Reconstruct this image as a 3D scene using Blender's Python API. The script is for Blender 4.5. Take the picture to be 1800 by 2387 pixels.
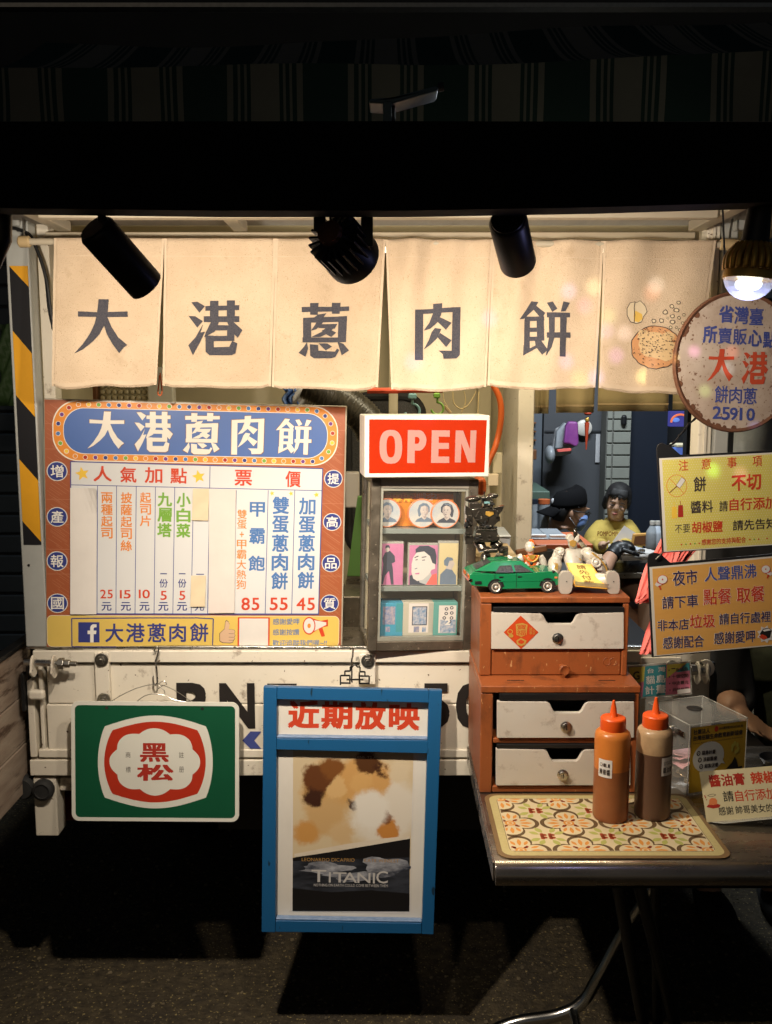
import bpy, bmesh, math, random
from math import sin, cos, tan, pi, radians, atan, sqrt
from mathutils import Vector, Matrix, noise
from mathutils.geometry import tessellate_polygon
random.seed(7)
SC = bpy.context.scene
COL = SC.collection
for _o in list(bpy.data.objects):
    bpy.data.objects.remove(_o)

# ------------------------------------------------------------------ camera, world, exposure
FOC, PITCH, EYE = 2200.0, atan(293 / 2200.0), 1.6
cam_d = bpy.data.cameras.new('camera'); cam = bpy.data.objects.new('camera', cam_d); COL.objects.link(cam)
cam.location = (0, 0, EYE); cam.rotation_euler = (pi / 2 - PITCH, 0, 0)
cam_d.sensor_fit = 'VERTICAL'; cam_d.sensor_height = 36.0; cam_d.sensor_width = 36.0; cam_d.lens = 36 * FOC / 2387.0
cam_d.clip_start = 0.05; cam_d.clip_end = 400
SC.camera = cam
world = bpy.data.worlds.new('World'); SC.world = world; world.use_nodes = True
_wn = world.node_tree.nodes; _wl = world.node_tree.links
_sky = _wn.new('ShaderNodeTexSky'); _sky.sky_type = 'NISHITA'; _sky.sun_disc = False
_sky.sun_elevation = radians(22.0); _sky.sun_rotation = radians(200)
_bg = _wn['Background']; _bg.inputs['Strength'].default_value = 0.0038
_wl.new(_sky.outputs[0], _bg.inputs['Color'])
SC.view_settings.view_transform = 'Standard'; SC.view_settings.look = 'None'
SC.view_settings.exposure = 0.0; SC.view_settings.gamma = 1.0; SC.view_settings.use_curve_mapping = False
SC.cycles.max_bounces = 7; SC.cycles.transparent_max_bounces = 12
SC.cycles.caustics_reflective = False; SC.cycles.caustics_refractive = False
SC.cycles.sample_clamp_indirect = 3.0

# ------------------------------------------------------------------ picture measure -> place
CP, SP = cos(PITCH), sin(PITCH)
def ray(p):
    u, w = p[0] - 900.0, 1193.5 - p[1]
    return Vector((u, FOC * CP + w * SP, -FOC * SP + w * CP))
def at(p, Y):
    r = ray(p); t = Y / r.y
    return Vector((r.x * t, Y, EYE + r.z * t))
def atz(p, z):
    r = ray(p); t = (z - EYE) / r.z
    return Vector((r.x * t, r.y * t, z))
def V(x, y): return (x * 1.07914, y * 1.07914)
def Zm(x0, y0, s): return lambda x, y: (x0 + x / s, y0 + y / s)
z1 = Zm(0, 0, 1.8533); z2 = Zm(900, 0, 1.8533)
z3 = Zm(0, 450, 2.78); z4 = Zm(600, 450, 2.78); z5 = Zm(1200, 450, 2.78)
z6 = Zm(60, 900, 3.4025); z7 = Zm(440, 900, 3.4025); zc = Zm(820, 940, 3.685); zr = Zm(1060, 1100, 3.791)
zp = Zm(1150, 880, 3.336); zn = Zm(1500, 1000, 3.95); zt = Zm(1060, 1450, 2.254); zg = Zm(0, 1480, 2.78)
zb = Zm(580, 1500, 3.16); zd = Zm(1500, 1500, 4.917); ze = Zm(1550, 640, 5.028); zk = Zm(500, 1900, 1.283)
zl = Zm(0, 1000, 3.683); zh = Zm(680, 900, 3.2077); zi = Zm(1150, 1000, 6.672); zq = Zm(1400, 1940, 4.17)

# ------------------------------------------------------------------ materials
MATS = {}
def mat(name, col, rough=0.5, metal=0.0, var=0.0, vcol=None, vscale=12.0, stretch=(1, 1, 1), bump=0.0, bscale=150.0,
        dirt=None, dscale=9.0, damt=0.5, dsoft=0.08, emit=None, estr=0.0, trans=0.0, ior=1.45, alpha=1.0, coat=0.0, spec=0.5, sheen=0.0,
        rvar=0.0, bdist=.002, fleck=None, fscale=160.0, famt=0.66):
    m = bpy.data.materials.new(name); m.use_nodes = True
    nt = m.node_tree; N = nt.nodes; L = nt.links
    b = N['Principled BSDF']
    b.inputs['Roughness'].default_value = rough; b.inputs['Metallic'].default_value = metal
    b.inputs['Specular IOR Level'].default_value = spec
    b.inputs['Transmission Weight'].default_value = trans; b.inputs['IOR'].default_value = ior
    b.inputs['Alpha'].default_value = alpha; b.inputs['Coat Weight'].default_value = coat
    b.inputs['Sheen Weight'].default_value = sheen
    c4 = (col[0], col[1], col[2], 1)
    b.inputs['Base Color'].default_value = c4
    tc = mp = None
    def coords():
        nonlocal tc, mp
        if mp is None:
            tc = N.new('ShaderNodeTexCoord'); mp = N.new('ShaderNodeMapping'); mp.inputs['Scale'].default_value = stretch
            L.new(tc.outputs['Object'], mp.inputs['Vector'])
        return mp.outputs[0]
    def nz(scale, detail=5, rough_=0.6, src=None):
        n = N.new('ShaderNodeTexNoise'); n.inputs['Scale'].default_value = scale; n.inputs['Detail'].default_value = detail
        n.inputs['Roughness'].default_value = rough_; L.new(src or coords(), n.inputs['Vector']); return n.outputs['Fac']
    def ramp(src, a, b_):
        r = N.new('ShaderNodeMapRange'); r.inputs['From Min'].default_value = a; r.inputs['From Max'].default_value = b_
        L.new(src, r.inputs['Value']); return r.outputs['Result']
    def mix(fac, a, b_):
        x = N.new('ShaderNodeMix'); x.data_type = 'RGBA'; L.new(fac, x.inputs['Factor'])
        for s, v in ((6, a), (7, b_)):
            if isinstance(v, tuple): x.inputs[s].default_value = v
            else: L.new(v, x.inputs[s])
        return x.outputs[2]
    cur = c4
    if var > 0:
        vc = vcol or tuple(c * (1 - 0.55) for c in col)
        tgt = tuple(c4[i] * (1 - var) + vc[i] * var for i in range(3)) + (1,)
        cur = mix(ramp(nz(vscale), 0.32, 0.68), c4, tgt)
    if dirt:
        cur = mix(ramp(nz(dscale, 8, 0.68), damt, damt + dsoft), cur, (dirt[0], dirt[1], dirt[2], 1))
    if fleck:
        cur = mix(ramp(nz(fscale, 2, 0.5), famt, famt + 0.04), cur, (fleck[0], fleck[1], fleck[2], 1))
    if not isinstance(cur, tuple): L.new(cur, b.inputs['Base Color'])
    if rvar > 0:
        r = N.new('ShaderNodeMapRange'); r.inputs['To Min'].default_value = max(0.02, rough - rvar); r.inputs['To Max'].default_value = min(1, rough + rvar)
        r.inputs['From Min'].default_value = 0.3; r.inputs['From Max'].default_value = 0.7
        L.new(nz(vscale * 1.7, 6), r.inputs['Value']); L.new(r.outputs[0], b.inputs['Roughness'])
    if bump > 0:
        bp = N.new('ShaderNodeBump'); bp.inputs['Strength'].default_value = bump; bp.inputs['Distance'].default_value = bdist
        L.new(nz(bscale, 4, 0.6), bp.inputs['Height']); L.new(bp.outputs[0], b.inputs['Normal'])
    if emit:
        b.inputs['Emission Color'].default_value = (emit[0], emit[1], emit[2], 1); b.inputs['Emission Strength'].default_value = estr
    MATS[name] = m
    return m
def art(name, base, blobs, wob=.05):
    """a printed picture of soft clouds: colours laid in as ragged round patches (centre, radius, colour) in the sheet's own coordinates"""
    m = mat(name, base, .4); nt = m.node_tree; N = nt.nodes; L = nt.links
    tc = N.new('ShaderNodeTexCoord'); nz = N.new('ShaderNodeTexNoise'); nz.inputs['Scale'].default_value = 15; nz.inputs['Detail'].default_value = 9; nz.inputs['Roughness'].default_value = .68
    L.new(tc.outputs['Object'], nz.inputs['Vector'])
    ma = N.new('ShaderNodeVectorMath'); ma.operation = 'MULTIPLY_ADD'; ma.inputs[1].default_value = (wob * 2,) * 3; L.new(nz.outputs['Color'], ma.inputs[0]); L.new(tc.outputs['Object'], ma.inputs[2])
    cur = (*base, 1)
    for c, r, col, hard in blobs:
        d = N.new('ShaderNodeVectorMath'); d.operation = 'DISTANCE'; L.new(ma.outputs[0], d.inputs[0]); d.inputs[1].default_value = Vector(c) + Vector((wob, wob, wob))
        mr = N.new('ShaderNodeMapRange'); mr.interpolation_type = 'SMOOTHSTEP'; mr.inputs['From Min'].default_value = r; mr.inputs['From Max'].default_value = r * min(.9, hard + .2); L.new(d.outputs['Value'], mr.inputs['Value'])
        x = N.new('ShaderNodeMix'); x.data_type = 'RGBA'; L.new(mr.outputs[0], x.inputs['Factor']); x.inputs[7].default_value = (*col, 1)
        if isinstance(cur, tuple): x.inputs[6].default_value = cur
        else: L.new(cur, x.inputs[6])
        cur = x.outputs[2]
    L.new(cur, N['Principled BSDF'].inputs['Base Color'])
def MT(x): return MATS[x] if isinstance(x, str) else x
def ink(name, col, rough=0.45, var=0.12):
    return mat(name, col, rough, var=var, vcol=tuple(min(1, c * 1.35 + .02) for c in col), vscale=25, spec=.3)

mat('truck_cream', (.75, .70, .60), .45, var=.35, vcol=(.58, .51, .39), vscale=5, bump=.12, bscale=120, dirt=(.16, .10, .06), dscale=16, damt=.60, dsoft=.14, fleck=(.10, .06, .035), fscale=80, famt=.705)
mat('post_grey', (.42, .43, .41), .4, var=.25, vscale=8, bump=.06)
mat('chipped', (.34, .28, .22), .6, var=.8, vcol=(.18, .12, .09), vscale=12, stretch=(1, .5, 3), dirt=(.07, .04, .025), dscale=9, damt=.53, bump=.4, bscale=60)
mat('roof_metal', (.24, .205, .165), .5, var=.4, vscale=40, stretch=(1, .15, 1), bump=.25, bscale=120)
mat('roof_tube', (.47, .41, .31), .4, var=.2, vscale=9, dirt=(.2, .13, .08), dscale=20, damt=.68)
mat('black_cloth', (.006, .006, .006), .9, var=.3, vscale=10, spec=.2)
mat('black_metal', (.012, .012, .013), .38, var=.3, vscale=30, bump=.05)
mat('black_plastic', (.012, .012, .013), .42)
mat('rubber', (.014, .014, .014), .75, var=.4, vcol=(.04, .04, .04), vscale=30)
mat('steel', (.55, .54, .52), .28, 1.0, var=.3, vscale=14, bump=.03, rvar=.1)
mat('steel_dark', (.30, .26, .205), .34, .75, var=.8, vscale=20, bump=.1, rvar=.12, fleck=(.62, .55, .42), fscale=130, famt=.69)
mat('table_steel', (.40, .355, .31), .27, .95, var=.12, vscale=9, stretch=(.25, 1, 1), rvar=.12, dirt=(.25, .21, .17), dscale=7, damt=.55, dsoft=.2, bump=.03, bscale=60)
mat('tube_steel', (.6, .6, .58), .22, 1.0)
mat('zinc', (.45, .43, .39), .35, 1.0, var=.4, vscale=40)
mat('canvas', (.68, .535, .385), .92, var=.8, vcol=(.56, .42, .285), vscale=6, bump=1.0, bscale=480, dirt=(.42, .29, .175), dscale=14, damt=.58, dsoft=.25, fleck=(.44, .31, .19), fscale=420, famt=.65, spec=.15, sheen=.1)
mat('canvas_hem', (.66, .53, .39), .92, var=.3, vcol=(.45, .32, .2), vscale=30, bump=.5, bscale=500, spec=.1)
mat('canvas_ink', (.045, .047, .065), .85, var=.6, vcol=(.13, .12, .125), vscale=330, spec=.2, bump=.5, bscale=650)
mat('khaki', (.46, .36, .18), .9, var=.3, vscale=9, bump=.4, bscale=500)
mat('asphalt', (.095, .074, .042), .82, var=.9, vcol=(.028, .022, .015), vscale=34, dirt=(.045, .036, .026), dscale=6, damt=.52, dsoft=.16, bump=1.0, bdist=.012, bscale=60, fleck=(.32, .25, .11), fscale=105, famt=.635)
mat('hazard_black', (.012, .012, .015), .4, fleck=(.1, .1, .1), fscale=60, famt=.76)
mat('hazard_yellow', (.75, .36, .02), .4, var=.2, vscale=10)
mat('paper', (.74, .70, .66), .6, var=.12, vscale=14, bump=.06, bscale=30)
mat('paper_pink', (.70, .62, .58), .7, var=.12, vscale=12, bump=.06, bscale=25)
mat('paper_tan', (.70, .58, .40), .7, var=.15, vscale=14)
mat('white_paint', (.74, .70, .63), .4, var=.15, vscale=9)
mat('white_plastic', (.76, .71, .64), .35, var=.1, vscale=8)
mat('orange_wood', (.30, .085, .024), .42, var=.4, vcol=(.25, .065, .02), vscale=8, stretch=(1, 1, .4), dirt=(.10, .033, .015), dscale=20, damt=.52, dsoft=.22, fleck=(.48, .24, .10), fscale=170, famt=.68, bump=.1, bscale=80)
mat('drawer_white', (.60, .56, .50), .42, var=.3, vcol=(.45, .36, .26), vscale=6, dirt=(.13, .07, .035), dscale=26, damt=.56, dsoft=.28, bump=.06)
mat('blue_paint', (.010, .10, .26), .42, var=.35, vcol=(.01, .09, .22), vscale=8, stretch=(1, 1, .3), bump=.25, bscale=60, fleck=(.008, .03, .06), fscale=60, famt=.7)
mat('blue_edge', (.26, .36, .55), .5, var=.4, vcol=(.02, .13, .3), vscale=60)
mat('green_sign', (.008, .085, .04), .32, var=.2, vscale=6)
mat('sign_white', (.70, .69, .62), .35, var=.1, vscale=9)
mat('sign_red', (.46, .035, .015), .35, var=.15, vscale=10)
mat('open_red', (.42, .022, .001), .55, spec=.1, var=.15, vscale=40, bump=.05)
mat('open_pink', (.44, .215, .185), .5)
mat('car_green', (.010, .20, .075), .2, coat=.6, var=.2, vscale=20)
mat('rim_silver', (.60, .57, .50), .3, .25)
mat('robot_edge', (.36, .32, .25), .25, .6)
mat('brushed_lit', (.50, .455, .39), .33, .45, var=.5, vscale=30, stretch=(.15, 1, 1))  # cabinet top bar: paler copy of the frame steel, reflected brightness painted in
mat('car_glass', (.025, .025, .025), .12, var=.5, vcol=(.16, .16, .16), vscale=300)
mat('chrome', (.75, .72, .66), .15, 1.0)
mat('black_chrome', (.045, .04, .034), .22, .7, var=.6, vcol=(.12, .105, .085), vscale=45, coat=.8)
mat('gold', (.80, .48, .10), .28, .5, var=.5, vcol=(.25, .11, .015), vscale=60)
mat('toy_silver', (.62, .59, .53), .34, .12, var=.6, vcol=(.42, .38, .31), vscale=45, dirt=(.36, .22, .07), dscale=55, damt=.6, dsoft=.1)
mat('toy_sole', (.42, .385, .335), .55, var=.2, vscale=20)
mat('toy_orange', (.75, .14, .025), .35)
mat('toy_gold', (.6, .36, .09), .35, .4)
mat('bottle_orange', (.60, .20, .035), .3, var=.5, vcol=(.5, .13, .03), vscale=20, spec=.5)
mat('bottle_chili', (.31, .11, .04), .32, var=.6, vcol=(.25, .075, .025), vscale=18)
mat('bottle_clear', (.52, .35, .19), .3, var=.7, vcol=(.22, .12, .06), vscale=16)
mat('bottle_soy', (.10, .05, .03), .35, var=.3, vcol=(.17, .09, .055), vscale=10)
mat('cap_orange', (.80, .10, .012), .35)
mat('glass', (.75, .75, .72), .04, alpha=.09, spec=.6)
mat('clear_edge', (.55, .55, .5), .15, alpha=.55)
mat('film', (.5, .5, .48), .08, alpha=.03)
mat('shelf_glass', (.24, .28, .26), .25, var=.2)
mat('skin', (.47, .265, .165), .5, var=.15, vcol=(.33, .15, .09), vscale=30)
mat('skin_girl', (.56, .35, .235), .5, var=.1, vcol=(.42, .2, .13), vscale=30)
mat('hair', (.010, .009, .009), .62, var=.4, vcol=(.03, .028, .028), vscale=90, stretch=(1, 1, .1))
mat('cap_black', (.006, .006, .007), .95, spec=.15, bump=.2, bscale=90)
mat('shirt_black', (.012, .012, .013), .85, bump=.2, bscale=40)
mat('sweat_yellow', (.55, .40, .09), .85, var=.15, vscale=14, bump=.5, bscale=45)
mat('mask_blue', (.16, .26, .52), .7, var=.2, vscale=40)
mat('navy', (.009, .015, .03), .6, var=.3, vscale=4)
mat('camo', (.05, .055, .025), .8, var=.9, vcol=(.012, .015, .008), vscale=14, dirt=(.12, .09, .045), dscale=10, damt=.6)
mat('wall_grey', (.085, .09, .10), .6, var=.25, vscale=3)
mat('wall_pale', (.12, .14, .165), .6, var=.2, vscale=3)
mat('tile_white', (.30, .31, .27), .25, var=.15, vscale=15)
mat('grout', (.2, .2, .18), .8)
mat('dark_wall', (.03, .032, .036), .7, var=.4, vscale=4)
mat('teal_bin', (.08, .13, .10), .5)
mat('bag_clear', (.36, .39, .42), .3, var=.4, vscale=20, bump=.8, bscale=30)
mat('bag_white', (.55, .55, .57), .5, var=.3, vscale=14, bump=.8, bscale=30)
mat('bag_purple', (.22, .05, .25), .4, var=.5, vcol=(.4, .12, .35), vscale=14, bump=.8, bscale=30)
mat('coral', (.85, .16, .13), .55, var=.3, vcol=(.65, .09, .09), vscale=40, stretch=(3, 1, .2))
mat('wood_brown', (.20, .08, .03), .5, var=.5, vscale=20, stretch=(.2, 1, 1))
mat('wood_pale', (.52, .38, .2), .5, var=.4, vscale=18, stretch=(.15, 1, 1))
mat('tray_orange', (.55, .13, .04), .45)
mat('tub_blue', (.5, .55, .62), .35)
mat('green_tarp', (.05, .10, .03), .6, var=.4, vscale=8, bump=.4, bscale=30)
mat('green_board', (.13, .28, .07), .5)
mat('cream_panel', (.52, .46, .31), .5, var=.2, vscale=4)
mat('duct_black', (.02, .019, .015), .3, var=.5, vcol=(.09, .08, .06), vscale=40, stretch=(3, 1, 1), bump=.8, bscale=60)
mat('bag_blue', (.03, .10, .35), .4, var=.5, vcol=(.3, .4, .6), vscale=30, bump=.9, bscale=40)
mat('hose', (.55, .11, .02), .4)
mat('hook_green', (.16, .34, .05), .4)
mat('hook_teal', (.15, .3, .32), .4)
mat('rope_red', (.5, .06, .02), .6)
mat('rust', (.16, .065, .03), .8, var=.5, vcol=(.07, .03, .02), vscale=60, bump=.6, bscale=150)
mat('enamel', (.58, .48, .39), .5, var=.9, vcol=(.36, .26, .19), vscale=10, dirt=(.24, .14, .09), dscale=28, damt=.565, dsoft=.25, fleck=(.2, .11, .07), fscale=170, famt=.64)
mat('mat_brown', (.20, .12, .05), .6, var=.15, vscale=15)
mat('mat_cream', (.66, .55, .34), .6, var=.15, vscale=15)
mat('mat_border', (.52, .44, .20), .6, var=.4, vcol=(.36, .29, .12), vscale=220)
mat('mat_line', (.13, .075, .03), .6)
mat('mat_orange', (.68, .28, .05), .6)
mat('mat_red', (.38, .06, .015), .6)
mat('mat_green', (.42, .42, .11), .6)
mat('notice_yellow', (.66, .57, .12), .35, var=.2, vcol=(.7, .62, .22), vscale=8, bump=.5, bscale=14)
mat('notice_orange', (.70, .36, .09), .35, var=.25, vcol=(.66, .42, .15), vscale=8, stretch=(.4, 1, 2), bump=.6, bscale=12)
mat('notice_cream', (.62, .54, .32), .4, var=.2, vcol=(.7, .64, .42), vscale=12, stretch=(2, 1, .6), bump=.6, bscale=25)
mat('notice_edge', (.66, .62, .54), .4)
mat('brick_print', (.32, .085, .035), .38, var=.35, vcol=(.40, .14, .055), vscale=7)
mat('brick_line', (.44, .17, .09), .4)
mat('menu_edge', (.42, .38, .30), .4, var=.3, vscale=30)
mat('menu_orange', (.70, .245, .03), .4)
mat('menu_blue', (.065, .14, .40), .4, var=.12, vscale=6)
mat('menu_white', (.64, .645, .65), .42, var=.15, vcol=(.56, .55, .53), vscale=5)
mat('menu_yellow', (.70, .50, .12), .4, var=.1, vscale=12)
mat('title_white', (.76, .71, .62), .42)
mat('poster_sky', (.62, .47, .27), .4, var=.9, vcol=(.26, .13, .05), vscale=8, dirt=(.72, .62, .45), dscale=6, damt=.5, dsoft=.3)
mat('poster_pale', (.70, .63, .52), .4, var=.3, vcol=(.5, .38, .24), vscale=16)
mat('poster_amber', (.45, .17, .04), .4, var=.6, vcol=(.20, .065, .02), vscale=14)
mat('poster_gold', (.58, .32, .10), .4, var=.5, vcol=(.40, .17, .05), vscale=12)
mat('poster_brown', (.10, .035, .012), .4, var=.5, vcol=(.03, .012, .006), vscale=16)
mat('poster_sea', (.007, .008, .010), .35, var=.9, vcol=(.05, .055, .07), vscale=26, stretch=(.5, 1, 2.2))
mat('poster_wave', (.40, .41, .45), .4, var=1.0, vcol=(.02, .025, .04), vscale=38, stretch=(.6, 1, 1.6))
mat('poster_black', (.010, .009, .009), .35)
mat('box_yellow', (.60, .36, .03), .4, var=.12, vscale=14)
mat('coin', (.5, .36, .2), .35, .8, var=.4, vscale=50)
mat('note_pink', (.62, .32, .34), .6)
mat('dome', (.75, .78, .95), .15, emit=(.62, .66, 1.0), estr=.16, alpha=.6)
mat('dome_core', (1, 1, 1), .3, emit=(.85, 1.0, 1.0), estr=7.0)
mat('lamp_mouth', (1, .9, .7), .4, emit=(1.0, .78, .5), estr=6.0)
mat('tube_light', (1, 1, 1), .4, emit=(1.0, .9, .7), estr=4.0)
mat('awning_green', (.013, .04, .034), .85, var=.2, vscale=10)
mat('awning_pale', (.17, .165, .14), .85, var=.2, vscale=10)
mat('diamond_red', (.55, .06, .012), .45)
mat('diamond_gold', (.62, .36, .08), .4, .3)
mat('photo_pale', (.36, .42, .48), .45, var=.9, vcol=(.62, .58, .5), vscale=22)
mat('photo_blue', (.16, .22, .30), .45, var=.3, vscale=30)
mat('photo_skin', (.60, .53, .48), .45, var=.6, vcol=(.36, .33, .34), vscale=55)
mat('photo_dark', (.06, .07, .10), .45, var=.3, vscale=30)
mat('photo_pink', (.52, .17, .34), .45, var=.4, vcol=(.62, .3, .42), vscale=22)
mat('photo_cream', (.62, .53, .30), .45)
mat('ring_orange', (.66, .20, .07), .35)
mat('block_orange', (.72, .24, .02), .35, var=.3, vscale=20)
mat('block_yellow', (.75, .42, .04), .35)
mat('cart_blue', (.06, .32, .48), .4); mat('cart_cream', (.52, .50, .40), .4); mat('cart_teal', (.12, .36, .33), .4)
mat('cart_print', (.10, .24, .44), .4, var=1.0, vcol=(.6, .58, .6), vscale=120)
mat('cart_pink', (.5, .42, .42), .4, var=1.0, vcol=(.12, .2, .4), vscale=110)
mat('tail_red', (.15, .01, .008), .3)
mat('monitor', (.02, .02, .05), .3, emit=(.12, .12, .7), estr=.35)
mat('screen_blue', (.1, .2, .5), .3, emit=(.15, .25, .8), estr=.5)
for nm, c in dict(ink_navy=(.035, .045, .20), ink_blue=(.07, .17, .40), ink_red=(.55, .055, .02), ink_orange=(.68, .22, .035), ink_green=(.17, .36, .05),
                  ink_white=(.74, .72, .68), ink_black=(.02, .017, .016), ink_brown=(.22, .09, .02), ink_yellow=(.78, .50, .06), ink_purple=(.15, .04, .22),
                  ink_crimson=(.36, .03, .018), ink_enblue=(.055, .075, .26), ink_enred=(.50, .07, .03), ink_skin=(.60, .40, .26), ink_teal=(.06, .30, .34),
                  ink_pink=(.55, .16, .24), ink_lime=(.58, .50, .09), ink_pale=(.66, .63, .60), ink_dk=(.06, .045, .04), ink_silver=(.5, .48, .46),
                  bun_orange=(.58, .29, .13), bun_light=(.64, .45, .24), ink_egg=(.70, .45, .10), ink_gold=(.38, .22, .07)).items():
    ink(nm, c)

# ------------------------------------------------------------------ mesh builder
ORG = {}
class MB:
    def __init__(s): s.v = []; s.f = []; s.m = []; s.mats = []; s.cur = 0
    def mat(s, name):
        if name not in s.mats: s.mats.append(name)
        s.cur = s.mats.index(name); return s
    def add(s, vs, fs):
        o = len(s.v); s.v.extend(Vector(x) for x in vs)
        for f in fs: s.f.append(tuple(i + o for i in f)); s.m.append(s.cur)
        return s
    def box(s, x0, x1, y0, y1, z0, z1):
        vs = [(x, y, z) for x in (x0, x1) for y in (y0, y1) for z in (z0, z1)]
        return s.add(vs, [(0, 1, 3, 2), (4, 6, 7, 5), (0, 4, 5, 1), (2, 3, 7, 6), (0, 2, 6, 4), (1, 5, 7, 3)])
    def obox(s, c, ax, ay, az):
        c, ax, ay, az = map(Vector, (c, ax, ay, az))
        vs = [c + ax * i + ay * j + az * k for i in (-1, 1) for j in (-1, 1) for k in (-1, 1)]
        return s.add(vs, [(0, 1, 3, 2), (4, 6, 7, 5), (0, 4, 5, 1), (2, 3, 7, 6), (0, 2, 6, 4), (1, 5, 7, 3)])
    def bar(s, p0, p1, w, d, up=(0, 1, 0)):
        p0, p1 = Vector(p0), Vector(p1); a = (p1 - p0) / 2; u = Vector(up); u = (u - a.normalized() * u.dot(a.normalized())).normalized()
        r = a.normalized().cross(u)
        return s.obox((p0 + p1) / 2, a, r * w / 2, u * d / 2)
    def pbox(s, p0, p1, Y0, Y1):
        a, b = at(p0, Y0), at(p1, Y0)
        return s.box(min(a.x, b.x), max(a.x, b.x), Y0, Y1, min(a.z, b.z), max(a.z, b.z))
    def ring(s, c, u, v, r, n): return [Vector(c) + u * (cos(2 * pi * i / n) * r) + v * (sin(2 * pi * i / n) * r) for i in range(n)]
    def loft(s, rings, cap=True):
        n = len(rings[0]); o = len(s.v); fs = []
        vs = [p for r in rings for p in r]
        for k in range(len(rings) - 1):
            for i in range(n):
                j = (i + 1) % n; fs.append((k * n + i, k * n + j, (k + 1) * n + j, (k + 1) * n + i))
        if cap: fs.append(tuple(reversed(range(n)))); fs.append(tuple((len(rings) - 1) * n + i for i in range(n)))
        return s.add(vs, fs)
    def frame(s, d):
        d = Vector(d).normalized(); h = Vector((0, 0, 1)) if abs(d.z) < .9 else Vector((1, 0, 0))
        u = d.cross(h).normalized(); return u, d.cross(u).normalized()
    def lathe(s, c, d, prof, n=20, cap=True):
        c = Vector(c); d = Vector(d).normalized(); u, v = s.frame(d)
        return s.loft([s.ring(c + d * h, u, v, max(r, 1e-5), n) for r, h in prof], cap)
    def cyl(s, p0, p1, r0, r1=None, n=16):
        p0, p1 = Vector(p0), Vector(p1); return s.lathe(p0, p1 - p0, [(r0, 0), (r1 if r1 is not None else r0, (p1 - p0).length)], n)
    def tube(s, pts, r, n=8, cap=True, closed=False):
        pts = [Vector(p) for p in pts]; rs = []; u = None; N = len(pts)
        for i, p in enumerate(pts):
            a = pts[(i - 1) % N] if closed or i > 0 else p; b = pts[(i + 1) % N] if closed or i < N - 1 else p
            d = (b - a).normalized()
            if u is None: u, _ = s.frame(d)
            u = (u - d * u.dot(d)).normalized(); v = d.cross(u)
            rr = r[i] if isinstance(r, (list, tuple)) else r
            rs.append(s.ring(p, u, v, rr, n))
        if closed: rs.append(rs[0]); cap = False
        return s.loft(rs, cap)
    def ell(s, c, rx, ry, rz, n=16, m=10, R=None):
        c = Vector(c); rs = []
        for k in range(1, m):
            a = pi * k / m
            rs.append([Vector((rx * sin(a) * cos(2 * pi * i / n), ry * sin(a) * sin(2 * pi * i / n), -rz * cos(a))) for i in range(n)])
        if R: rs = [[R @ p for p in r] for r in rs]
        return s.loft([[c + p for p in r] for r in rs])
    def pell(s, p, rx, rz, ry, Y, rot=0, n=16, m=10):
        c = at(p, Y); k = (at((p[0] + 1, p[1]), Y) - c).x
        return s.ell(c, rx * k, ry, rz * k, n, m, Matrix.Rotation(-rot, 3, 'Y') if rot else None)
    def poly(s, pts, h=None):
        """flat polygon (maybe concave) or prism when h is a vector"""
        pts = [Vector(p) for p in pts]; tris = tessellate_polygon([pts]); n = len(pts)
        if h is None: return s.add(pts, [tuple(t) for t in tris])
        h = Vector(h); vs = pts + [p + h for p in pts]
        fs = [tuple(t) for t in tris] + [tuple(i + n for i in reversed(t)) for t in tris] + [(i, (i + 1) % n, (i + 1) % n + n, i + n) for i in range(n)]
        return s.add(vs, fs)
    def grid(s, nu, nv, fn):
        vs = [fn(i / nu, j / nv) for j in range(nv + 1) for i in range(nu + 1)]
        return s.add(vs, [(j * (nu + 1) + i, j * (nu + 1) + i + 1, (j + 1) * (nu + 1) + i + 1, (j + 1) * (nu + 1) + i) for j in range(nv) for i in range(nu)])
    def build(s, name, mats=None, parent=None, smooth=False, bevel=0, seg=2, remesh=0, subd=0, solid=0, label=None, fix=True, angle=35):
        me = bpy.data.meshes.new(name); org = ORG.get(parent.name, Vector()) if parent else Vector()
        me.from_pydata([v - org for v in s.v], [], s.f)
        names = s.mats or ([mats] if not isinstance(mats, (list, tuple)) else list(mats))
        if mats and not s.mats: pass
        for x in names: me.materials.append(MT(x))
        if s.mats: me.polygons.foreach_set('material_index', s.m)
        if fix:
            bm = bmesh.new(); bm.from_mesh(me); bmesh.ops.recalc_face_normals(bm, faces=bm.faces); bm.to_mesh(me); bm.free()
        if smooth:
            me.polygons.foreach_set('use_smooth', [True] * len(me.polygons))
            if smooth != 'all' and not remesh:
                try: me.set_sharp_from_angle(angle=radians(angle))
                except Exception: pass
        o = bpy.data.objects.new(name, me); COL.objects.link(o)
        if parent: o.parent = parent
        ORG[o.name] = org
        if remesh:
            r = o.modifiers.new('remesh', 'REMESH'); r.mode = 'VOXEL'; r.voxel_size = remesh; r.use_smooth_shade = True
            sm = o.modifiers.new('smooth', 'SMOOTH'); sm.iterations = 4; sm.factor = .5
        if subd: q = o.modifiers.new('subd', 'SUBSURF'); q.levels = subd; q.render_levels = subd
        if solid: q = o.modifiers.new('solid', 'SOLIDIFY'); q.thickness = solid; q.offset = 0
        if bevel:
            b = o.modifiers.new('bevel', 'BEVEL'); b.width = bevel; b.segments = seg; b.limit_method = 'ANGLE'; b.angle_limit = radians(40)
            me.polygons.foreach_set('use_smooth', [True] * len(me.polygons))
            b.harden_normals = True
        if label: o['label'] = label
        return o

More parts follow.
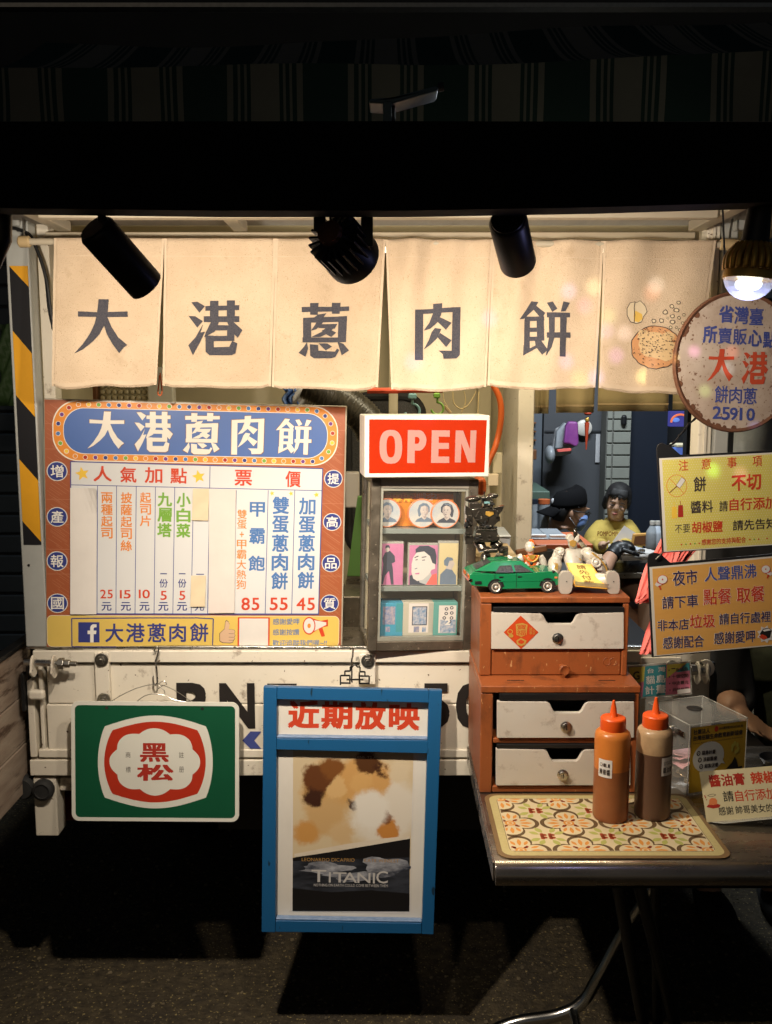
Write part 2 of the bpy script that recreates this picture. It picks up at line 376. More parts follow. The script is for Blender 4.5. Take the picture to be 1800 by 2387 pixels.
def thing(name, label, cat, loc, group=None):
    o = bpy.data.objects.new(name, None); COL.objects.link(o); o.location = loc; o.empty_display_size = .05
    ORG[o.name] = Vector(loc); o['label'] = label; o['category'] = cat
    if group: o['group'] = group
    return o
def tag(o, label, cat, group=None):
    o['label'] = label; o['category'] = cat
    if group: o['group'] = group
    return o
def struct(o): o['kind'] = 'structure'; return o
def stuffy(o): o['kind'] = 'stuff'; return o
def clone(o, delta, label=None, parent=None):
    c = o.copy(); COL.objects.link(c)
    if parent is not None: c.parent = parent
    else: c.location = o.location + Vector(delta); ORG[c.name] = ORG.get(o.name, Vector()) + Vector(delta)
    if label: c['label'] = label
    for k in o.children: clone(k, (0, 0, 0), None, c)
    return c

# ------------------------------------------------------------------ lettering
_fc = bpy.data.curves.new('scratch', 'FONT'); _fo = bpy.data.objects.new('scratch', _fc); COL.objects.link(_fo); _fc.resolution_u = 3
_G = {}
def glyph(ch, off=0.0):
    k = (ch, off)
    if k not in _G:
        _fc.body = ch; m = _fo.to_mesh()
        v0 = [(v.co.x, v.co.y) for v in m.vertices]; f0 = [tuple(p.vertices) for p in m.polygons]; _fo.to_mesh_clear()
        vs, fs = [], []; q = abs(off) * .8                   # heavier weights: the same outline laid down again a hair to each side
        for i, (dx, dy) in enumerate(((0, 0), (q, q), (-q, q), (q, -q), (-q, -q)) if off > 0 else ((0, 0),)):
            o = len(vs); vs += [(x + dx, y + dy, i) for x, y in v0]; fs += [tuple(t + o for t in f) for f in f0]
        _G[k] = (vs, fs)
    return _G[k]
def S(*pts): return pts
# heavy brush-gothic shapes of the stall's own name, drawn stroke by stroke (x right, y down)
HEAVY = {
 '大': [S((516,768),(640,774),(831,768),(831,803),(702,806),(516,803)), S((648,690),(711,690),(704,806),(684,858),(655,915),(610,965),(550,1015),(497,1041),(550,980),(595,910),(622,850),(636,790)),
        S((682,858),(704,806),(730,870),(770,935),(829,985),(805,1003),(778,1038),(735,980),(702,920))],
 '港': [S((1246,710),(1285,706),(1333,735),(1298,778)), S((1228,798),(1270,800),(1320,832),(1284,874)), S((1322,850),(1305,905),(1335,900),(1300,975),(1258,1051),(1228,988),(1275,935)),
        S((1366,700),(1420,700),(1420,832),(1366,832)), S((1475,698),(1527,698),(1527,832),(1475,832)), S((1336,734),(1555,729),(1555,760),(1336,765)), S((1326,800),(1556,800),(1556,838),(1326,838)),
        S((1372,838),(1424,838),(1396,900),(1330,936),(1340,905)), S((1478,838),(1520,838),(1577,890),(1547,940),(1500,892)), S((1395,856),(1510,860),(1510,892),(1385,892)),
        S((1478,870),(1525,880),(1525,960),(1478,960)), S((1342,928),(1525,926),(1525,960),(1342,962)), S((1338,925),(1390,925),(1392,1000),(1492,998),(1512,960),(1545,975),(1532,1040),(1510,1052),(1365,1052),(1340,1030))],
 '蔥': [S((292,742),(596,736),(596,765),(292,776)), S((346,717),(400,715),(394,792),(346,792)), S((484,712),(540,712),(534,783),(484,783)), S((395,790),(450,780),(432,806),(405,820),(360,820)),
        S((301,812),(352,812),(352,968),(301,968)), S((301,812),(582,798),(582,833),(301,845)), S((527,800),(582,798),(576,962),(522,962)), S((297,938),(576,936),(576,968),(297,970)),
        S((398,818),(446,814),(420,850),(385,885),(350,895),(380,852)), S((404,852),(520,848),(502,880),(398,876)), S((420,890),(468,882),(512,905),(480,934),(432,908)), S((352,935),(420,900),(468,850),(520,848),(470,905),(410,934)),
        S((325,968),(333,1010),(316,1062),(272,1037),(305,1000)), S((344,980),(395,985),(398,1022),(505,1028),(518,1008),(532,1018),(508,1062),(480,1071),(370,1072),(346,1055)),
        S((398,975),(455,975),(486,996),(444,1020)), S((520,965),(560,978),(596,1022),(548,1052))],
 '肉': [S((1022,758),(1075,762),(1073,1083),(1020,1083)), S((1022,758),(1318,738),(1318,770),(1075,784)), S((1265,745),(1318,738),(1312,1050),(1290,1072),(1205,1075),(1200,1045),(1172,1022),(1258,1022)),
        S((1140,718),(1198,715),(1190,790),(1165,840),(1120,880),(1078,892),(1115,840),(1138,780)), S((1180,805),(1258,842),(1220,888),(1166,836)),
        S((1150,875),(1192,882),(1162,945),(1120,985),(1078,1015),(1110,955),(1130,900)), S((1182,908),(1258,955),(1222,1000),(1166,936))],
 '餅': [S((110,700),(155,705),(130,750),(60,815),(28,820),(72,760)), S((140,728),(195,778),(172,815),(118,748)), S((66,800),(188,800),(188,828),(62,830)), S((62,822),(100,822),(95,1015),(58,1015)),
        S((142,822),(185,822),(185,950),(142,950)), S((80,872),(160,872),(160,900),(80,900)), S((70,932),(185,930),(185,958),(70,960)), S((128,955),(165,955),(206,1018),(170,1050),(132,995)), S((55,985),(98,1005),(138,985),(140,1005),(52,1054)),
        S((205,712),(240,705),(268,752),(236,774)), S((308,705),(352,714),(322,768),(290,772)), S((203,775),(352,778),(352,808),(203,808)), S((200,905),(355,905),(355,940),(200,940)),
        S((286,778),(330,778),(322,1062),(282,1060)), S((214,790),(252,790),(248,935),(230,1000),(192,1058),(214,930))]}
def heavy(ch):
    k = ('heavy', ch)
    if k not in _G:
        st = HEAVY[ch]; xs = [p[0] for s in st for p in s]; ys = [p[1] for s in st for p in s]
        x0, x1, y0, y1 = min(xs), max(xs), min(ys), max(ys)
        vs, fs, lay = [], [], []
        for i, s in enumerate(st):
            pl = [Vector((p[0], -p[1], 0)) for p in s]; o = len(vs)
            for t in tessellate_polygon([pl]): fs.append(tuple(o + q for q in t))
            vs += [(p[0], -p[1]) for p in s]; lay += [i] * len(s)
        _G[k] = (vs, fs, lay)
    return _G[k]

class Board:
    """a flat sign: four corners from the picture at their own distances, then an upright plane with its own axes"""
    def __init__(s, tl, tr, br, bl, Yt=None):
        P = [at(*c) if isinstance(c, tuple) and isinstance(c[0], tuple) else c for c in (tl, tr, br, bl)]
        s.P = P
        s.ex = ((P[1] - P[0]) + (P[2] - P[3])).normalized()
        ey = (P[0] - P[3]) + (P[1] - P[2]); s.ey = (ey - s.ex * ey.dot(s.ex)).normalized()
        s.n = s.ex.cross(s.ey).normalized(); s.o = (P[0] + P[1] + P[2] + P[3]) / 4
        L = [((p - s.o).dot(s.ex), (p - s.o).dot(s.ey)) for p in P]
        s.a0, s.a1 = (L[0][0] + L[3][0]) / 2, (L[1][0] + L[2][0]) / 2
        s.b1, s.b0 = (L[0][1] + L[1][1]) / 2, (L[2][1] + L[3][1]) / 2
        s.layers = {}; s.lay = 0; s.base = 0
    def hh(s, h): return s.base + (h - s.base) * .33
    def loc(s, p):
        r = ray(p); c = Vector((0, 0, EYE)); t = (s.o - c).dot(s.n) / r.dot(s.n); q = c + r * t - s.o
        return q.dot(s.ex), q.dot(s.ey)
    def pt(s, a, b, h=0.0): return s.o + s.ex * a + s.ey * b + s.n * h
    def up(s, h=.0004): s.lay += h; return s
    def mb(s, name, m, label=None):
        k = (name, m)
        if k not in s.layers: s.layers[k] = MB()
        return s.layers[k]
    def slab(s, mb, a0, a1, b0, b1, h0, h1):
        return mb.obox(s.pt((a0 + a1) / 2, (b0 + b1) / 2, (h0 + h1) / 2), s.ex * (a1 - a0) / 2, s.ey * (b1 - b0) / 2, s.n * abs(h1 - h0) / 2)
    def polyl(s, name, m, pts, h=None):
        s.mb(name, m).poly([s.pt(a, b, s.hh(s.lay if h is None else h)) for a, b in pts])
    def polyp(s, name, m, pts, h=None): s.polyl(name, m, [s.loc(p) for p in pts], h)
    def rect(s, name, m, p0, p1, h=None):
        a0, b1 = s.loc(p0); a1, b0 = s.loc(p1); s.polyl(name, m, [(a0, b0), (a1, b0), (a1, b1), (a0, b1)], h)
    def rr(s, name, m, a0, a1, b0, b1, r, h=None, n=8):
        s.polyl(name, m, rrect(a0, a1, b0, b1, r, n), h)
    def disc(s, name, m, p, rad, ry=None, h=None, n=24, rot=0):
        c = s.loc(p); k = s.px(p)
        ry = rad if ry is None else ry
        s.polyl(name, m, [(c[0] + k * (rad * cos(t) * cos(rot) - ry * sin(t) * sin(rot)), c[1] + k * (rad * cos(t) * sin(rot) + ry * sin(t) * cos(rot))) for t in [2 * pi * i / n for i in range(n)]], h)
    def px(s, p): a = s.loc(p); b = s.loc((p[0] + 1, p[1])); return sqrt((a[0] - b[0]) ** 2 + (a[1] - b[1]) ** 2)
    def line(s, name, m, p0, p1, w, h=None):
        a, b = Vector(s.loc(p0)), Vector(s.loc(p1)); k = s.px(p0); d = (b - a).normalized(); n = Vector((-d.y, d.x)) * (w * k / 2)
        s.polyl(name, m, [a - n, b - n, b + n, a + n], h)
    def path(s, name, m, pts, w, h=None, closed=False):
        pts = list(pts); q = pts + [pts[0]] if closed else pts
        for i, (p0, p1) in enumerate(zip(q, q[1:])): s.line(name, m, p0, p1, w, (s.lay if h is None else h) + i % 2 * .00006)
    def glyphs(s, name, m, items, h=None):
        """items: (char, off, a0, a1, b0, b1) in local metres; whole box filled"""
        mb = s.mb(name, m); h = s.hh(s.lay if h is None else h)
        for ch, off, a0, a1, b0, b1 in items:
            if off == 'heavy': vs, fs, lay = heavy(ch)
            else: (vs, fs), lay = glyph(ch, off), None
            if not vs: continue
            x0, x1, y0, y1 = min(v[0] for v in vs), max(v[0] for v in vs), min(v[1] for v in vs), max(v[1] for v in vs)
            sx = (a1 - a0) / max(1e-6, x1 - x0); sy = (b1 - b0) / max(1e-6, y1 - y0)
            mb.add([s.pt(a0 + (v[0] - x0) * sx, b0 + (v[1] - y0) * sy, h + (lay[i] * .00002 if lay else v[2] * .00002)) for i, v in enumerate(vs)], fs)
    def box1(s, name, m, ch, p0, p1, off=.02, h=None):
        a0, b1 = s.loc(p0); a1, b0 = s.loc(p1); s.glyphs(name, m, [(ch, off, a0, a1, b0, b1)], h)
    def emrun(s, text, off):
        """lay out a row with the font's own widths -> list of (char, x, glyph)"""
        x = 0; out = []
        for ch in text:
            wide = ord(ch) > 0x2000
            if ch == ' ': x += .3; continue
            vs, fs = glyph(ch, off)
            if wide: out.append((ch, x, vs, fs)); x += 1.0
            else:
                x0 = min(v[0] for v in vs); x1 = max(v[0] for v in vs); out.append((ch, x - x0 + .05, vs, fs)); x += (x1 - x0) + .10
        return out
    def row(s, name, m, text, p0, p1, hpx, off=.02, h=None, gap=0):
        """text along a line whose ends are picture points at mid height; height in picture px"""
        A, B = Vector(s.loc(p0)), Vector(s.loc(p1)); k = s.px(p0); H = hpx * k; run = s.emrun(text, off); mb = s.mb(name, m); h = s.hh(s.lay if h is None else h)
        X0 = min(x + v[0] for _, x, vs, _f in run for v in vs); X1 = max(x + v[0] for _, x, vs, _f in run for v in vs)
        Y0 = min(v[1] for _, _x, vs, _f in run for v in vs); Y1 = max(v[1] for _, _x, vs, _f in run for v in vs)
        d = (B - A); L = d.length; d = d / L; nn = Vector((-d.y, d.x))
        for ch, x, vs, fs in run:
            mb.add([s.pt(*(A + d * ((x + v[0] - X0) / (X1 - X0) * L) + nn * (((v[1] - Y0) / (Y1 - Y0) - .5) * H)), h + v[2] * .00002) for v in vs], fs)
    def vert(s, name, m, text, ptop, pbot, wpx, off=.02, h=None, f=.92):
        A, B = Vector(s.loc(ptop)), Vector(s.loc(pbot)); k = s.px(ptop); W = wpx * k; n = len(text); step = (B - A) / n; it = []
        for i, ch in enumerate(text):
            c = A + step * (i + .5); H = step.length * f; w_ = W
            if ch in '一+': H = H * (.12 if ch == '一' else .6); w_ = W * (.8 if ch == '一' else .45)
            it.append((ch, off, c.x - w_ / 2, c.x + w_ / 2, c.y - H / 2, c.y + H / 2))
        s.glyphs(name, m, it, h)
    def done(s, parent):
        out = []
        for (name, m), mb in s.layers.items():
            out.append(mb.build(name, m, parent, fix=False))
        s.layers = {}
        return out
def rrect(a0, a1, b0, b1, r, n=8):
    out = []
    for cx, cy, s0 in ((a1 - r, b1 - r, 0), (a0 + r, b1 - r, pi / 2), (a0 + r, b0 + r, pi), (a1 - r, b0 + r, 3 * pi / 2)):
        out += [(cx + r * cos(s0 + pi / 2 * i / n), cy + r * sin(s0 + pi / 2 * i / n)) for i in range(n + 1)]
    return out
def star(s, name, m, p, r, rot=0, h=None):
    c = s.loc(p); k = s.px(p)
    s.polyl(name, m, [(c[0] + k * (r if i % 2 == 0 else r * .45) * cos(pi / 2 + rot + pi * i / 5), c[1] + k * (r if i % 2 == 0 else r * .45) * sin(pi / 2 + rot + pi * i / 5)) for i in range(10)], h)
def bez(p, n=12):
    """Catmull-Rom through points"""
    p = [Vector(q) for q in p]; out = []
    for i in range(len(p) - 1):
        a, b, c, d = p[max(i - 1, 0)], p[i], p[i + 1], p[min(i + 2, len(p) - 1)]
        for k in range(n):
            t = k / n; out.append(.5 * ((2 * b) + (c - a) * t + (2 * a - 5 * b + 4 * c - d) * t * t + (3 * b - a - 3 * c + d) * t ** 3))
    return out + [p[-1]]
# ================================================================== SETTING
TG = 2.2                                    # tailgate face
g = MB()
def gnd(u, v):
    x = -14 + 28 * u; y = -6 + 26 * v
    return (x, y, 0.0)
g.grid(40, 40, gnd); struct(g.build('ground', 'asphalt'))
# gravel bits and litter on the asphalt near the truck
g = MB()
for i in range(2600):
    x, y = random.uniform(-1.3, 1.4), random.uniform(1.95, 3.3); r_ = random.choice((random.uniform(.0012, .0035), random.uniform(.0012, .0035), random.uniform(.003, .0075)))
    rot = Matrix.Rotation(random.uniform(0, 6.28), 3, 'Z')
    g.ell((x, y, r_ * .35), r_, r_ * random.uniform(.6, 1), r_ * .6, 5, 4, rot)
mat('grit', (.25, .20, .12), .8, var=1.0, vcol=(.05, .042, .032), vscale=35)
stuffy(g.build("gravel", "grit"))

# ------------------------------------------------------------------ building behind the truck
bl = thing('shop_building', 'dark shop building behind the food truck with grey door and white tiled pillar', 'building', (0, 5.4, 0))
WY = 5.3
def wallbox(name, m, p0, p1, Y0, Y1, z0=None, z1=None, **k):
    a, b = at(p0, Y0), at(p1, Y0)
    return MB().box(a.x, b.x, Y0, Y1, z0 if z0 is not None else b.z, z1 if z1 is not None else a.z).build(name, m, bl, **k)
MB().box(-7, 9, 5.55, 5.75, 0, 6.5).build('wall', 'dark_wall', bl)
wallbox('wall', 'wall_pale', zp(112, 0), zp(388, 0), WY, WY + .12, 0, 2.9)
dr = wallbox('door', 'wall_grey', zp(400, 0), zp(872, 0), WY + .02, WY + .08, 0, 2.9, bevel=.004)
a = at(zp(400, 418), WY + .017); b_ = at(zp(872, 421), WY + .017)
MB().box(a.x, b_.x, WY + .012, WY + .02, a.z - .006, a.z + .004).build('door_seam', 'dark_wall', dr)
# notice strip on the door
a = at(zp(800, 440), WY + .005); b_ = at(zp(826, 660), WY + .005)
ns = MB().box(a.x, b_.x, WY + .008, WY + .014, b_.z, a.z).build('notice_strip', 'bag_white', dr)
# tiled pillar
a = at(zp(888, 262), WY - .12); b_ = at(zp(1080, 262), WY - .12)
pil = MB().box(a.x, b_.x, WY - .11, WY + .15, 0, 2.9).build('pillar', 'grout', bl)
k = at(zp(900, 512), WY - .12).z - at(zp(900, 605), WY - .12).z
z = at(zp(900, 605), WY - .12).z
rows = [z + k * i for i in range(-14, 8)]
tile_me = None
wd = b_.x - a.x
for i, zz in enumerate(rows):
    off = .25 * wd
    for j, (x0, x1) in enumerate(((a.x + .003, a.x + off - .003), (a.x + off + .003, b_.x - .003))):
        jy = random.uniform(-.002, .002)
        MB().box(x0, x1, WY - .122 + jy, WY - .108, zz + .004, zz + k - .004).build('tile', 'tile_white', pil, bevel=.003, seg=1)
a = at(zp(1000, 290), WY - .15); b_ = at(zp(1042, 375), WY - .15)
MB().box(a.x, b_.x, WY - .15, WY - .123, b_.z, a.z).build('switch_box', 'black_plastic', bl, bevel=.02)
wallbox('wall_panel', 'navy', zp(1082, 0), zp(1372, 0), WY - .05, WY + .05, 0, 2.9)
# glowing monitor far at the back
mo = thing('monitor', 'small glowing monitor with blue and orange shapes beside the dark blue wall', 'monitor', at(zp(1460, 320), 5.0))
MB().pbox(zp(1380, 262), zp(1552, 382), 5.0, 5.05).build('screen', 'monitor', mo, bevel=.004)
m_ = MB()
for r0, mm in ((150, None),):
    pts = [at(zp(1385 + 130 * (1 - cos(t)) * .55, 350 - 62 * sin(t)), 4.997) for t in [pi * i / 14 for i in range(12)]]
    m_.tube(pts, .006, 5)
mat('neon_orange', (.5, .1, .03), .4, emit=(1, .25, .1), estr=.5)
m_.build('glow_shape', 'neon_orange', mo)
MB().pell(zp(1420, 330), 9, 5.5, .003, 4.996).build('glow_shape', 'screen_blue', mo)
ps = thing('screen', 'blue lit counter screen below the monitor', 'screen', at(zp(1490, 570), 4.4))
MB().poly([at(zp(*q), 4.4) for q in ((1400, 545), (1532, 545), (1532, 600), (1450, 600))], (0, .02, 0)).build('display', 'screen_blue', ps)
MB().pbox(zp(1430, 520), zp(1535, 545), 4.38, 4.5).build('display_top', 'cream_panel', ps, bevel=.004)

# awning of the shop: valance and rising cloth, woven stripes as strips of cloth
aw = thing('shop_awning', 'dark green and cream striped shop awning above and behind the truck', 'awning', (0, 3, 2.6))
AY = 3.0
cols = []
x = -1.75
seq = [('awning_green', .118), ('awning_pale', .016), ('awning_green', .012), ('awning_pale', .007), ('awning_green', .010), ('awning_pale', .007), ('awning_green', .010),
       ('awning_pale', .075), ('awning_green', .010), ('awning_pale', .007), ('awning_green', .010), ('awning_pale', .007), ('awning_green', .012), ('awning_pale', .016)]
tot = sum(q[1] for q in seq); sc = .365 / tot
x = at((-60, 200), AY).x - .10
while x < 1.9:
    for m, w in seq:
        cols.append((x, x + w * sc, m)); x += w * sc
zv0 = at((900, 310), AY).z; zv1 = at((900, 132), AY).z
def vtop(x):
    return at((900, 150 - 50 * max(0, (x / 1.4)) ** 2 * 1.0 + 14 * min(0, x / 1.4) ** 2), AY).z
mv, ms = MB(), MB()
def aslope(x, t):
    z = vtop(x) + t * .40 * (1 + .06 * sin(x * 2.3)); y = AY + t * .95
    return Vector((x, y + .012 * sin(x * 6), z + .03 * sin(x * 9) * (1 - t) * t - .05 * sin(pi * t)))
def avert(x, t):
    return Vector((x, AY + .012 * sin(x * 6) + .012 * sin(x * 17 + 2 * t) * (1 - t), zv0 + (vtop(x) - zv0) * t + (.0 if t < 1 else 0)))
for x0, x1, m in cols:
    mv.mat(m).grid(2, 8, lambda u, v: avert(x0 + (x1 - x0) * u, v))
    ms.mat(m).grid(2, 10, lambda u, v: aslope(x0 + (x1 - x0) * u, v))
mv.build('valance', None, aw, smooth='all', fix=False)
ms.build('awning_cloth', None, aw, smooth='all', fix=False)
gt = MB(); gt.box(-3, 3, 4.3, 4.36, at((900, 16), 4.3).z, at((900, 6), 4.3).z); gt.build('roof_gutter', 'zinc', bl)
# roller shutter of the neighbour at the left
sh = thing('roller_shutter', 'dark ribbed roller shutter at the far left behind the striped post', 'shutter', (-2.2, 4.6, 0))
mat('shutter_dark', (.03, .038, .045), .5, var=.3)
for i in range(26):
    MB().box(-3.4, -1.2, 4.6, 4.62, .08 + i * .1, .08 + i * .1 + .092).build('slat', 'shutter_dark', sh, bevel=.012)
MB().box(-3.5, -1.1, 4.63, 4.7, 0, 2.8).build('backing', 'dark_wall', sh)

# ================================================================== TRUCK
tk = thing('food_truck', 'cream white food truck with lowered tailgate and lifted rear hatch', 'truck', (0, 3, 0))
cm = 'truck_cream'
def tp(name, m, p0, p1, Y0, Y1, **k):
    kk = dict(bevel=.003); kk.update(k); par = kk.pop('parent', tk)
    return MB().pbox(p0, p1, Y0, Y1).build(name, m, par, **kk)
X1 = V(1535, 0)[0]
tg = MB()
tp('top_rail', cm, (75, 1517), (X1, 1545), TG, TG + .05)
tp('counter_ledge', 'steel', (60, 1507), (X1, 1514), TG + .010, TG + .024, bevel=.002)
pn = tp('tailgate_panel', cm, zg(300, 188), (X1, 1640), TG + .012, TG + .04)
tp('tailgate_panel', cm, zg(300, 452), (X1, 1752), TG + .008, TG + .04)
tp('tailgate_panel', cm, zg(248, 745), (X1, 1767), TG + .003, TG + .04)
tp('tailgate_panel', cm, zg(190, 812), (X1, 1809), TG + .002, TG + .06)
tp('end_frame', cm, zg(170, 300), zg(240, 795), TG, TG + .05)
tp('end_frame', cm, zg(243, 188), zg(298, 795), TG + .006, TG + .05)
tp('backing', 'black_metal', zg(172, 180), (X1, 1806), TG + .045, TG + .06)
hs = tp('hinge_strap', cm, zg(608, 115), zg(722, 600), TG - .006, TG + .012)
def bolt(par, p, Y, r=.011, m='zinc'):
    c = at(p, Y); b = MB(); b.cyl(c, c + Vector((0, -.004, 0)), r * 1.5, n=18); b.cyl(c + Vector((0, -.004, 0)), c + Vector((0, -.011, 0)), r, n=6); b.cyl(c + Vector((0, -.011, 0)), c + Vector((0, -.015, 0)), r * .55, n=10)
    return b.build('bolt', m, par, bevel=.001, seg=1)
bolt(hs, zg(660, 160), TG - .006); bolt(hs, zg(675, 418), TG - .006)
hs2 = tp('hinge_strap', cm, zb(818, 80), zb(935, 305), TG - .006, TG + .012); bolt(hs2, zb(878, 128), TG - .006)
hs3 = tp('hinge_strap', cm, V(1385, 1420), V(1462, 1660), TG - .006, TG + .012); bolt(hs3, V(1450, 1440), TG - .006)
# latch rods at both ends
def latch(p0, p1, sgn):
    b = MB(); a = at(p0, TG - .03); c = at(p1, TG - .03); d = (c - a).normalized(); L = (c - a).length
    b.cyl(a, c, .008, n=12)
    o = b.build('latch_rod', 'steel', tk, smooth=True)
    for t, r_ in ((.2, .019), (.68, .020)):
        q = a + d * L * t; f = MB().poly([q + Vector((0, r_ * 1.1 * cos(w) * (1.35 if sin(w) < 0 else 1) * .9, r_ * 1.4 * sin(w) - .008)) - d * .003 for w in [2 * pi * i / 16 for i in range(16)]], d * .006)
        f.build('latch_flange', cm, o, bevel=.002, seg=1)
    q = a + d * L * .78; f = MB(); f.lathe(q, d, [(.014, 0), (.014, .014)], 6); f.lathe(q + d * .016, d, [(.010, 0), (.010, .012)], 6); f.lathe(q + d * .028, d, [(.006, 0), (.006, .016)], 10)
    f.build('nut', 'zinc', o, bevel=.001, seg=1)
    return o
latch(zg(160, 178), zg(440, 186), 1)
latch(zd(760, 300), zd(560, 300), -1)
# crescent keeper at the right end
c = at(zd(715, 290), TG - .035)
b = MB(); ro, ri = .0215, .012
arc = [(-2.1 + 4.2 * i / 16) for i in range(17)]
b.poly([c + Vector((ro * cos(t), 0, ro * sin(t))) for t in arc] + [c + Vector((ri * cos(t), 0, ri * sin(t))) for t in reversed(arc)], (0, .008, 0)); b.build('keeper', cm, tk, bevel=.002, seg=1)
tp('handle_lever', cm, zg(175, 362), zg(285, 428), TG - .02, TG, bevel=.008)
tp('lever_arm', 'black_metal', zg(125, 250), zg(165, 500), TG - .012, TG + .01, bevel=.004)
b = MB(); b.tube(bez([at(zd(700, 640), 2.24), at(zd(705, 450), 2.24), at(zd(740, 310), 2.22), at(zd(785, 330), 2.2), at(zd(800, 420), 2.2), at(zd(795, 690), 2.2)]), .009, 8); b.build('bent_tube', 'black_metal', tk, smooth=True)
# bumper bracket and rubber stop
bk = tp('bumper_bracket', cm, zg(212, 926), zg(380, 1306), TG + .01, TG + .07, bevel=.004)
tp('bumper_bracket', cm, zg(384, 926), zg(1100, 1012), TG + .03, TG + .09, bevel=.004)
c = at(zg(288, 995), TG + .01); MB().lathe(c, (0, -1, 0), [(.026, 0), (.027, .006), (.025, .016), (.018, .02), (.017, .017)], 24).build('rubber_stop', 'rubber', bk, smooth=True)
c = at(zg(170, 970), TG + .03); MB().lathe(c, (0, -1, 0), [(.03, 0), (.03, .02), (.024, .03)], 16).build('rubber_stop', 'rubber', bk, smooth=True)
tp('tail_lamp', 'tail_red', zg(390, 1030), zg(640, 1210), TG + .10, TG + .15, bevel=.008)
# bed, chassis, wheels
MB().box(-.86, 1.0, 2.27, 5.0, .60, .66).build('bed_floor', 'black_metal', tk)
MB().box(-.45, .45, 2.4, 5.0, .42, .58).build('chassis', 'black_metal', tk)
for sx in (-.68, .68):
    w = MB().lathe((sx - .09, 3.3, .29), (1, 0, 0), [(.15, 0), (.27, .005), (.29, .03), (.29, .15), (.27, .175), (.15, .18)], 32).build('wheel', 'rubber', tk, smooth=True)
    MB().lathe((sx - .085, 3.3, .29), (1, 0, 0), [(.05, .0), (.16, .01), (.16, .16), (.05, .17)], 24).build('rim', 'steel_dark', w, smooth=True)
# number and arrow on the tailgate
tb = Board(*[at(q, TG + .0065) for q in ((300, 1550), (1500, 1550), (1500, 1760), (300, 1760))])
tb.lay = .0008
tb.box1('lettering', 'ink_black', 'B', zg(1142, 310), zg(1365, 605), .035)
tb.box1('lettering', 'ink_black', 'N', zg(1420, 312), zg(1655, 606), .035)
tb.box1('lettering', 'ink_black', 'E', zb(136, 295), zb(362, 625), .035)
tb.box1('lettering', 'ink_black', '5', zb(1270, 293), zb(1478, 622), .035)
tb.box1('lettering', 'ink_black', '0', zb(1528, 290), zb(1760, 625), .035)
tb.polyp('emblem', 'ink_enblue', [(565, 1726), (584, 1705), (609, 1705), (593, 1726), (609, 1745), (584, 1745)])
tb.done(tk)
# posts
PX0, PX1 = at(V(30, 900), TG).x, at(V(80, 900), TG).x
zt_ = 2.02
lp = MB().box(PX0, PX1, TG, TG + .05, .98, zt_).build('corner_post', 'post_grey', tk, bevel=.004)
MB().box(PX1 + .002, PX1 + .030, TG + .045, TG + .09, .98, zt_).build('post_flange', 'truck_cream', lp, bevel=.003)
HB = Board(*[at(q, TG - .0008) for q in ((20, 620), (80, 620), (98, 1270), (45, 1270))])
ha0, ha1 = PX0 + .008, PX1 - .004
zz0, zz1 = at((60, 1270), TG).z, at((60, 620), TG).z
MB().poly([(x, TG - .0012, z) for x, z in ((ha0, zz0), (ha1, zz0), (ha1, zz1), (ha0, zz1))], (0, .001, 0)).build('hazard_tape', 'hazard_black', lp)
def hz(l0, l1, r0, r1):
    zl = lambda y: at((60, y), TG).z
    MB().poly([(ha0, TG - .0016, zl(l1)), (ha1, TG - .0016, zl(r1)), (ha1, TG - .0016, zl(r0)), (ha0, TG - .0016, zl(l0))]).build('hazard_stripe', 'hazard_yellow', lp)
hz(620, 620.5, 620, 669); hz(771, 921, 824, 972); hz(1070, 1214, 1120, 1263)
c = at(zl(248, 1170), TG - .0005); MB().cyl(c, c + Vector((0, -.001, 0)), .003, n=12).build('rivet_hole', 'black_metal', lp)
RX0, RX1 = at(V(1503, 930), TG + .05).x, at(V(1532, 930), TG + .05).x
rp = MB().box(RX0, RX1, TG + .03, TG + .09, .98, zt_).build('corner_post', 'truck_cream', tk, bevel=.004)
MB().box(RX0 + .012, RX0 + .018, TG + .024, TG + .031, .98, zt_).build('post_flange', 'truck_cream', rp)
RX2 = at(V(1600, 560), TG).x
MB().box(RX1 + .002, RX2, TG + .02, TG + .08, 1.4, zt_).build('post_plate', 'post_grey', rp, bevel=.004)
bolt(rp, z5(1490, 190), TG + .018, .011)
# hatch: lifted rear door over our heads
HZ = at((900, 491), 1.3).z
ceil_z = at((900, 541), 2.24).z + .006
hp = MB().box(-.90, .92, 1.46, TG + .06, ceil_z + .012, ceil_z + .03).build('hatch_panel', 'roof_metal', tk)
tz0, tz1 = at((900, 508), 2.0).z, at((900, 491), 2.0).z
MB().box(at(V(86, 462), 2.0).x, at(V(1548, 462), 2.0).x, 1.985, 2.015, ceil_z - .018, ceil_z + .012).build('hatch_rib', 'roof_tube', tk, bevel=.004)
MB().box(at(V(86, 462), 2.0).x - .04, at(V(1548, 462), 2.0).x + .04, 1.47, 1.50, ceil_z - .018, ceil_z + .012).build('hatch_rib', 'roof_tube', tk, bevel=.004)
for xx in (at(V(70, 470), 2.0).x, at(V(478, 470), 2.0).x + .01, at(V(1110, 470), 2.0).x + .01, at(V(1568, 470), 2.0).x):
    MB().box(xx - .016, xx + .016, 1.47, TG - .005, ceil_z - .012, ceil_z + .011).build('hatch_rib', 'roof_tube', tk, bevel=.003)
MB().box(at(V(100, 512), TG + .03).x, at(V(1500, 512), TG + .03).x, TG + .02, TG + .05, at((900, 557), TG + .03).z, at((900, 542), TG + .03).z).build('roof_rail', 'roof_tube', tk, bevel=.003)
MB().box(-.95, 1.05, TG + .07, 3.25, 2.0, 2.03).build('roof', 'cream_panel', tk)
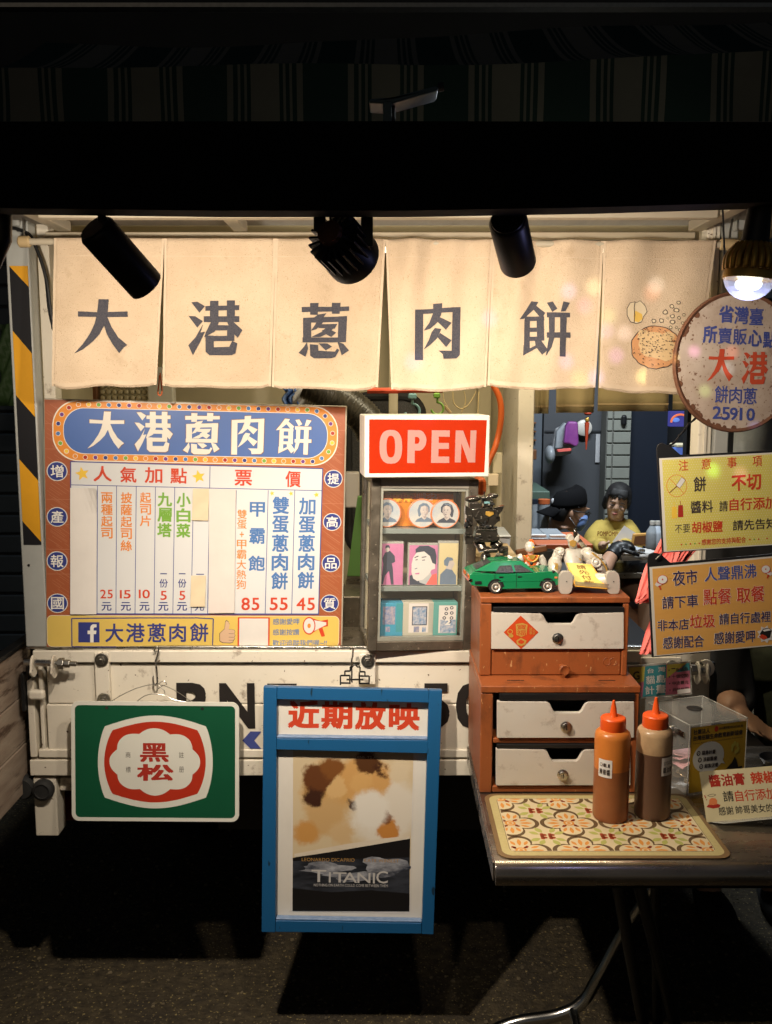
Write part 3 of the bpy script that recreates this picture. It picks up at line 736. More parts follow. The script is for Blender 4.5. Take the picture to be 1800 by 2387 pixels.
for xx in (-.8, .8): MB().bar((xx, 1.33, 1.92), (xx, 1.49, ceil_z), .03, .02).build('hatch_arm', 'black_metal', tk)
# gas-strut bracket details beside the posts
for q, xo in ((z3(75, 165), 0), (z5(1490, 190), 0)):
    a = at(q, TG - .01); MB().box(a.x - .017, a.x + .017, TG - .012, TG + .02, a.z - .016, a.z + .02).build('hinge_bracket', 'post_grey', tk, bevel=.004)
b = MB(); b.tube([at(z3(152, 150), 2.16), at(z3(155, 280), 2.15)], .0025, 6); b.tube([at(z5(1410, 170), 2.16), at(z5(1390, 300), 2.15)], .0025, 6); b.build('hanger_wire', 'zinc', tk)
b = MB(); b.tube(bez([at(z3(*q), 2.185) for q in ((50, 225), (120, 235), (200, 290), (260, 420), (300, 560), (320, 700), (345, 880))], 8), .004, 7); b.tube(bez([at(z3(*q), 2.19) for q in ((110, 240), (190, 265), (240, 360), (290, 520), (318, 760), (350, 900))], 8), .003, 7)
b.build('cable', 'black_plastic', tk, smooth=True)
# left gate folded open
sg = thing('side_gate', 'peeling cream side gate board swung open at the lower left edge', 'gate', (-.9, 2.2, .8))
xg = -.889
for i in range(3):
    gz0 = at((0, 1862), 2.18).z; gz1 = at((0, 1525), 2.18).z; h = (gz1 - gz0) / 3
    MB().box(xg - .02, xg + random.uniform(-.002, .001), 1.9, 2.33, gz0 + i * h + .001, gz0 + (i + 1) * h - .001).build('plank', 'chipped', sg, bevel=.003)
MB().box(xg - .022, xg + .003, 1.9, 2.34, gz1, gz1 + .012).build('edge_trim', 'black_metal', sg, bevel=.002)
# ------------------------------------------------------------------ inside of the truck
IY = 3.0
def ip(name, m, p0, p1, Y0, Y1, **k): return tp(name, m, p0, p1, Y0, Y1, **k)
xr = at(zp(95, 500), IY).x
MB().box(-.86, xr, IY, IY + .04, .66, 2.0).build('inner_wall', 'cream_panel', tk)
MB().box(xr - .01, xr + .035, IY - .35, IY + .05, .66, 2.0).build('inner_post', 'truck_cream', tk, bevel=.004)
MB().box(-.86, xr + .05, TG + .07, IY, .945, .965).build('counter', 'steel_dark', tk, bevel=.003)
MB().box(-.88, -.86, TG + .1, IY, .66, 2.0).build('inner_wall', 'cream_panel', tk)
# rear window with rubber seal
wa, wb = at(zh(420, 75), IY - .002), at(zh(975, 215), IY - .002)
def rrx(x0, x1, z0, z1, r, Y): return [Vector((a, Y, b)) for a, b in rrect(x0, x1, z0, z1, r, 6)]
wn = MB().tube(rrx(wa.x, wb.x, wa.z - .5, wa.z, .06, IY - .004), .014, 8, closed=True).build('rear_window', 'rubber', tk, smooth=True)
MB().poly(rrx(wa.x, wb.x, wa.z - .5, wa.z, .06, IY - .003)).build('pane', 'car_glass', wn)
for x_, wid in ((760, 36), (1440, 50)):
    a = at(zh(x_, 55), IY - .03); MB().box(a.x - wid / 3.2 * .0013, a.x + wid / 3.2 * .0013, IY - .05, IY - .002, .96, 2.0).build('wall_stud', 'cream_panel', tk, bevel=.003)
# cooking wall tiles behind the left edge of the curtain (quilted steel pads)
q = thing('splash_panel', 'quilted pale splash panel showing between curtain and menu board at left', 'panel', at(z3(800, 1300), 2.8))
a = at(z3(640, 1262), 2.8); b_ = at(z3(950, 1262), 2.8); w = (b_.x - a.x) / 8
for i in range(8):
    for j in range(6):
        MB().box(a.x + i * w + .001, a.x + (i + 1) * w - .001, 2.8, 2.82, a.z + .05 - (j + 1) * w, a.z + .05 - j * w - .002).build('tile', 'cream_panel', q, bevel=.006)
MB().box(b_.x + .005, b_.x + .08, 2.79, 2.83, a.z - .3, a.z + .06).build('side_block', 'sign_white', q, bevel=.004)
MB().box(a.x - .06, a.x - .003, 2.79, 2.83, a.z - .3, a.z + .06).build('side_block', 'wood_brown', q, bevel=.004)
# boards at the wall left of the glass cabinet
o = MB().pbox(zc(-60, 590), zc(66, 900), 2.75, 2.78).build('cutting_board', 'white_plastic', None, bevel=.006); tag(o, 'white cutting board leaning inside the truck left of the glass cabinet', 'board')
o = MB().poly([at(zc(*q), 2.6) for q in ((-40, 1490), (50, 800), (125, 800), (150, 1490))], (0, .02, 0)).build('green_board', 'green_board', None, bevel=.003); tag(o, 'green plastic board standing left of the glass cabinet', 'board')
o = MB().pbox(zc(-80, 1660), zc(160, 2080), 2.45, 2.9).build('metal_box', 'steel_dark', None, bevel=.004); tag(o, 'grey metal box on the counter between menu board and glass cabinet', 'box')
o = MB(); o.grid(14, 8, lambda u, v: at(zh(-60 + u * 110 + 14 * sin(v * 9), 20 + 140 * v), 2.7) + Vector((0, .02 * sin(u * 14 + v * 5), 0))); o = o.build('blue_bag', 'bag_blue', None, smooth='all', fix=False, solid=.004); tag(o, 'crumpled blue plastic bag above the menu board', 'bag')
o = MB(); o.grid(12, 8, lambda u, v: at(zh(10 + u * 165, 20 + 140 * v), 2.68) + Vector((0, .012 * sin(u * 11 + v * 7), 0))); o = o.build('white_bag', 'bag_white', None, smooth='all', fix=False, solid=.004); tag(o, 'white plastic wrap beside the blue bag above the menu board', 'bag')
o = MB(); o.tube([at(zh(x_, y_), 2.62) for x_, y_ in ((150, -40), (230, 30), (330, 75), (450, 150), (560, 240), (600, 330))], .045, 16)
pts = bez([at(zh(x_, y_), 2.62) for x_, y_ in ((120, -30), (230, 30), (340, 85), (460, 165), (560, 260), (610, 360))], 16)
o = MB(); o.tube(pts, [.047 + .003 * sin(i * 2.6) for i in range(len(pts))], 18); o = o.build('exhaust_duct', 'duct_black', None, smooth='all'); tag(o, 'black ribbed flexible duct running down behind the menu board', 'duct')
o = MB(); o.tube([at(zh(565, 34), 2.5), at(zh(800, 34), 2.5)], .008, 10); o.tube([at(zh(800, 34), 2.5), at(zh(1130, 34), 2.5)], .006, 8); o = o.build('utensil_rail', 'rope_red', None, smooth=True); tag(o, 'red and dark utensil rail under the curtain gap', 'rail')
def hook(name, p, m, label, sc=1.0):
    c = at(p, 2.5); b = MB(); pts = [c + Vector((0, 0, .02 * sc)), c]
    pts += [c + Vector((.016 * sc * sin(t), 0, -.02 * sc + .016 * sc * cos(t))) for t in [i * .35 for i in range(14)]]
    b.tube(bez(pts, 3), .003 * sc, 7); o = b.build(name, m, None, smooth='all')
    tag(o, label, 'hook', 'hooks hanging above the OPEN sign'); return o
o = hook('hanging_hook', zh(903, 120), 'hook_teal', 'pale teal clip with curved hook above the OPEN sign', 1.2)
MB().pbox(zh(872, 55), zh(935, 98), 2.49, 2.51).build('clip', 'hook_teal', o, bevel=.004)
o = hook('hanging_hook', zh(1090, 110), 'hook_green', 'lime green plastic hook above the OPEN sign', 1.0)
MB().pbox(zh(1062, 50), zh(1112, 92), 2.49, 2.51).build('clip', 'hook_green', o, bevel=.004)
o = MB(); o.bar(at(zh(1140, 145), 2.52), at(zh(1192, 205), 2.52), .008, .008); o = o.build('wooden_peg', 'wood_pale', None, bevel=.002); tag(o, 'small wooden peg hanging on a string above the OPEN sign', 'peg')
o = MB(); o.tube(bez([at(zh(*q), 2.53) for q in ((1205, 40), (1215, 130), (1270, 170), (1330, 130), (1380, 40))], 6), .0016, 5); o.tube(bez([at(zh(*q), 2.53) for q in ((1290, 40), (1300, 120), (1270, 200))], 5), .0015, 5); o.tube(bez([at(zh(*q), 2.53) for q in ((1132, 50), (1140, 110), (1165, 150))], 5), .0014, 5); o.tube([at(zh(1400, 40), 2.53), at(zh(1393, 210), 2.53)], .002, 5)
o = o.build('hanging_string', 'khaki', None, smooth=True); tag(o, 'loose pale strings hanging above the OPEN sign', 'string')
o = MB(); o.tube(bez([at(zp(*q), 2.6) for q in ((0, 60), (45, 150), (62, 260), (50, 400), (15, 540), (-30, 640), (-70, 740))], 8), .0085, 10); o = o.build('gas_hose', 'hose', None, smooth='all'); tag(o, 'orange rubber gas hose hanging right of the OPEN sign', 'hose')
o = MB().pbox(zp(0, 585), zp(70, 745), 2.7, 2.72).build('paper_card', 'cream_panel', None, bevel=.002); tag(o, 'blank cream card on the truck wall right of the OPEN sign', 'card')
o = MB().pbox(zp(-40, 750), zp(40, 842), 2.68, 2.7).build('paper_card', 'paper_tan', None, bevel=.002); tag(o, 'smaller tan card below the cream card right of the OPEN sign', 'card')
o = MB().pbox(zc(1075, 640), zc(1160, 800), 2.35, 2.45).build('red_tub', 'hose', None, bevel=.02); tag(o, 'red plastic tub behind the glass cabinet corner above the black robot', 'tub')
o = MB(); o.grid(8, 10, lambda u, v: at(zl(-10 + 190 * u, -900 + 700 * v), 2.9) + Vector((0, .02 * sin(u * 9 + v * 12), 0))); o = o.build('tarpaulin', 'green_tarp', None, smooth='all', fix=False, solid=.003); tag(o, 'dark green tarpaulin hanging behind the striped left post', 'tarpaulin')
o = MB(); o.grid(6, 10, lambda u, v: at(z3(310 + 50 * u, 560 + 340 * v), 2.35) + Vector((0, .015 * sin(u * 7 + v * 12), 0))); o = o.build('tarpaulin', 'green_tarp', None, smooth='all', fix=False, solid=.003); tag(o, 'narrow green tarpaulin strip between left post and curtain', 'tarpaulin')

# ================================================================== HATCH FASCIA, LAMPS
fa = thing('hatch_fascia', 'wide black fascia of the lifted hatch across the top', 'fascia', (0, 1.3, 1.9))
pts = [at(q, 1.3) for q in ((-90, 484), (250, 488), (500, 491), (960, 491), (1400, 483), (1900, 468), (1900, 284), (900, 282), (-90, 283))]
MB().poly(pts, (0, .05, 0)).build('cover_cloth', 'black_cloth', fa, bevel=.006)
def spot(name, loc, aim, energy, size, blend, color, radius=.02, parent=None):
    d = bpy.data.lights.new(name, 'SPOT'); d.energy = energy; d.color = color; d.spot_size = radians(size); d.spot_blend = blend; d.shadow_soft_size = radius
    o = bpy.data.objects.new(name, d); COL.objects.link(o); o.location = loc
    o.rotation_euler = (Vector(aim) - Vector(loc)).to_track_quat('-Z', 'Y').to_euler()
    return o
WARM = (1.0, .86, .69)
def can_lamp(label, c, ax, L, r, top, energy, aim, size):
    t = thing('spot_lamp', label, 'lamp', c, 'spot lamps hanging from the hatch')
    ax = Vector(ax).normalized(); c = Vector(c)
    b = MB(); b.lathe(c, ax, [(r * .9, 0), (r, .004), (r, L), (r * .88, L), (r * .86, L - .012)], 32); b.build('lamp_body', 'black_metal', t, smooth=True)
    b = MB(); b.lathe(c, -ax, [(r * .86, 0), (r * .84, .003)], 28); b.build('back_cap', 'black_metal', t, smooth=True)
    b = MB(); b.lathe(c + ax * (L - .010), ax, [(r * .84, 0), (r * .84, .002)], 24); b.build('lens', 'lamp_mouth', t)
    b = MB(); b.bar(top, c + ax * .02, .010, .006); b.build('stem', 'black_metal', t)
    spot('lamp_light', c + ax * (L + .006), aim, energy, size, 1.0, WARM)
    return t
c = at(V(206, 494), 1.36); e = at(V(304, 604), 1.42)
can_lamp('black cylinder spot lamp tilted to the right over the first curtain character', c, (e - c), (e - c).length + .012, .0272, at(V(215, 430), 1.36), 66, (.08, 2.05, .25), 116)
c = at(V(1097, 476), 1.36); e = at(V(1117, 560), 1.44)
can_lamp('black cylinder spot lamp pointing almost straight down at the right', c, (e - c), (e - c).length + .008, .0272, at(V(1099, 430), 1.36), 27, (.46, 2.1, 1.52), 116)
# finned lamp
t = thing('finned_lamp', 'black finned floodlight with rusty back in a yoke at the centre', 'lamp', at(V(735, 530), 1.38))
c = at(z4(495, 285), 1.36); ax = Vector((.42, .86, -.36)).normalized()
b = MB(); b.lathe(c - ax * .012, ax, [(.012, 0), (.02, .008), (.026, .03), (.040, .055), (.041, .075), (.037, .078)], 30); b.build('lamp_body', 'black_metal', t, smooth=True)
u_, v_ = MB().frame(ax)
for i in range(20):
    w = 2 * pi * i / 20; d = u_ * cos(w) + v_ * sin(w)
    MB().obox(c + ax * .022 + d * .026, d * .013, ax * .026, ax.cross(d) * .0018).build('fin', 'black_metal', t, bevel=.001, seg=1)
MB().lathe(c - ax * .014, ax, [(.004, -.003), (.017, -.002), (.018, .006)], 24).build('back_cap', 'rust', t, smooth=True)
MB().lathe(c + ax * .0655, ax, [(.036, 0), (.036, .002)], 24).build('lens', 'lamp_mouth', t)
yk = MB()
for p0, p1 in ((z4(404, 60), z4(404, 250)), (z4(711, 60), z4(711, 345))):
    yk.bar(at(p0, 1.37), at(p1, 1.37), .017, .003)
yk.build('yoke', 'black_metal', t, bevel=.001)
MB().tube(bez([at(z4(*q), 1.355) for q in ((490, 235), (500, 175), (550, 135), (620, 128), (690, 130))], 6), .003, 7).build('cord', 'black_plastic', t, smooth='all')
spot('lamp_light', c + ax * .088, (-.20, 2.1, 1.58), 19, 152, 1.0, WARM)
# dark fitting cut by the left edge of the frame
t = thing('spot_lamp', 'black lamp housing cut off by the left edge of the photo', 'lamp', at((10, 550), 1.36), 'spot lamps hanging from the hatch')
b = MB(); b.tube([at((-12, 455), 1.36), at((8, 500), 1.36), at((9, 560), 1.36), at((-6, 625), 1.36)], [.012, .012, .011, .004], 10); b.build('lamp_body', 'black_metal', t, smooth='all')
spot('lamp_light', at((-30, 640), 1.38), (-.50, 2.1, 1.66), 25, 100, 1.0, WARM)
# small bracket standing on the fascia
t = thing('lamp_bracket', 'small blue grey lamp arm standing on top of the black fascia', 'bracket', at(z2(20, 500), 1.36))
MB().pbox(z2(0, 440), z2(40, 530), 1.36, 1.38).build('stand', 'black_metal', t, bevel=.002)
mat('bracket_blue', (.10, .16, .18), .4, var=.3)
MB().poly([at(z2(*q), 1.35) for q in ((-75, 445), (-70, 425), (20, 420), (215, 370), (230, 378), (215, 395), (20, 450))], (0, .05, 0)).build('arm', 'bracket_blue', t, bevel=.003)
MB().cyl(at(z2(226, 378), 1.37), at(z2(248, 374), 1.37), .006, n=10).build('tip', 'black_plastic', t)
MB().box(*(lambda a: (a.x, a.x + .012, 1.35, 1.38, a.z - .05, a.z))(at(z1(1655, 430), 1.35))).build('stand', 'bracket_blue', t, bevel=.002)
# disco bulb
t = thing('disco_bulb', 'lit crystal disco bulb with gold finned collar at the right edge', 'bulb', at(V(1625, 580), 1.34))
bc = at(z5(1522, 545), 1.34); kpx = 1.34 / 2200 / 2.78 * 1.0
rb = 158 * kpx * 1.0
dax = (at(z5(1500, 690), 1.34) - bc).normalized()
b = MB(); pr = [(rb * sin(a), rb * .92 * (cos(a))) for a in [pi / 2 * i / 6 for i in range(0, 7)]]
b.lathe(bc, dax, pr, 14); b.build('dome', 'dome', t)
b = MB(); b.ell(bc + dax * rb * .28, rb * .55, rb * .4, rb * .28, 12, 8); b.build('lamp_core', 'dome_core', t, smooth='all')
b = MB(); b.lathe(bc, -dax, [(rb * 1.04, -.004), (rb * 1.04, .006), (rb * .97, .010), (rb * .8, .036), (rb * .5, .048)], 32); b.build('collar', 'gold', t, smooth=True)
u_, v_ = MB().frame(dax)
for i in range(22):
    w = 2 * pi * i / 22; d = u_ * cos(w) + v_ * sin(w); bb = MB()
    p0 = bc - dax * .008 + d * rb * .98; p1 = bc - dax * .044 + d * rb * .62
    bb.tube(bez([p0, (p0 + p1) / 2 + d * .006, p1], 4), [.0042] * 9 , 6); bb.build('fin', 'gold', t, smooth='all')
b = MB(); b.lathe(bc - dax * .046, -dax, [(rb * .55, 0), (rb * .5, .02), (rb * .42, .075), (rb * .42, .12)], 20); b.build('socket', 'black_plastic', t, smooth=True)
# its thrown specks of colour
aims = [(z4(1430, 815), (.5, .45, 1), 1.0), (z4(890, 1110), (.45, .4, 1), 1.0), (z5(285, 630), (.55, .5, 1), 1.0), (z5(465, 600), (1, .95, .7), .9), (z5(885, 590), (.9, .95, 1), .8), (z5(400, 730), (.9, .4, .9), .6), (z5(670, 915), (.95, .9, 1), .9), (z5(265, 1110), (.7, .4, 1), .9),
        (z5(610, 1070), (.7, .45, 1), .9), (z5(805, 1210), (1, .95, .55), 1.6), (z5(470, 1220), (.5, .45, 1), 1.1), (z5(540, 900), (.5, .45, 1), .6), (z5(1020, 1140), (.9, .5, .9), .6), (z5(360, 1230), (.8, 1, .4), .5), (z5(550, 800), (.7, 1, .5), .5), (z5(860, 640), (1, .45, .3), .6),
        (zn(640, 380), (.5, 1, .4), .7), (zn(900, 420), (.8, .5, 1), .5), (zc(680, 120), (.6, .4, 1), .7), (ze(500, 1300), (.7, 1, .5), .5), (ze(750, 1050), (.8, .9, 1), .5), (ze(1060, 1680), (.4, .4, 1), .7), (ze(800, 870), (1, .4, .3), .5)]
src = bc + dax * (rb + .012)
for p, colr, e in aims:
    Yt = 2.16 if p[1] < 930 and p[0] < 1640 else (1.78 if p[0] > 1550 else 2.12)
    spot('speck_light', src, at(p, Yt), 17 * e, 3.6, 1.0, tuple(x ** 1.5 for x in colr), .006)
d = bpy.data.lights.new('bulb_light', 'POINT'); d.energy = .55; d.color = (.45, .45, 1.0); d.shadow_soft_size = .03
o = bpy.data.objects.new('bulb_light', d); COL.objects.link(o); o.location = src + dax * .02
# work light inside the truck and in the shop
t = thing('tube_lamp', 'warm tube lamp under the truck roof behind the curtain', 'lamp', (0, 2.55, 1.95))
MB().cyl((-.3, 2.4, 1.936), (.75, 2.4, 1.936), .008).build('tube', 'tube_light', t)
d = bpy.data.lights.new('tube_light', 'AREA'); d.shape = 'RECTANGLE'; d.size = 1.0; d.size_y = .03; d.energy = 6.5; d.color = (1, .86, .58)
o = bpy.data.objects.new('tube_light', d); COL.objects.link(o); o.location = (.2, 2.4, 1.926)
t = thing('ceiling_lamp', 'cool ceiling lamp in the shop behind the truck', 'lamp', (1.0, 4.0, 2.6))
MB().box(.6, 1.5, 3.98, 4.06, 2.58, 2.61).build('diffuser', 'tube_light', t)
d = bpy.data.lights.new('shop_light', 'AREA'); d.shape = 'RECTANGLE'; d.size = .9; d.size_y = .1; d.energy = 54; d.color = (.84, .93, 1.0)
o = bpy.data.objects.new('shop_light', d); COL.objects.link(o); o.location = (1.0, 4.02, 2.57)

# ================================================================== CURTAINS
NY = 2.10
nr = thing('noren_curtain', 'long cream cloth curtain in six flaps printed with five large dark characters', 'curtain', at(V(830, 520), NY))
tops = [z3(350, 290), z3(1068, 295), z4(122, 297), z4(831, 300), z4(1530, 303), z5(580, 308), z5(1305, 308)]
bots = [(z3(350, 1258), z3(1022, 1248)), (z3(1062, 1252), z4(95, 1262)), (z4(100, 1262), z4(782, 1272)), (z4(868, 1280), z4(1482, 1268)), (z4(1490, 1258), z5(512, 1268)), (z5(536, 1276), z5(1175, 1305))]
split = [.36, .30, .17, .42, .30, 1]
def cy(X, z):
    t = max(0, min(1, (1.925 - z) / .33))
    s = 0
    for x0, A, ww, fr in ((-.55, .0030, .18, 26), (-.16, .0050, .12, 45), (.08, .0125, .16, 62), (.24, .0135, .12, 70), (.45, .009, .16, 48), (.66, .007, .1, 34)):
        s += A * math.exp(-((X - x0) / ww) ** 2) * sin(fr * X + 3 * t + x0 * 9) * (1 - .55 * t)
    s += .011 * noise.noise(Vector((X * 6, z * 3, 1.3))) + .0026 * noise.noise(Vector((X * 22, z * 14, 4)))
    return NY + s - .012 * t * t
def cpt(p, h=0):
    a = at(p, NY); return Vector((a.x, cy(a.x, a.z) - h, a.z))
def flap_px(i, u, v):
    t0, t1 = Vector(tops[i]), Vector(tops[i + 1]); b0, b1 = Vector(bots[i][0]), Vector(bots[i][1])
    # open seams curve away from their neighbour below the stitched part
    def edge(t, b, s):
        st = split[s] if 0 <= s < 6 else 0
        q = t + (b - t) * v
        return q
    a = edge(t0, b0, i - 1); c = edge(t1, b1, i)
    p = a + (c - a) * u
    p = Vector((p.x, p.y + (3 * sin(pi * u) + 1.6 * sin(9 * u + i) + 5 * noise.noise(Vector((u * 3.1 + i * 5, i, 0))) - 3 * (abs(u - .5) > .46)) * v * v))
    return p
for i in range(6):
    b = MB(); b.grid(26, 38, lambda u, v: cpt(flap_px(i, u, v)))
    fl = b.build('flap', 'canvas', nr, smooth='all', fix=False, solid=.0012)
    hm = MB()
    for e0, e1, vert in ((.0, .022, 1), (.978, 1.0, 1), (.958, .985, 0), (.118, .124, 0)):
        if vert: hm.grid(1, 38, lambda u, v: cpt(flap_px(i, e0 + (e1 - e0) * u, v), .0014))
        else: hm.grid(26, 1, lambda u, v: cpt(flap_px(i, u, e0 + (e1 - e0) * v), .0017))
    hm.build('hem', 'canvas_hem', fl, smooth='all', fix=False)
def cloth_print(name, m, polys, h=.0022, cut=.012, parent=nr):
    bm = bmesh.new()
    for pi_, pts in enumerate(polys):
        P = [Vector((q.x, 0, q.z)) for q in (at(p, NY) for p in pts)]
        vs = [bm.verts.new(p) for p in P]
        for t in tessellate_polygon([P]):
            try: bm.faces.new([vs[k] for k in t])
            except ValueError: pass
        for v in vs: v.co.y = -pi_ * .00004
    for _ in range(3):
        ed = [e for e in bm.edges if e.calc_length() > cut]
        if not ed: break
        bmesh.ops.subdivide_edges(bm, edges=ed, cuts=1); bmesh.ops.triangulate(bm, faces=bm.faces)
    for v in bm.verts: v.co.y = cy(v.co.x, v.co.z) - h + v.co.y
    me = bpy.data.meshes.new(name); 
    for v in bm.verts: v.co -= ORG[parent.name]
    bm.to_mesh(me); bm.free(); me.materials.append(MT(m))
    o = bpy.data.objects.new(name, me); COL.objects.link(o); o.parent = parent; ORG[o.name] = ORG[parent.name]
    return o
for ch, zz in (('大', z3), ('港', z3), ('蔥', z4), ('肉', z4), ('餅', z5)):
    cloth_print('lettering', 'canvas_ink', [[zz(*p) for p in s] for s in HEAVY[ch]])
# printed bun, egg and scallion bits on the last flap
def wob(cx, cy_, rx, ry, n, a, seed):
    rnd = random.Random(seed); out = []
    for i in range(n):
        t = 2 * pi * i / n; k = 1 + a * (rnd.random() - .5); out.append(z5(cx + rx * k * cos(t), cy_ + ry * k * sin(t)))
    return out
cloth_print('bun_print', 'ink_dk', [wob(905, 1000, 158, 142, 40, .05, 1)], .0020)
cloth_print('bun_print', 'bun_orange', [wob(905, 1000, 152, 136, 40, .05, 1)], .0024)
cloth_print('bun_print', 'bun_light', [wob(905, 985, 110, 85, 24, .25, 2), wob(960, 1050, 60, 40, 16, .3, 3), wob(830, 920, 40, 30, 12, .3, 5), wob(985, 930, 36, 30, 12, .3, 6)], .0027)
rnd = random.Random(5); sp_ = []
for i in range(230):
    t, q = rnd.random() * 6.28, sqrt(rnd.random()); x, y = 905 + 148 * q * cos(t), 1000 + 132 * q * sin(t)
    if y > 1040 and rnd.random() < .6: continue
    r_ = rnd.uniform(2.2, 5.0); sp_.append([z5(x + r_ * cos(a), y + r_ * sin(a)) for a in (0, 1.5, 3.1, 4.6)])
cloth_print('bun_print', 'ink_dk', sp_, .0031)
egg = [(772, 708), (740, 715), (720, 750), (722, 795), (745, 835), (785, 846), (820, 835), (832, 800), (855, 770), (845, 735), (822, 712), (808, 700), (785, 712)]
def off(P, d):
    cx = sum(p[0] for p in P) / len(P); cy0 = sum(p[1] for p in P) / len(P)
    return [(p[0] + (p[0] - cx) * d, p[1] + (p[1] - cy0) * d) for p in P]
cloth_print('egg_print', 'ink_dk', [[z5(*p) for p in off(egg, .04)]], .0020); cloth_print('egg_print', 'paper_tan', [[z5(*p) for p in off(egg, -.02)]], .0024)
cloth_print('egg_print', 'ink_egg', [[z5(*p) for p in ((770, 770), (782, 765), (800, 775), (822, 785), (826, 815), (800, 838), (772, 832), (765, 800))]], .0028)
cloth_print('egg_print', 'ink_dk', [[z5(*p) for p in ((771, 708), (776, 709), (770, 745), (776, 790), (772, 840), (767, 840), (770, 790), (765, 745))]], .0031)
sc_ = [(1053, 713, 13), (1012, 736, 15), (1038, 762, 17), (970, 773, 18), (1085, 793, 11), (1012, 800, 14), (1053, 812, 12), (985, 812, 9), (945, 828, 16), (898, 830, 16), (1012, 838, 17), (1075, 845, 11), (998, 873, 12), (1035, 873, 9), (1055, 890, 11)]
cloth_print('scallion_print', 'ink_dk', [wob(x, y, r_, r_ * .95, 9, .35, i) for i, (x, y, r_) in enumerate(sc_)], .0020)
cloth_print('scallion_print', 'paper_tan', [wob(x, y, r_ * .66, r_ * .6, 9, .35, i) for i, (x, y, r_) in enumerate(sc_)], .0024)
# rod
rd = thing('curtain_rod', 'pale wooden curtain rod with thicker end knobs', 'rod', at(V(830, 521), NY + .008))
RY = NY + .012
MB().cyl(at(V(60, 522), RY), at(V(1590, 529), RY), .0075, n=12).build('rod', 'roof_tube', rd, smooth=True)
for p0, p1 in ((V(40, 522), V(66, 522)), (V(1555, 527), V(1597, 530))):
    MB().lathe(at(p0, RY), at(p1, RY) - at(p0, RY), [(.009, 0), (.0125, .003), (.0125, (at(p1, RY) - at(p0, RY)).length - .003), (.010, (at(p1, RY) - at(p0, RY)).length)], 16).build('end_knob', 'wood_pale', rd, smooth=True)
# safety pin tied at the first slit
o = MB(); o.tube(bez([at(z3(*q), 2.15) for q in ((1038, 1165), (1046, 1230), (1050, 1290), (1038, 1312), (1024, 1295), (1030, 1240), (1034, 1180))], 5), .0016, 6); o = o.build('safety_pin', 'hose', None, smooth='all'); tag(o, 'orange wire pin hanging from the first slit of the curtain', 'pin')
# second curtain deeper inside
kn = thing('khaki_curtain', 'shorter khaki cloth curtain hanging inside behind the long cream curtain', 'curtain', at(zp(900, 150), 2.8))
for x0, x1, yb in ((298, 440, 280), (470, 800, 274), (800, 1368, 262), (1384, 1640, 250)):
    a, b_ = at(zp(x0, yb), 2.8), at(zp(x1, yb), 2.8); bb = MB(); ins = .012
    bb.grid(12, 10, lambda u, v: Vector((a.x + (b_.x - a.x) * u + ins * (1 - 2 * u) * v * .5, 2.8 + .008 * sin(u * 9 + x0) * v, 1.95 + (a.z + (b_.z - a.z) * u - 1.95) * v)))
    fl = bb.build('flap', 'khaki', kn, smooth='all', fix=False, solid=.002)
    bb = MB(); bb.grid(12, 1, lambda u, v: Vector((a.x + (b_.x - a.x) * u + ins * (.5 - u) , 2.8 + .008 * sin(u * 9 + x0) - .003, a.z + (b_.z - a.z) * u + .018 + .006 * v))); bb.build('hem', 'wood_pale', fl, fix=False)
# ================================================================== MENU BOARD
me_t = thing('menu_board', 'large menu board with blue title and price columns, propped on the tailgate', 'menu board', at(V(420, 1400), 2.2))
B = Board((V(97, 856), 2.218), (V(750, 881), 2.288), (V(740, 1395), 2.265), (V(97, 1403), 2.195))
b = MB(); B.slab(b, B.a0, B.a1, B.b0, B.b1, -.014, -.0005); b.build('backing_board', 'menu_edge', me_t, bevel=.002)
B.lay = 0
B.polyl('print', 'brick_print', [(B.a0 + .002, B.b0 + .002), (B.a1 - .004, B.b0 + .002), (B.a1 - .004, B.b1 - .003), (B.a0 + .002, B.b1 - .003)])
B.up()
W_, H_ = B.a1 - B.a0, B.b1 - B.b0
for i in range(1, 10):            # printed brick joints and hatch
    y = B.b0 + H_ * i / 10
    for x0, x1 in ((B.a0 + .002, B.a0 + .065), (B.a1 - .062, B.a1 - .004)): B.polyl('print', 'brick_line', [(x0, y), (x1, y), (x1, y + .0012), (x0, y + .0012)])
rnd = random.Random(3)
for i in range(95):
    for x0, x1 in ((B.a0 + .002, B.a0 + .064), (B.a1 - .061, B.a1 - .004)):
        y = B.b0 + H_ * (i + rnd.random()) / 97; w = rnd.uniform(.015, .05); xs = rnd.uniform(x0, x1 - w)
        if y - .7 * w > B.b0 + .004: B.polyl('print', 'brick_line', [(xs, y), (xs + w, y - .7 * w), (xs + w, y - .7 * w + .0009), (xs, y + .0009)])
B.up()
a0 = B.loc(z6(212, 350))[0]; a1 = B.loc(z7(1184, 400))[0]
bt = (B.loc(z6(420, 97))[1] + B.loc(z7(1000, 172))[1]) / 2; bb_ = (B.loc(z6(420, 588))[1] + B.loc(z7(1000, 640))[1]) / 2
hh = bt - bb_
B.rr('print', 'title_white', a0, a1, bb_, bt, hh * .42, n=14); B.up()
B.rr('print', 'menu_orange', a0 + .0025, a1 - .0025, bb_ + .0025, bt - .0025, hh * .41, n=14); B.up()
ins = .0262
B.rr('print', 'title_white', a0 + ins - .0015, a1 - ins + .0015, bb_ + ins * .72 - .0015, bt - ins * .72 + .0015, hh * .34, n=14); B.up()
B.rr('print', 'menu_blue', a0 + ins, a1 - ins, bb_ + ins * .72, bt - ins * .72, hh * .335, n=14); B.up()
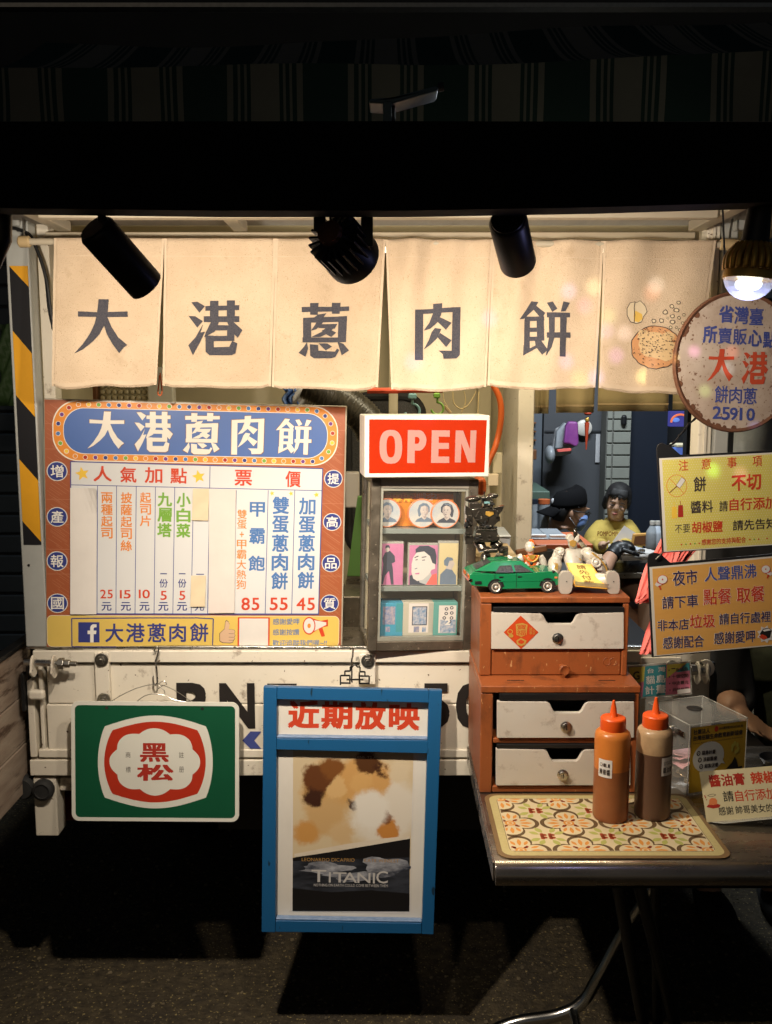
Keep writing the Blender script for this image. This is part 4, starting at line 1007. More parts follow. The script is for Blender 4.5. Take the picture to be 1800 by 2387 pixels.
# bulbs printed round the ring
mid = rrect(a0 + ins * .5, a1 - ins * .5, bb_ + ins * .37, bt - ins * .37, hh * .38, 14); ring = mid + [mid[0]]
L = [0]
for p, q in zip(ring, ring[1:]): L.append(L[-1] + math.dist(p, q))
n = 62; cyc = ['ink_crimson', 'ink_purple', 'ink_navy', 'ink_blue', 'ink_green', 'ink_yellow', 'menu_orange']
for i in range(n):
    s = L[-1] * i / n; k = max(j for j in range(len(L)) if L[j] <= s); t = (s - L[k]) / max(1e-9, L[k + 1] - L[k]) if k + 1 < len(L) else 0
    p = Vector(ring[k]) + (Vector(ring[min(k + 1, len(ring) - 1)]) - Vector(ring[k])) * t
    for m, r_, dh in (('title_white', .0058, 0), (cyc[i % 7], .0046, .0003)):
        B.polyl('print', m, [(p.x + r_ * cos(w), p.y + r_ * sin(w)) for w in [2 * pi * q / 14 for q in range(14)]], B.lay + dh)
B.up(.0008)
tit = [('大', z6(490, 198), z6(783, 500)), ('港', z6(865, 198), z6(1168, 525)), ('蔥', z7(-45, 208), z7(245, 545)), ('肉', z7(340, 232), z7(597, 548)), ('餅', z7(693, 256), z7(972, 545))]
for ch, p0, p1 in tit:
    B.box1('title_lettering', 'ink_brown', ch, (p0[0] - 1.3, p0[1] - 1.3), (p1[0] + 1.3, p1[1] + 1.3), 'heavy')
B.up(.0009)
for ch, p0, p1 in tit: B.box1('title_lettering', 'title_white', ch, p0, p1, 'heavy')
# round badges
B.lay = .0016
for zz, pts, txt, r_ in ((z6, ((250, 675), (250, 1037), (250, 1387), (253, 1722)), '增產報國', 83), (z7, ((1148, 735), (1138, 1077), (1128, 1405), (1118, 1723)), '提高品質', 73)):
    for p, ch in zip(pts, txt):
        c = zz(*p); R_ = r_ / 3.4025
        B.disc('print', 'title_white', c, R_, R_ * .97); B.disc('print', 'menu_blue', c, R_ * .93, R_ * .9, h=B.lay + .0004)
        B.disc('print', 'ink_navy', c, R_ * .88, R_ * .85, h=B.lay + .0007)
        B.box1('lettering', 'ink_white', ch, (c[0] - R_ * .62, c[1] - R_ * .6), (c[0] + R_ * .62, c[1] + R_ * .6), .012, h=B.lay + .0011)
# white price table
B.lay = .0028
def q4(m, p0, p1, p2, p3, nm='print'): B.polyp(nm, m, [p0, p1, p2, p3])
q4('ink_enblue', z6(354, 595), z7(1066, 651), z7(1033, 1813), z6(353, 1811)); B.up()
q4('menu_white', z6(362, 603), z7(1058, 659), z7(1026, 1803), z6(361, 1801)); B.up()
LN = 1.7
B.line('print', 'ink_enblue', z6(362, 783), z7(1053, 829), LN)
for t0, t1 in ((z6(571, 790), z6(567, 1803)), (z6(722, 793), z6(717, 1803)), (z6(878, 795), z6(868, 1803)), (z6(1030, 800), z6(1019, 1803)), (z6(1183, 803), z6(1168, 1803)), (z7(34, 1060), z7(20, 1803)), (z7(170, 637), z7(150, 1803)), (z7(377, 825), z7(358, 1803)), (z7(631, 826), z7(607, 1803)), (z7(842, 828), z7(817, 1803))):
    B.line('print', 'ink_enblue', t0, t1, LN * .9, h=B.lay + .0001)
B.up()
for ch, p0, p1 in (('人', z6(538, 632), z6(684, 757)), ('氣', z6(750, 640), z6(880, 766)), ('加', z6(945, 643), z6(1085, 770)), ('點', z6(1148, 648), z6(1280, 774)), ('票', z7(365, 663), z7(502, 792)), ('價', z7(768, 672), z7(888, 803))):
    B.box1('lettering', 'ink_red', ch, p0, p1, .022)
for p, r_ in ((z6(450, 695), 17), (z7(80, 718), 16), (z7(662, 850), 6), (z7(812, 852), 6), (z7(1013, 862), 7)):
    star(B, 'print', 'ink_pale', p, r_ * 1.15, .2); star(B, 'print', 'ink_yellow', p, r_, .2, B.lay + .0003)
def vt(text, zz, cx0, cx1, y0, y1, w, m, off=.02, f=.92): B.vert('lettering', m, text, zz(cx0, y0), zz(cx1, y1), w / 3.4025, off, None, f)
vt('兩種起司', z6, 645, 645, 838, 1212, 92, 'ink_orange'); vt('披薩起司絲', z6, 800, 798, 838, 1312, 90, 'ink_orange'); vt('起司片', z6, 952, 950, 838, 1115, 88, 'ink_orange')
vt('九層塔', z6, 1105, 1101, 838, 1202, 115, 'ink_green', .035); vt('小白菜', z6, 1254, 1250, 842, 1206, 112, 'ink_green', .035)
for cx in (1095, 1242): vt('一份', z6, cx, cx, 1450, 1600, 66, 'ink_navy', .012)
for tx, x0, x1, y0, y1 in (('25', 592, 692, 1612, 1685), ('15', 748, 834, 1616, 1685), ('10', 898, 986, 1612, 1684), ('5', 1070, 1120, 1622, 1697), ('5', 1218, 1267, 1622, 1696)):
    B.row('lettering', 'ink_red', tx, z6(x0, (y0 + y1) / 2), z6(x1, (y0 + y1) / 2), (y1 - y0) / 3.4025, .012)
for cx in (642, 795, 943, 1093, 1240): B.box1('lettering', 'ink_navy', '元', z6(cx - 40, 1712), z6(cx + 40, 1781), .018)
B.box1('lettering', 'ink_navy', '元', z7(48, 1712), z7(122, 1781), .012); B.box1('lettering', 'ink_navy', '一', z7(60, 1488), z7(122, 1496), .0)
vt('雙蛋+甲霸大熱狗', z7, 424, 416, 976, 1612, 76, 'ink_orange', .01)
for ch, x0, x1, y0, y1 in (('甲', 485, 605, 918, 1037), ('霸', 482, 603, 1125, 1252), ('飽', 474, 603, 1343, 1466)): B.box1('lettering', 'ink_blue', ch, z7(x0, y0), z7(x1, y1), .025)
vt('雙蛋蔥肉餅', z7, 732, 720, 870, 1618, 132, 'ink_blue', .028); vt('加蛋蔥肉餅', z7, 942, 928, 878, 1612, 132, 'ink_blue', .028)
for tx, x0, x1 in (('85', 418, 561), ('55', 643, 786), ('45', 855, 1001)): B.row('lettering', 'ink_red', tx, z7(x0, 1727), z7(x1, 1727), 103 / 3.4025, .015)
# yellow strip
B.lay = .0028
c0, c1 = B.loc(z6(172, 1950)), B.loc(z7(1190, 1950)); b1_ = (B.loc(z6(400, 1824))[1] + B.loc(z7(900, 1822))[1]) / 2; b0_ = max(B.b0 + .003, (B.loc(z6(400, 2085))[1] + B.loc(z7(900, 2066))[1]) / 2)
B.rr('print', 'title_white', c0[0] - .001, c1[0] + .001, b0_ - .001, b1_ + .001, .013); B.up(); B.rr('print', 'menu_yellow', c0[0], c1[0], b0_, b1_, .012); B.up()
fr = [z6(366, 1842), z6(900, 1838), z7(60, 1838), z7(196, 1845), z7(190, 2060), z7(40, 2064), z6(700, 2068), z6(368, 2066)]
B.path('print', 'ink_navy', fr, 2.6, closed=True); B.up(.0003)
B.rect('print', 'ink_navy', z6(418, 1872), z6(587, 2032)); B.up()
B.polyp('emblem', 'ink_white', [z6(*p) for p in ((513, 2032), (513, 1966), (492, 1966), (492, 1938), (513, 1938), (513, 1915), (519, 1898), (534, 1888), (563, 1888), (563, 1912), (547, 1913), (540, 1920), (540, 1938), (562, 1938), (559, 1966), (540, 1966), (540, 2032))])
for ch, p0, p1 in (('大', z6(632, 1882), z6(776, 2030)), ('港', z6(797, 1880), z6(946, 2030)), ('蔥', z6(967, 1880), z6(1112, 2030)), ('肉', z6(1140, 1882), z6(1272, 2028)), ('餅', z7(12, 1880), z7(156, 2026))):
    B.box1('lettering', 'ink_navy', ch, p0, p1, .02)
thumb = [(247, 1960), (285, 1925), (292, 1868), (300, 1858), (315, 1868), (325, 1890), (318, 1928), (360, 1932), (368, 1945), (362, 1962), (370, 1975), (362, 1990), (366, 2002), (356, 2016), (350, 2030), (330, 2036), (270, 2034), (247, 2020)]
B.polyp('print', 'ink_dk', [z7(*p) for p in off(thumb, .035)]); B.polyp('print', 'ink_skin', [z7(*p) for p in off(thumb, -.02)], B.lay + .0004)
for y in (1962, 1990, 2014): B.line('print', 'ink_dk', z7(318, y), z7(358, y + 1), .8, B.lay + .0007)
B.rect('print', 'ink_red', z7(390, 1833), z7(641, 2072)); B.rect('print', 'ink_pale', z7(402, 1842), z7(629, 2060), B.lay + .0004)
B.row('lettering', 'ink_blue', '感謝愛呷', z7(668, 1868), z7(877, 1866), 50 / 3.4025, .008); B.row('lettering', 'ink_blue', '感謝按讚', z7(668, 1951), z7(877, 1950), 50 / 3.4025, .008); B.row('lettering', 'ink_blue', '歡迎追蹤我們喔~!!', z7(665, 2036), z7(1095, 2033), 48 / 3.4025, .008)
def megaphone(B, c, s, flip=1, nm='print'):
    def T(pts): return [(c[0] + flip * x * s, c[1] + y * s) for x, y in pts]
    h = B.lay
    B.polyp(nm, 'ink_red', T([(5, -38), (55, -22), (88, -30), (88, 2), (62, 8), (74, 48), (58, 52), (44, 14), (5, 42)]), h)
    B.polyp(nm, 'ink_pale', T([(12, -28), (80, -16), (80, -4), (12, 30)]), h + .0003)
    B.disc(nm, 'ink_red', c, 30 * s, 42 * s, h=h + .0005); B.disc(nm, 'ink_pale', c, 25 * s, 36 * s, h=h + .0008); B.disc(nm, 'ink_orange', c, 8 * s, 11 * s, h=h + .0011)
megaphone(B, z7(955, 1900), .50)
B.done(me_t)
B.lay = .0052
def patch(m, pts, curl=None, label=None):
    P = [B.loc(zz(*p)) for zz, p in pts]; mb = MB()
    n_ = 6; a, b_, c, d = map(Vector, (P[0], P[1], P[2], P[3]))
    def fn(u, v):
        p = (a + (b_ - a) * u) * (1 - v) + (d + (c - d) * u) * v
        h = B.lay + .0006 * sin(u * 3 + v * 7) + .0004
        if curl and u > .6 and v < .18: h += curl * ((u - .6) / .4) * ((.18 - v) / .18)
        return B.pt(p.x, p.y, h)
    mb.grid(n_, 10, fn); o = mb.build('paper_patch', m, me_t, fix=False, solid=.0004)
    if label: o['label'] = label
    return o
patch('paper', [(z6, (358, 806)), (z6, (568, 808)), (z6, (564, 1806)), (z6, (358, 1806))], .010, 'white paper covering the leftmost column, corner curled')
patch('paper_tan', [(z7, (36, 812)), (z7, (164, 812)), (z7, (156, 1066)), (z7, (28, 1062))], None, 'small tan paper patch in the upper middle')
patch('paper_tan', [(z7, (22, 1500)), (z7, (138, 1500)), (z7, (132, 1746)), (z7, (14, 1746))], None, 'small tan paper patch in the lower middle')
patch('paper_pink', [(z7, (163, 812)), (z7, (376, 818)), (z7, (364, 1795)), (z7, (160, 1798))], None, 'tall pinkish paper covering the middle column')

# ================================================================== OPEN BOX AND GLASS CABINET
ob = thing('open_sign', 'white box sign with red panel reading OPEN on top of the glass cabinet', 'sign', at(zc(640, 635), 2.15))
O = Board((zc(112, 105), 2.120), (zc(1195, 103), 2.155), (zc(1176, 632), 2.155), (zc(108, 640), 2.120))
b = MB(); O.slab(b, O.a0, O.a1, O.b0, O.b1, -.115, 0); b.build('box_body', 'white_plastic', ob, bevel=.003)
O.lay = .0006; O.polyp('panel', 'open_red', [zc(*p) for p in ((150, 138), (1162, 144), (1140, 594), (148, 603))])
O.lay = .0012
def pg(pts): O.polyp('lettering', 'open_pink', [zc(*p) for p in pts], O.lay)
def oval(cx, cy_, rx, ry, n=2.6, N=40): return [(cx + rx * math.copysign(abs(cos(t)) ** (2 / n), cos(t)), cy_ + ry * math.copysign(abs(sin(t)) ** (2 / n), sin(t))) for t in [2 * pi * i / N for i in range(N)]]
def ring2(o_, i_):
    N = len(o_)
    for k in range(N): pg([o_[k], o_[(k + 1) % N], i_[(k + 1) % N], i_[k]])
ring2(oval(336, 374, 97, 145), oval(336, 372, 37, 93))
pg([(482, 230), (545, 230), (540, 515), (476, 512)])
def half(cx, cy_, rx, ry): return [(cx + rx * cos(t), cy_ + ry * sin(t)) for t in [-pi / 2 + pi * i / 14 for i in range(15)]]
P_o = [(544, 231)] + half(575, 319, 66, 88) + [(542, 407)]; P_i = [(544, 290)] + half(563, 319, 20, 29) + [(543, 348)]
for k in range(len(P_o) - 1): pg([P_o[k], P_o[k + 1], P_i[k + 1], P_i[k]])
pg([(688, 232), (843, 233), (842, 288), (748, 287), (747, 340), (836, 341), (835, 392), (746, 392), (744, 457), (838, 458), (837, 513), (681, 512)])
pg([(893, 233), (957, 234), (1016, 395), (1020, 233), (1072, 233), (1060, 509), (1000, 508), (942, 345), (937, 508), (885, 508)])
O.done(ob)

gc = thing('glass_cabinet', 'small steel framed glass cabinet holding discs, cassettes and game boxes', 'cabinet', at(zc(610, 2120), 2.2))
G = Board((zc(160, 650), 2.17), (zc(1072, 650), 2.205), (zc(1058, 2124), 2.205), (zc(146, 2124), 2.17))
D_ = .19
def gb(name, m, a0, a1, b0, b1, h0, h1, parent=gc, **k):
    q = MB(); G.slab(q, a0, a1, b0, b1, h0, h1); return q.build(name, m, parent, **k)
fw = .0225
gb('frame', 'steel_dark', G.a0, G.a0 + fw, G.b0, G.b1, -.022, 0, bevel=.002); gb('frame', 'steel_dark', G.a1 - fw, G.a1, G.b0, G.b1, -.022, 0, bevel=.002)
gb('frame', 'brushed_lit', G.a0 + fw, G.a1 - fw, G.b1 - fw, G.b1, -.022, -.0003, bevel=.002); gb('frame', 'steel_dark', G.a0 + fw, G.a1 - fw, G.b0, G.b0 + fw, -.022, -.0003, bevel=.002)
for sx in (G.a0, G.a1 - .012): gb('frame', 'steel_dark', sx, sx + .012, G.b0, G.b1, -D_, -D_ + .012, bevel=.002)
for sx in (G.a0 + .001, G.a1 - .011):
    gb('rail', 'steel_dark', sx, sx + .010, G.b0, G.b0 + .014, -D_ + .012, -.022, bevel=.002); gb('rail', 'steel_dark', sx, sx + .010, G.b1 - .014, G.b1, -D_ + .012, -.022, bevel=.002)
    gb('side_glass', 'glass', sx + .004, sx + .007, G.b0 + .015, G.b1 - .015, -D_ + .013, -.023)
gb('top_plate', 'steel_dark', G.a0 + .011, G.a1 - .011, G.b1 - .004, G.b1 - .001, -D_, -.023); gb('base_plate', 'steel_dark', G.a0 + .011, G.a1 - .011, G.b0 + .001, G.b0 + .005, -D_, -.023)
# inner slide frame
i0, i1, j0, j1 = G.a0 + fw + .0006, G.a1 - fw - .0006, G.b0 + fw + .0006, G.b1 - fw - .0006; s_ = .006
mat('slide_frame', (.42, .42, .36), .4, .3, var=.4, vscale=30)
gb('slide_frame', 'slide_frame', i0, i0 + s_, j0, j1, -.016, -.004); gb('slide_frame', 'slide_frame', i1 - s_, i1, j0, j1, -.016, -.004); gb('slide_frame', 'slide_frame', i0 + s_, i1 - s_, j1 - s_, j1, -.016, -.0045); gb('slide_frame', 'slide_frame', i0 + s_, i1 - s_, j0, j0 + s_ * 1.5, -.016, -.0045)
gb('pane', 'film', i0 + s_, i1 - s_, j0 + s_, j1 - s_, -.0105, -.0095)
gb('back_panel', 'cream_panel', G.a0 + .012, G.a1 - .012, G.b0 + .006, G.b1 - .005, -D_ + .002, -D_ + .005)
def gz(y): return G.loc(zc(600, y))[1]
sh1, sh2 = (gz(1088), gz(1133)), (gz(1588), gz(1630))
for s0 in (sh1, sh2): gb('shelf', 'shelf_glass', G.a0 + .013, G.a1 - .013, s0[1], s0[0], -D_ + .008, -.019, bevel=.001)
# contents
HG = -.028
blk = gb('block_box', 'block_orange', G.loc(zc(280, 800))[0], G.loc(zc(915, 800))[0], sh1[0] + .0005, gz(790), -.062, -.050, parent=None, bevel=.002); tag(blk, 'orange toy block box standing behind the round portrait discs', 'box')
ORG[blk.name] = Vector()
for cx in (325, 420, 515):
    c = G.loc(zc(cx, 835)); q = MB(); G.slab(q, c[0] - .010, c[0] + .010, c[1] - .010, c[1] + .011, -.0497, -.047); f = q.build('block', 'block_yellow', blk, bevel=.002)
    for dx, dy in ((-.006, -.006), (.006, -.006), (-.006, .006), (.006, .006)):
        q = MB(); q.cyl(G.pt(c[0] + dx, c[1] + dy, -.047), G.pt(c[0] + dx, c[1] + dy, -.0445), .0026, n=10); q.build('stud', 'block_orange', f)
G.lay = -.0495; G.base = -.0497
G.row('lettering', 'ink_pale', 'HSK', zc(690, 880), zc(690, 790), 22, 0); G.box1('lettering', 'ink_pale', '2', zc(715, 800), zc(772, 838), .03)
for i in range(5): G.rect('lettering', 'ink_pale', zc(590 + i * 17, 795), zc(598 + i * 17, 838))
for o in G.done(blk): pass
mat('photo_mid', (.40, .35, .34), .45, var=.4, vscale=60)
def face(B, c, s, m, look=1, nm='print', hair=True, hm='photo_dark', yb=100):
    """a plain printed head and shoulders, no one in particular"""
    h = B.lay
    def T(pts): return [(c[0] + look * x * s, c[1] + y * s) for x, y in pts]
    B.polyp(nm, hm, T([(-56, yb), (-44, 50), (-10, 34), (16, 34), (48, 50), (60, yb)]), h)
    B.polyp(nm, m, T([(-12, 10), (14, 10), (16, 40), (2, 52), (-14, 40)]), h + .0003)
    if hair: B.polyp(nm, hm, T([(-34, 30), (-40, -6), (-30, -38), (-6, -52), (20, -48), (36, -26), (36, 2), (28, 8), (-14, 14), (-26, 34)]), h + .0002)
    B.polyp(nm, m, T([(-24, -4), (-18, -28), (4, -36), (24, -26), (28, -4), (24, 16), (12, 30), (2, 33), (-10, 26), (-20, 12)]), h + .0005)
    B.polyp(nm, 'photo_mid', T([(12, -34), (24, -26), (28, -4), (24, 16), (12, 30), (2, 33), (10, 18), (16, 0), (14, -18)]), h + .0006); B.polyp(nm, 'photo_mid', T([(-6, 33), (14, 30), (16, 40), (2, 44)]), h + .0006)
    B.polyp(nm, 'photo_blue', T([(-28, -34), (-8, -46), (16, -44), (10, -40), (-8, -40), (-22, -28)]), h + .0007)
    for x in (-3, 14): B.polyp(nm, hm, T([(x - 5, -7), (x, -9), (x + 5, -7), (x, -5)]), h + .0008); B.polyp(nm, hm, T([(x - 6, -14), (x + 5, -15), (x + 5, -13.5), (x - 6, -12.5)]), h + .0008)
    B.polyp(nm, 'photo_mid', T([(6, -4), (9, 8), (3, 8)]), h + .0008)
    B.polyp(nm, hm, T([(2, 16), (13, 15), (12, 19), (3, 19)]), h + .0008)
for k, (cx, lb) in enumerate(((318, 'round disc with a pale portrait, left in the glass cabinet'), (622, 'round disc with a short haired portrait, middle of the glass cabinet'), (818, 'round disc with a long haired portrait, right in the glass cabinet'))):
    c = G.loc(zc(cx, 968)); R_ = .0350; hz_ = sh1[0] + R_ + .0005
    o = thing('portrait_disc', lb, 'disc', G.pt(c[0], hz_, HG), 'round portrait discs')
    dh = .006 * (k - 1)
    ctr = G.pt(c[0], hz_, HG + dh)
    q = MB(); q.lathe(ctr, G.n, [(R_ * .93, -.004), (R_, -.003), (R_, .002), (R_ * .95, .003), (R_ * .9, .002)], 40); q.build('rim', 'ring_orange', o, smooth=True)
    G.lay = HG + dh + .0024; G.base = G.lay
    G.polyl('print', 'photo_pale', [(c[0] + R_ * .91 * cos(t), hz_ + R_ * .91 * sin(t)) for t in [2 * pi * i / 36 for i in range(36)]]); G.up()
    # portrait clipped to sit inside the disc
    cc = zc(cx + (8 if k else -5), 955)
    face(G, (cc[0] + 2, cc[1] - 4), (.40, .38, .40)[k], 'photo_skin', (1, 1, -1)[k], hm=('photo_blue', 'photo_blue', 'photo_dark')[k], yb=66)
    G.done(o)
def gitem(name, lb, cat, grp, p0, p1, depth, m, base, h=HG, tilt=0):
    a, c = G.loc(p0), G.loc(p1)
    o = thing(name, lb, cat, G.pt((a[0] + c[0]) / 2, base, h), grp)
    q = MB(); G.slab(q, a[0], c[0], base + .0004, base + .0004 + (a[1] - c[1]), h - depth, h); q.build('case', m, o, bevel=.0015)
    G.lay = h + .0004; G.base = h
    return o, a, c
ys = G.loc(zc(600, 1580))[1] - sh2[0]
for k, (x0, x1, y0, m, lb) in enumerate(((262, 455, 1222, 'photo_pink', 'cassette with a dark standing figure on pink, left in the glass cabinet'), (505, 752, 1236, 'photo_pink', 'cassette with a big pale face on pink, middle of the glass cabinet'), (766, 930, 1218, 'photo_cream', 'cream cassette with a blue figure in profile, right in the glass cabinet'))):
    o, a, c = gitem('cassette', lb, 'cassette', 'cassettes on the middle shelf', zc(x0, y0 - 20), zc(x1, 1584), .014, 'clear_edge', sh2[0], HG)
    G.rect('print', m, zc(x0 + 9, y0), zc(x1 - 3, 1580)); G.up()
    if k == 0:
        P0 = lambda pts: [zc(*p) for p in pts]
        G.polyp('print', 'photo_dark', P0([(300, 1300), (345, 1285), (385, 1330), (388, 1380), (360, 1395), (368, 1440), (375, 1578), (352, 1578), (335, 1460), (300, 1500), (282, 1578), (266, 1570), (280, 1450), (285, 1400), (278, 1350)])); G.disc('print', 'photo_skin', zc(322, 1268), 5, 7.5, h=G.lay + .0003); G.polyp('print', 'photo_dark', P0([(302, 1265), (306, 1240), (330, 1233), (343, 1250), (340, 1268), (328, 1254)]), G.lay + .0006)
    elif k == 1:
        for m_, pts in (('photo_dark', ((512, 1580), (514, 1500), (560, 1485), (600, 1545), (660, 1580))), ('coral', ((650, 1578), (690, 1500), (748, 1480), (751, 1578))), ('photo_pale', ((585, 1520), (690, 1450), (705, 1500), (655, 1578), (600, 1560))),
                ('photo_dark', ((568, 1330), (566, 1270), (600, 1243), (680, 1241), (735, 1270), (748, 1330), (744, 1400), (715, 1415), (690, 1360), (640, 1315), (600, 1300))), ('ink_pale', ((530, 1470), (532, 1400), (545, 1345), (575, 1300), (640, 1290), (690, 1330), (712, 1390), (735, 1400), (735, 1440), (706, 1450), (680, 1490), (630, 1535), (580, 1548), (545, 1525))),
                ('photo_dark', ((556, 1340), (590, 1326), (592, 1334), (558, 1348))), ('photo_dark', ((618, 1338), (660, 1332), (660, 1340), (620, 1346))), ('photo_dark', ((562, 1362), (584, 1358), (584, 1366), (564, 1368))), ('photo_dark', ((622, 1364), (648, 1360), (648, 1368), (624, 1370))), ('photo_blue', ((556, 1440), (580, 1432), (582, 1440), (558, 1446))), ('photo_pink', ((560, 1480), (600, 1474), (598, 1488), (564, 1490)))):
            G.polyp('print', m_, [zc(*p) for p in pts]); G.up(.0001)
    else:
        G.polyp('print', 'photo_blue', [zc(*p) for p in ((775, 1578), (780, 1490), (830, 1440), (880, 1445), (918, 1500), (918, 1578))]); G.polyp('print', 'photo_skin', [zc(*p) for p in ((830, 1440), (835, 1390), (870, 1360), (900, 1380), (905, 1400), (890, 1430), (880, 1450))], G.lay + .0003); G.polyp('print', 'photo_blue', [zc(*p) for p in ((815, 1410), (812, 1370), (840, 1338), (885, 1345), (895, 1368), (860, 1372), (845, 1420))], G.lay + .0006)
    G.done(o)
base = j0 + s_ * 1.5 - .004
for k, (x0, x1, y0, m, lb) in enumerate(((258, 452, 1722, 'cart_blue', 'blue game box with a busy printed label, left bottom of the glass cabinet'), (460, 716, 1718, 'cart_cream', 'cream game box with a blue printed label, middle bottom of the glass cabinet'), (724, 925, 1722, 'cart_teal', 'teal game box with white label, right bottom of the glass cabinet'))):
    o, a, c = gitem('game_box', lb, 'box', 'game boxes on the bottom shelf', zc(x0, y0), zc(x1, 2010), .05, m, base, HG)
    if k == 0:
        G.rect('print', 'ink_teal', zc(400, 1740), zc(450, 1990)); G.rect('print', 'cart_pink', zc(282, 1770), zc(386, 1925), G.lay + .0003); G.rect('print', 'cart_pink', zc(305, 1945), zc(342, 1990), G.lay + .0003)
    elif k == 1:
        G.rect('print', 'paper', zc(510, 1742), zc(672, 1995)); G.rect('print', 'photo_dark', zc(538, 1768), zc(663, 1932), G.lay + .0003); G.rect('print', 'cart_print', zc(545, 1776), zc(655, 1924), G.lay + .0006); G.rect('print', 'cart_pink', zc(550, 1942), zc(596, 1992), G.lay + .0003); G.rect('print', 'cart_print', zc(622, 1945), zc(655, 1990), G.lay + .0003)
        for i in range(3): G.line('print', 'photo_blue', zc(690 + i * 10, 1740), zc(690 + i * 10, 1995), .6, G.lay + .0002)
    else:
        G.rect('print', 'paper', zc(770, 1760), zc(912, 1998)); G.rect('print', 'cart_print', zc(780, 1885), zc(910, 1996), G.lay + .0003)
        for i, (x, y) in enumerate(((880, 1780), (880, 1825), (878, 1868), (835, 1790), (832, 1830), (815, 1868), (860, 1900))): G.disc('print', 'photo_dark', zc(x, y), 4.4, 4.0, h=G.lay + .0006, n=10); G.disc('print', 'paper', zc(x, y), 2.2, 2, h=G.lay + .0009, n=8)
        G.box1('print', 'ink_white', '2', zc(822, 1880), zc(868, 1930), .04, G.lay + .0012)
    G.done(o)

# ================================================================== HANGING SIGNS BELOW
hk = MB(); hk.tube(bez([at(zg(*q), TG - .012) for q in ((1000, 105), (1012, 78), (1028, 85), (1022, 130), (1010, 170), (1018, 240), (1020, 300), (1008, 324), (994, 305), (992, 266))], 6), .0022, 7)
o = hk.build('steel_hook', 'steel', None, smooth='all'); tag(o, 'thin steel hook on the tailgate rail carrying the green sign', 'hook')
gs = thing('green_sign', 'green enamel sign with white and red badge hung by wire from the tailgate', 'sign', at(V(336, 1645), 2.13))
E_ = Board((zg(455, 430), 2.150), (zg(1552, 436), 2.150), (zg(1548, 1214), 2.125), (zg(470, 1204), 2.125))
q = MB(); q.poly([E_.pt(a, b, -.003) for a, b in rrect(E_.a0, E_.a1, E_.b0, E_.b1, .018)], E_.n * .003); q.build('sign_plate', 'sign_white', gs, bevel=.0008, seg=1)
E_.lay = .0004; k_ = .0093
E_.rr('print', 'green_sign', E_.a0 + k_, E_.a1 - k_, E_.b0 + k_, E_.b1 - k_, .011); E_.up()
def gpx(pts): return [zg(*p) for p in pts]
bar_ = lambda x0, x1, y0, y1, bx, by, m, nm='print': E_.polyp(nm, m, gpx(
    [(x0 + bx + (x1 - x0 - 2 * bx) * t, y0 + by - by * sin(pi * t)) for t in [i / 20 for i in range(21)]] +
    [(x1 - bx + bx * sin(pi * t) ** .8, y0 + by + (y1 - y0 - 2 * by) * t) for t in [i / 16 for i in range(17)]] +
    [(x1 - bx - (x1 - x0 - 2 * bx) * t, y1 - by + by * sin(pi * t)) for t in [i / 20 for i in range(21)]] +
    [(x0 + bx - bx * sin(pi * t) ** .8, y1 - by - (y1 - y0 - 2 * by) * t) for t in [i / 16 for i in range(17)]]))
bar_(635, 1380, 522, 1124, 45, 70, 'sign_white'); E_.up(); bar_(676, 1334, 562, 1085, 55, 55, 'sign_red'); E_.up()
# scalloped white medallion
def med(cx, cy_, rx, ry):
    tips = [(1003, 604), (1103, 645), (1205, 660), (1248, 742), (1298, 824), (1248, 905), (1206, 985), (1105, 998), (1006, 1042), (908, 998), (806, 982), (762, 905), (710, 820), (760, 742), (800, 658), (903, 642)]
    out = []
    for i, a in enumerate(tips):
        b_ = tips[(i + 1) % len(tips)]
        for t in [j / 7 for j in range(7)]:
            x = a[0] + (b_[0] - a[0]) * t; y = a[1] + (b_[1] - a[1]) * t
            k = 1 + .05 * sin(pi * t) - (.018 * (1 - 2 * abs(t - .5)) if 0 else 0)
            out.append((cx + (x - cx) * k, cy_ + (y - cy_) * k))
    return out
E_.polyp('print', 'sign_white', gpx(med(1005, 822, 0, 0))); E_.up()
E_.box1('lettering', 'ink_crimson', '黑', zg(908, 700), zg(1095, 824), .03); E_.box1('lettering', 'ink_crimson', '松', zg(888, 836), zg(1126, 946), .035)
for ch, x, y in (('商', 831, 777), ('標', 832, 872), ('註', 1176, 777), ('册', 1177, 872)): E_.box1('lettering', 'ink_dk', ch, zg(x - 16, y - 19), zg(x + 16, y + 19), .0)
for x, y, m in ((692, 472, 'zinc'), (1312, 478, 'ink_black')): E_.disc('eyelet', m, zg(x, y), 3.6, 3.6)
E_.done(gs)
w = MB()
def wire(pts, Y=TG - .014, r=.0009): w.tube(bez([at(zg(*q), Y) for q in pts], 5), r, 5)
for pts in (((692, 470), (730, 425), (850, 360), (940, 330), (1005, 318)), ((1312, 476), (1240, 430), (1150, 370), (1080, 335), (1030, 322)), ((1018, 322), (1060, 300), (1080, 320), (1050, 332), (1025, 350)), ((1030, 330), (1065, 360), (1075, 390), (1130, 420), (1240, 440)), ((890, 428), (940, 395), (1000, 382), (1070, 392))): wire(pts, 2.155)
o = w.build('hanging_wire', 'zinc', None, smooth=True); tag(o, 'thin twisted wire carrying the green sign from its hook', 'wire')

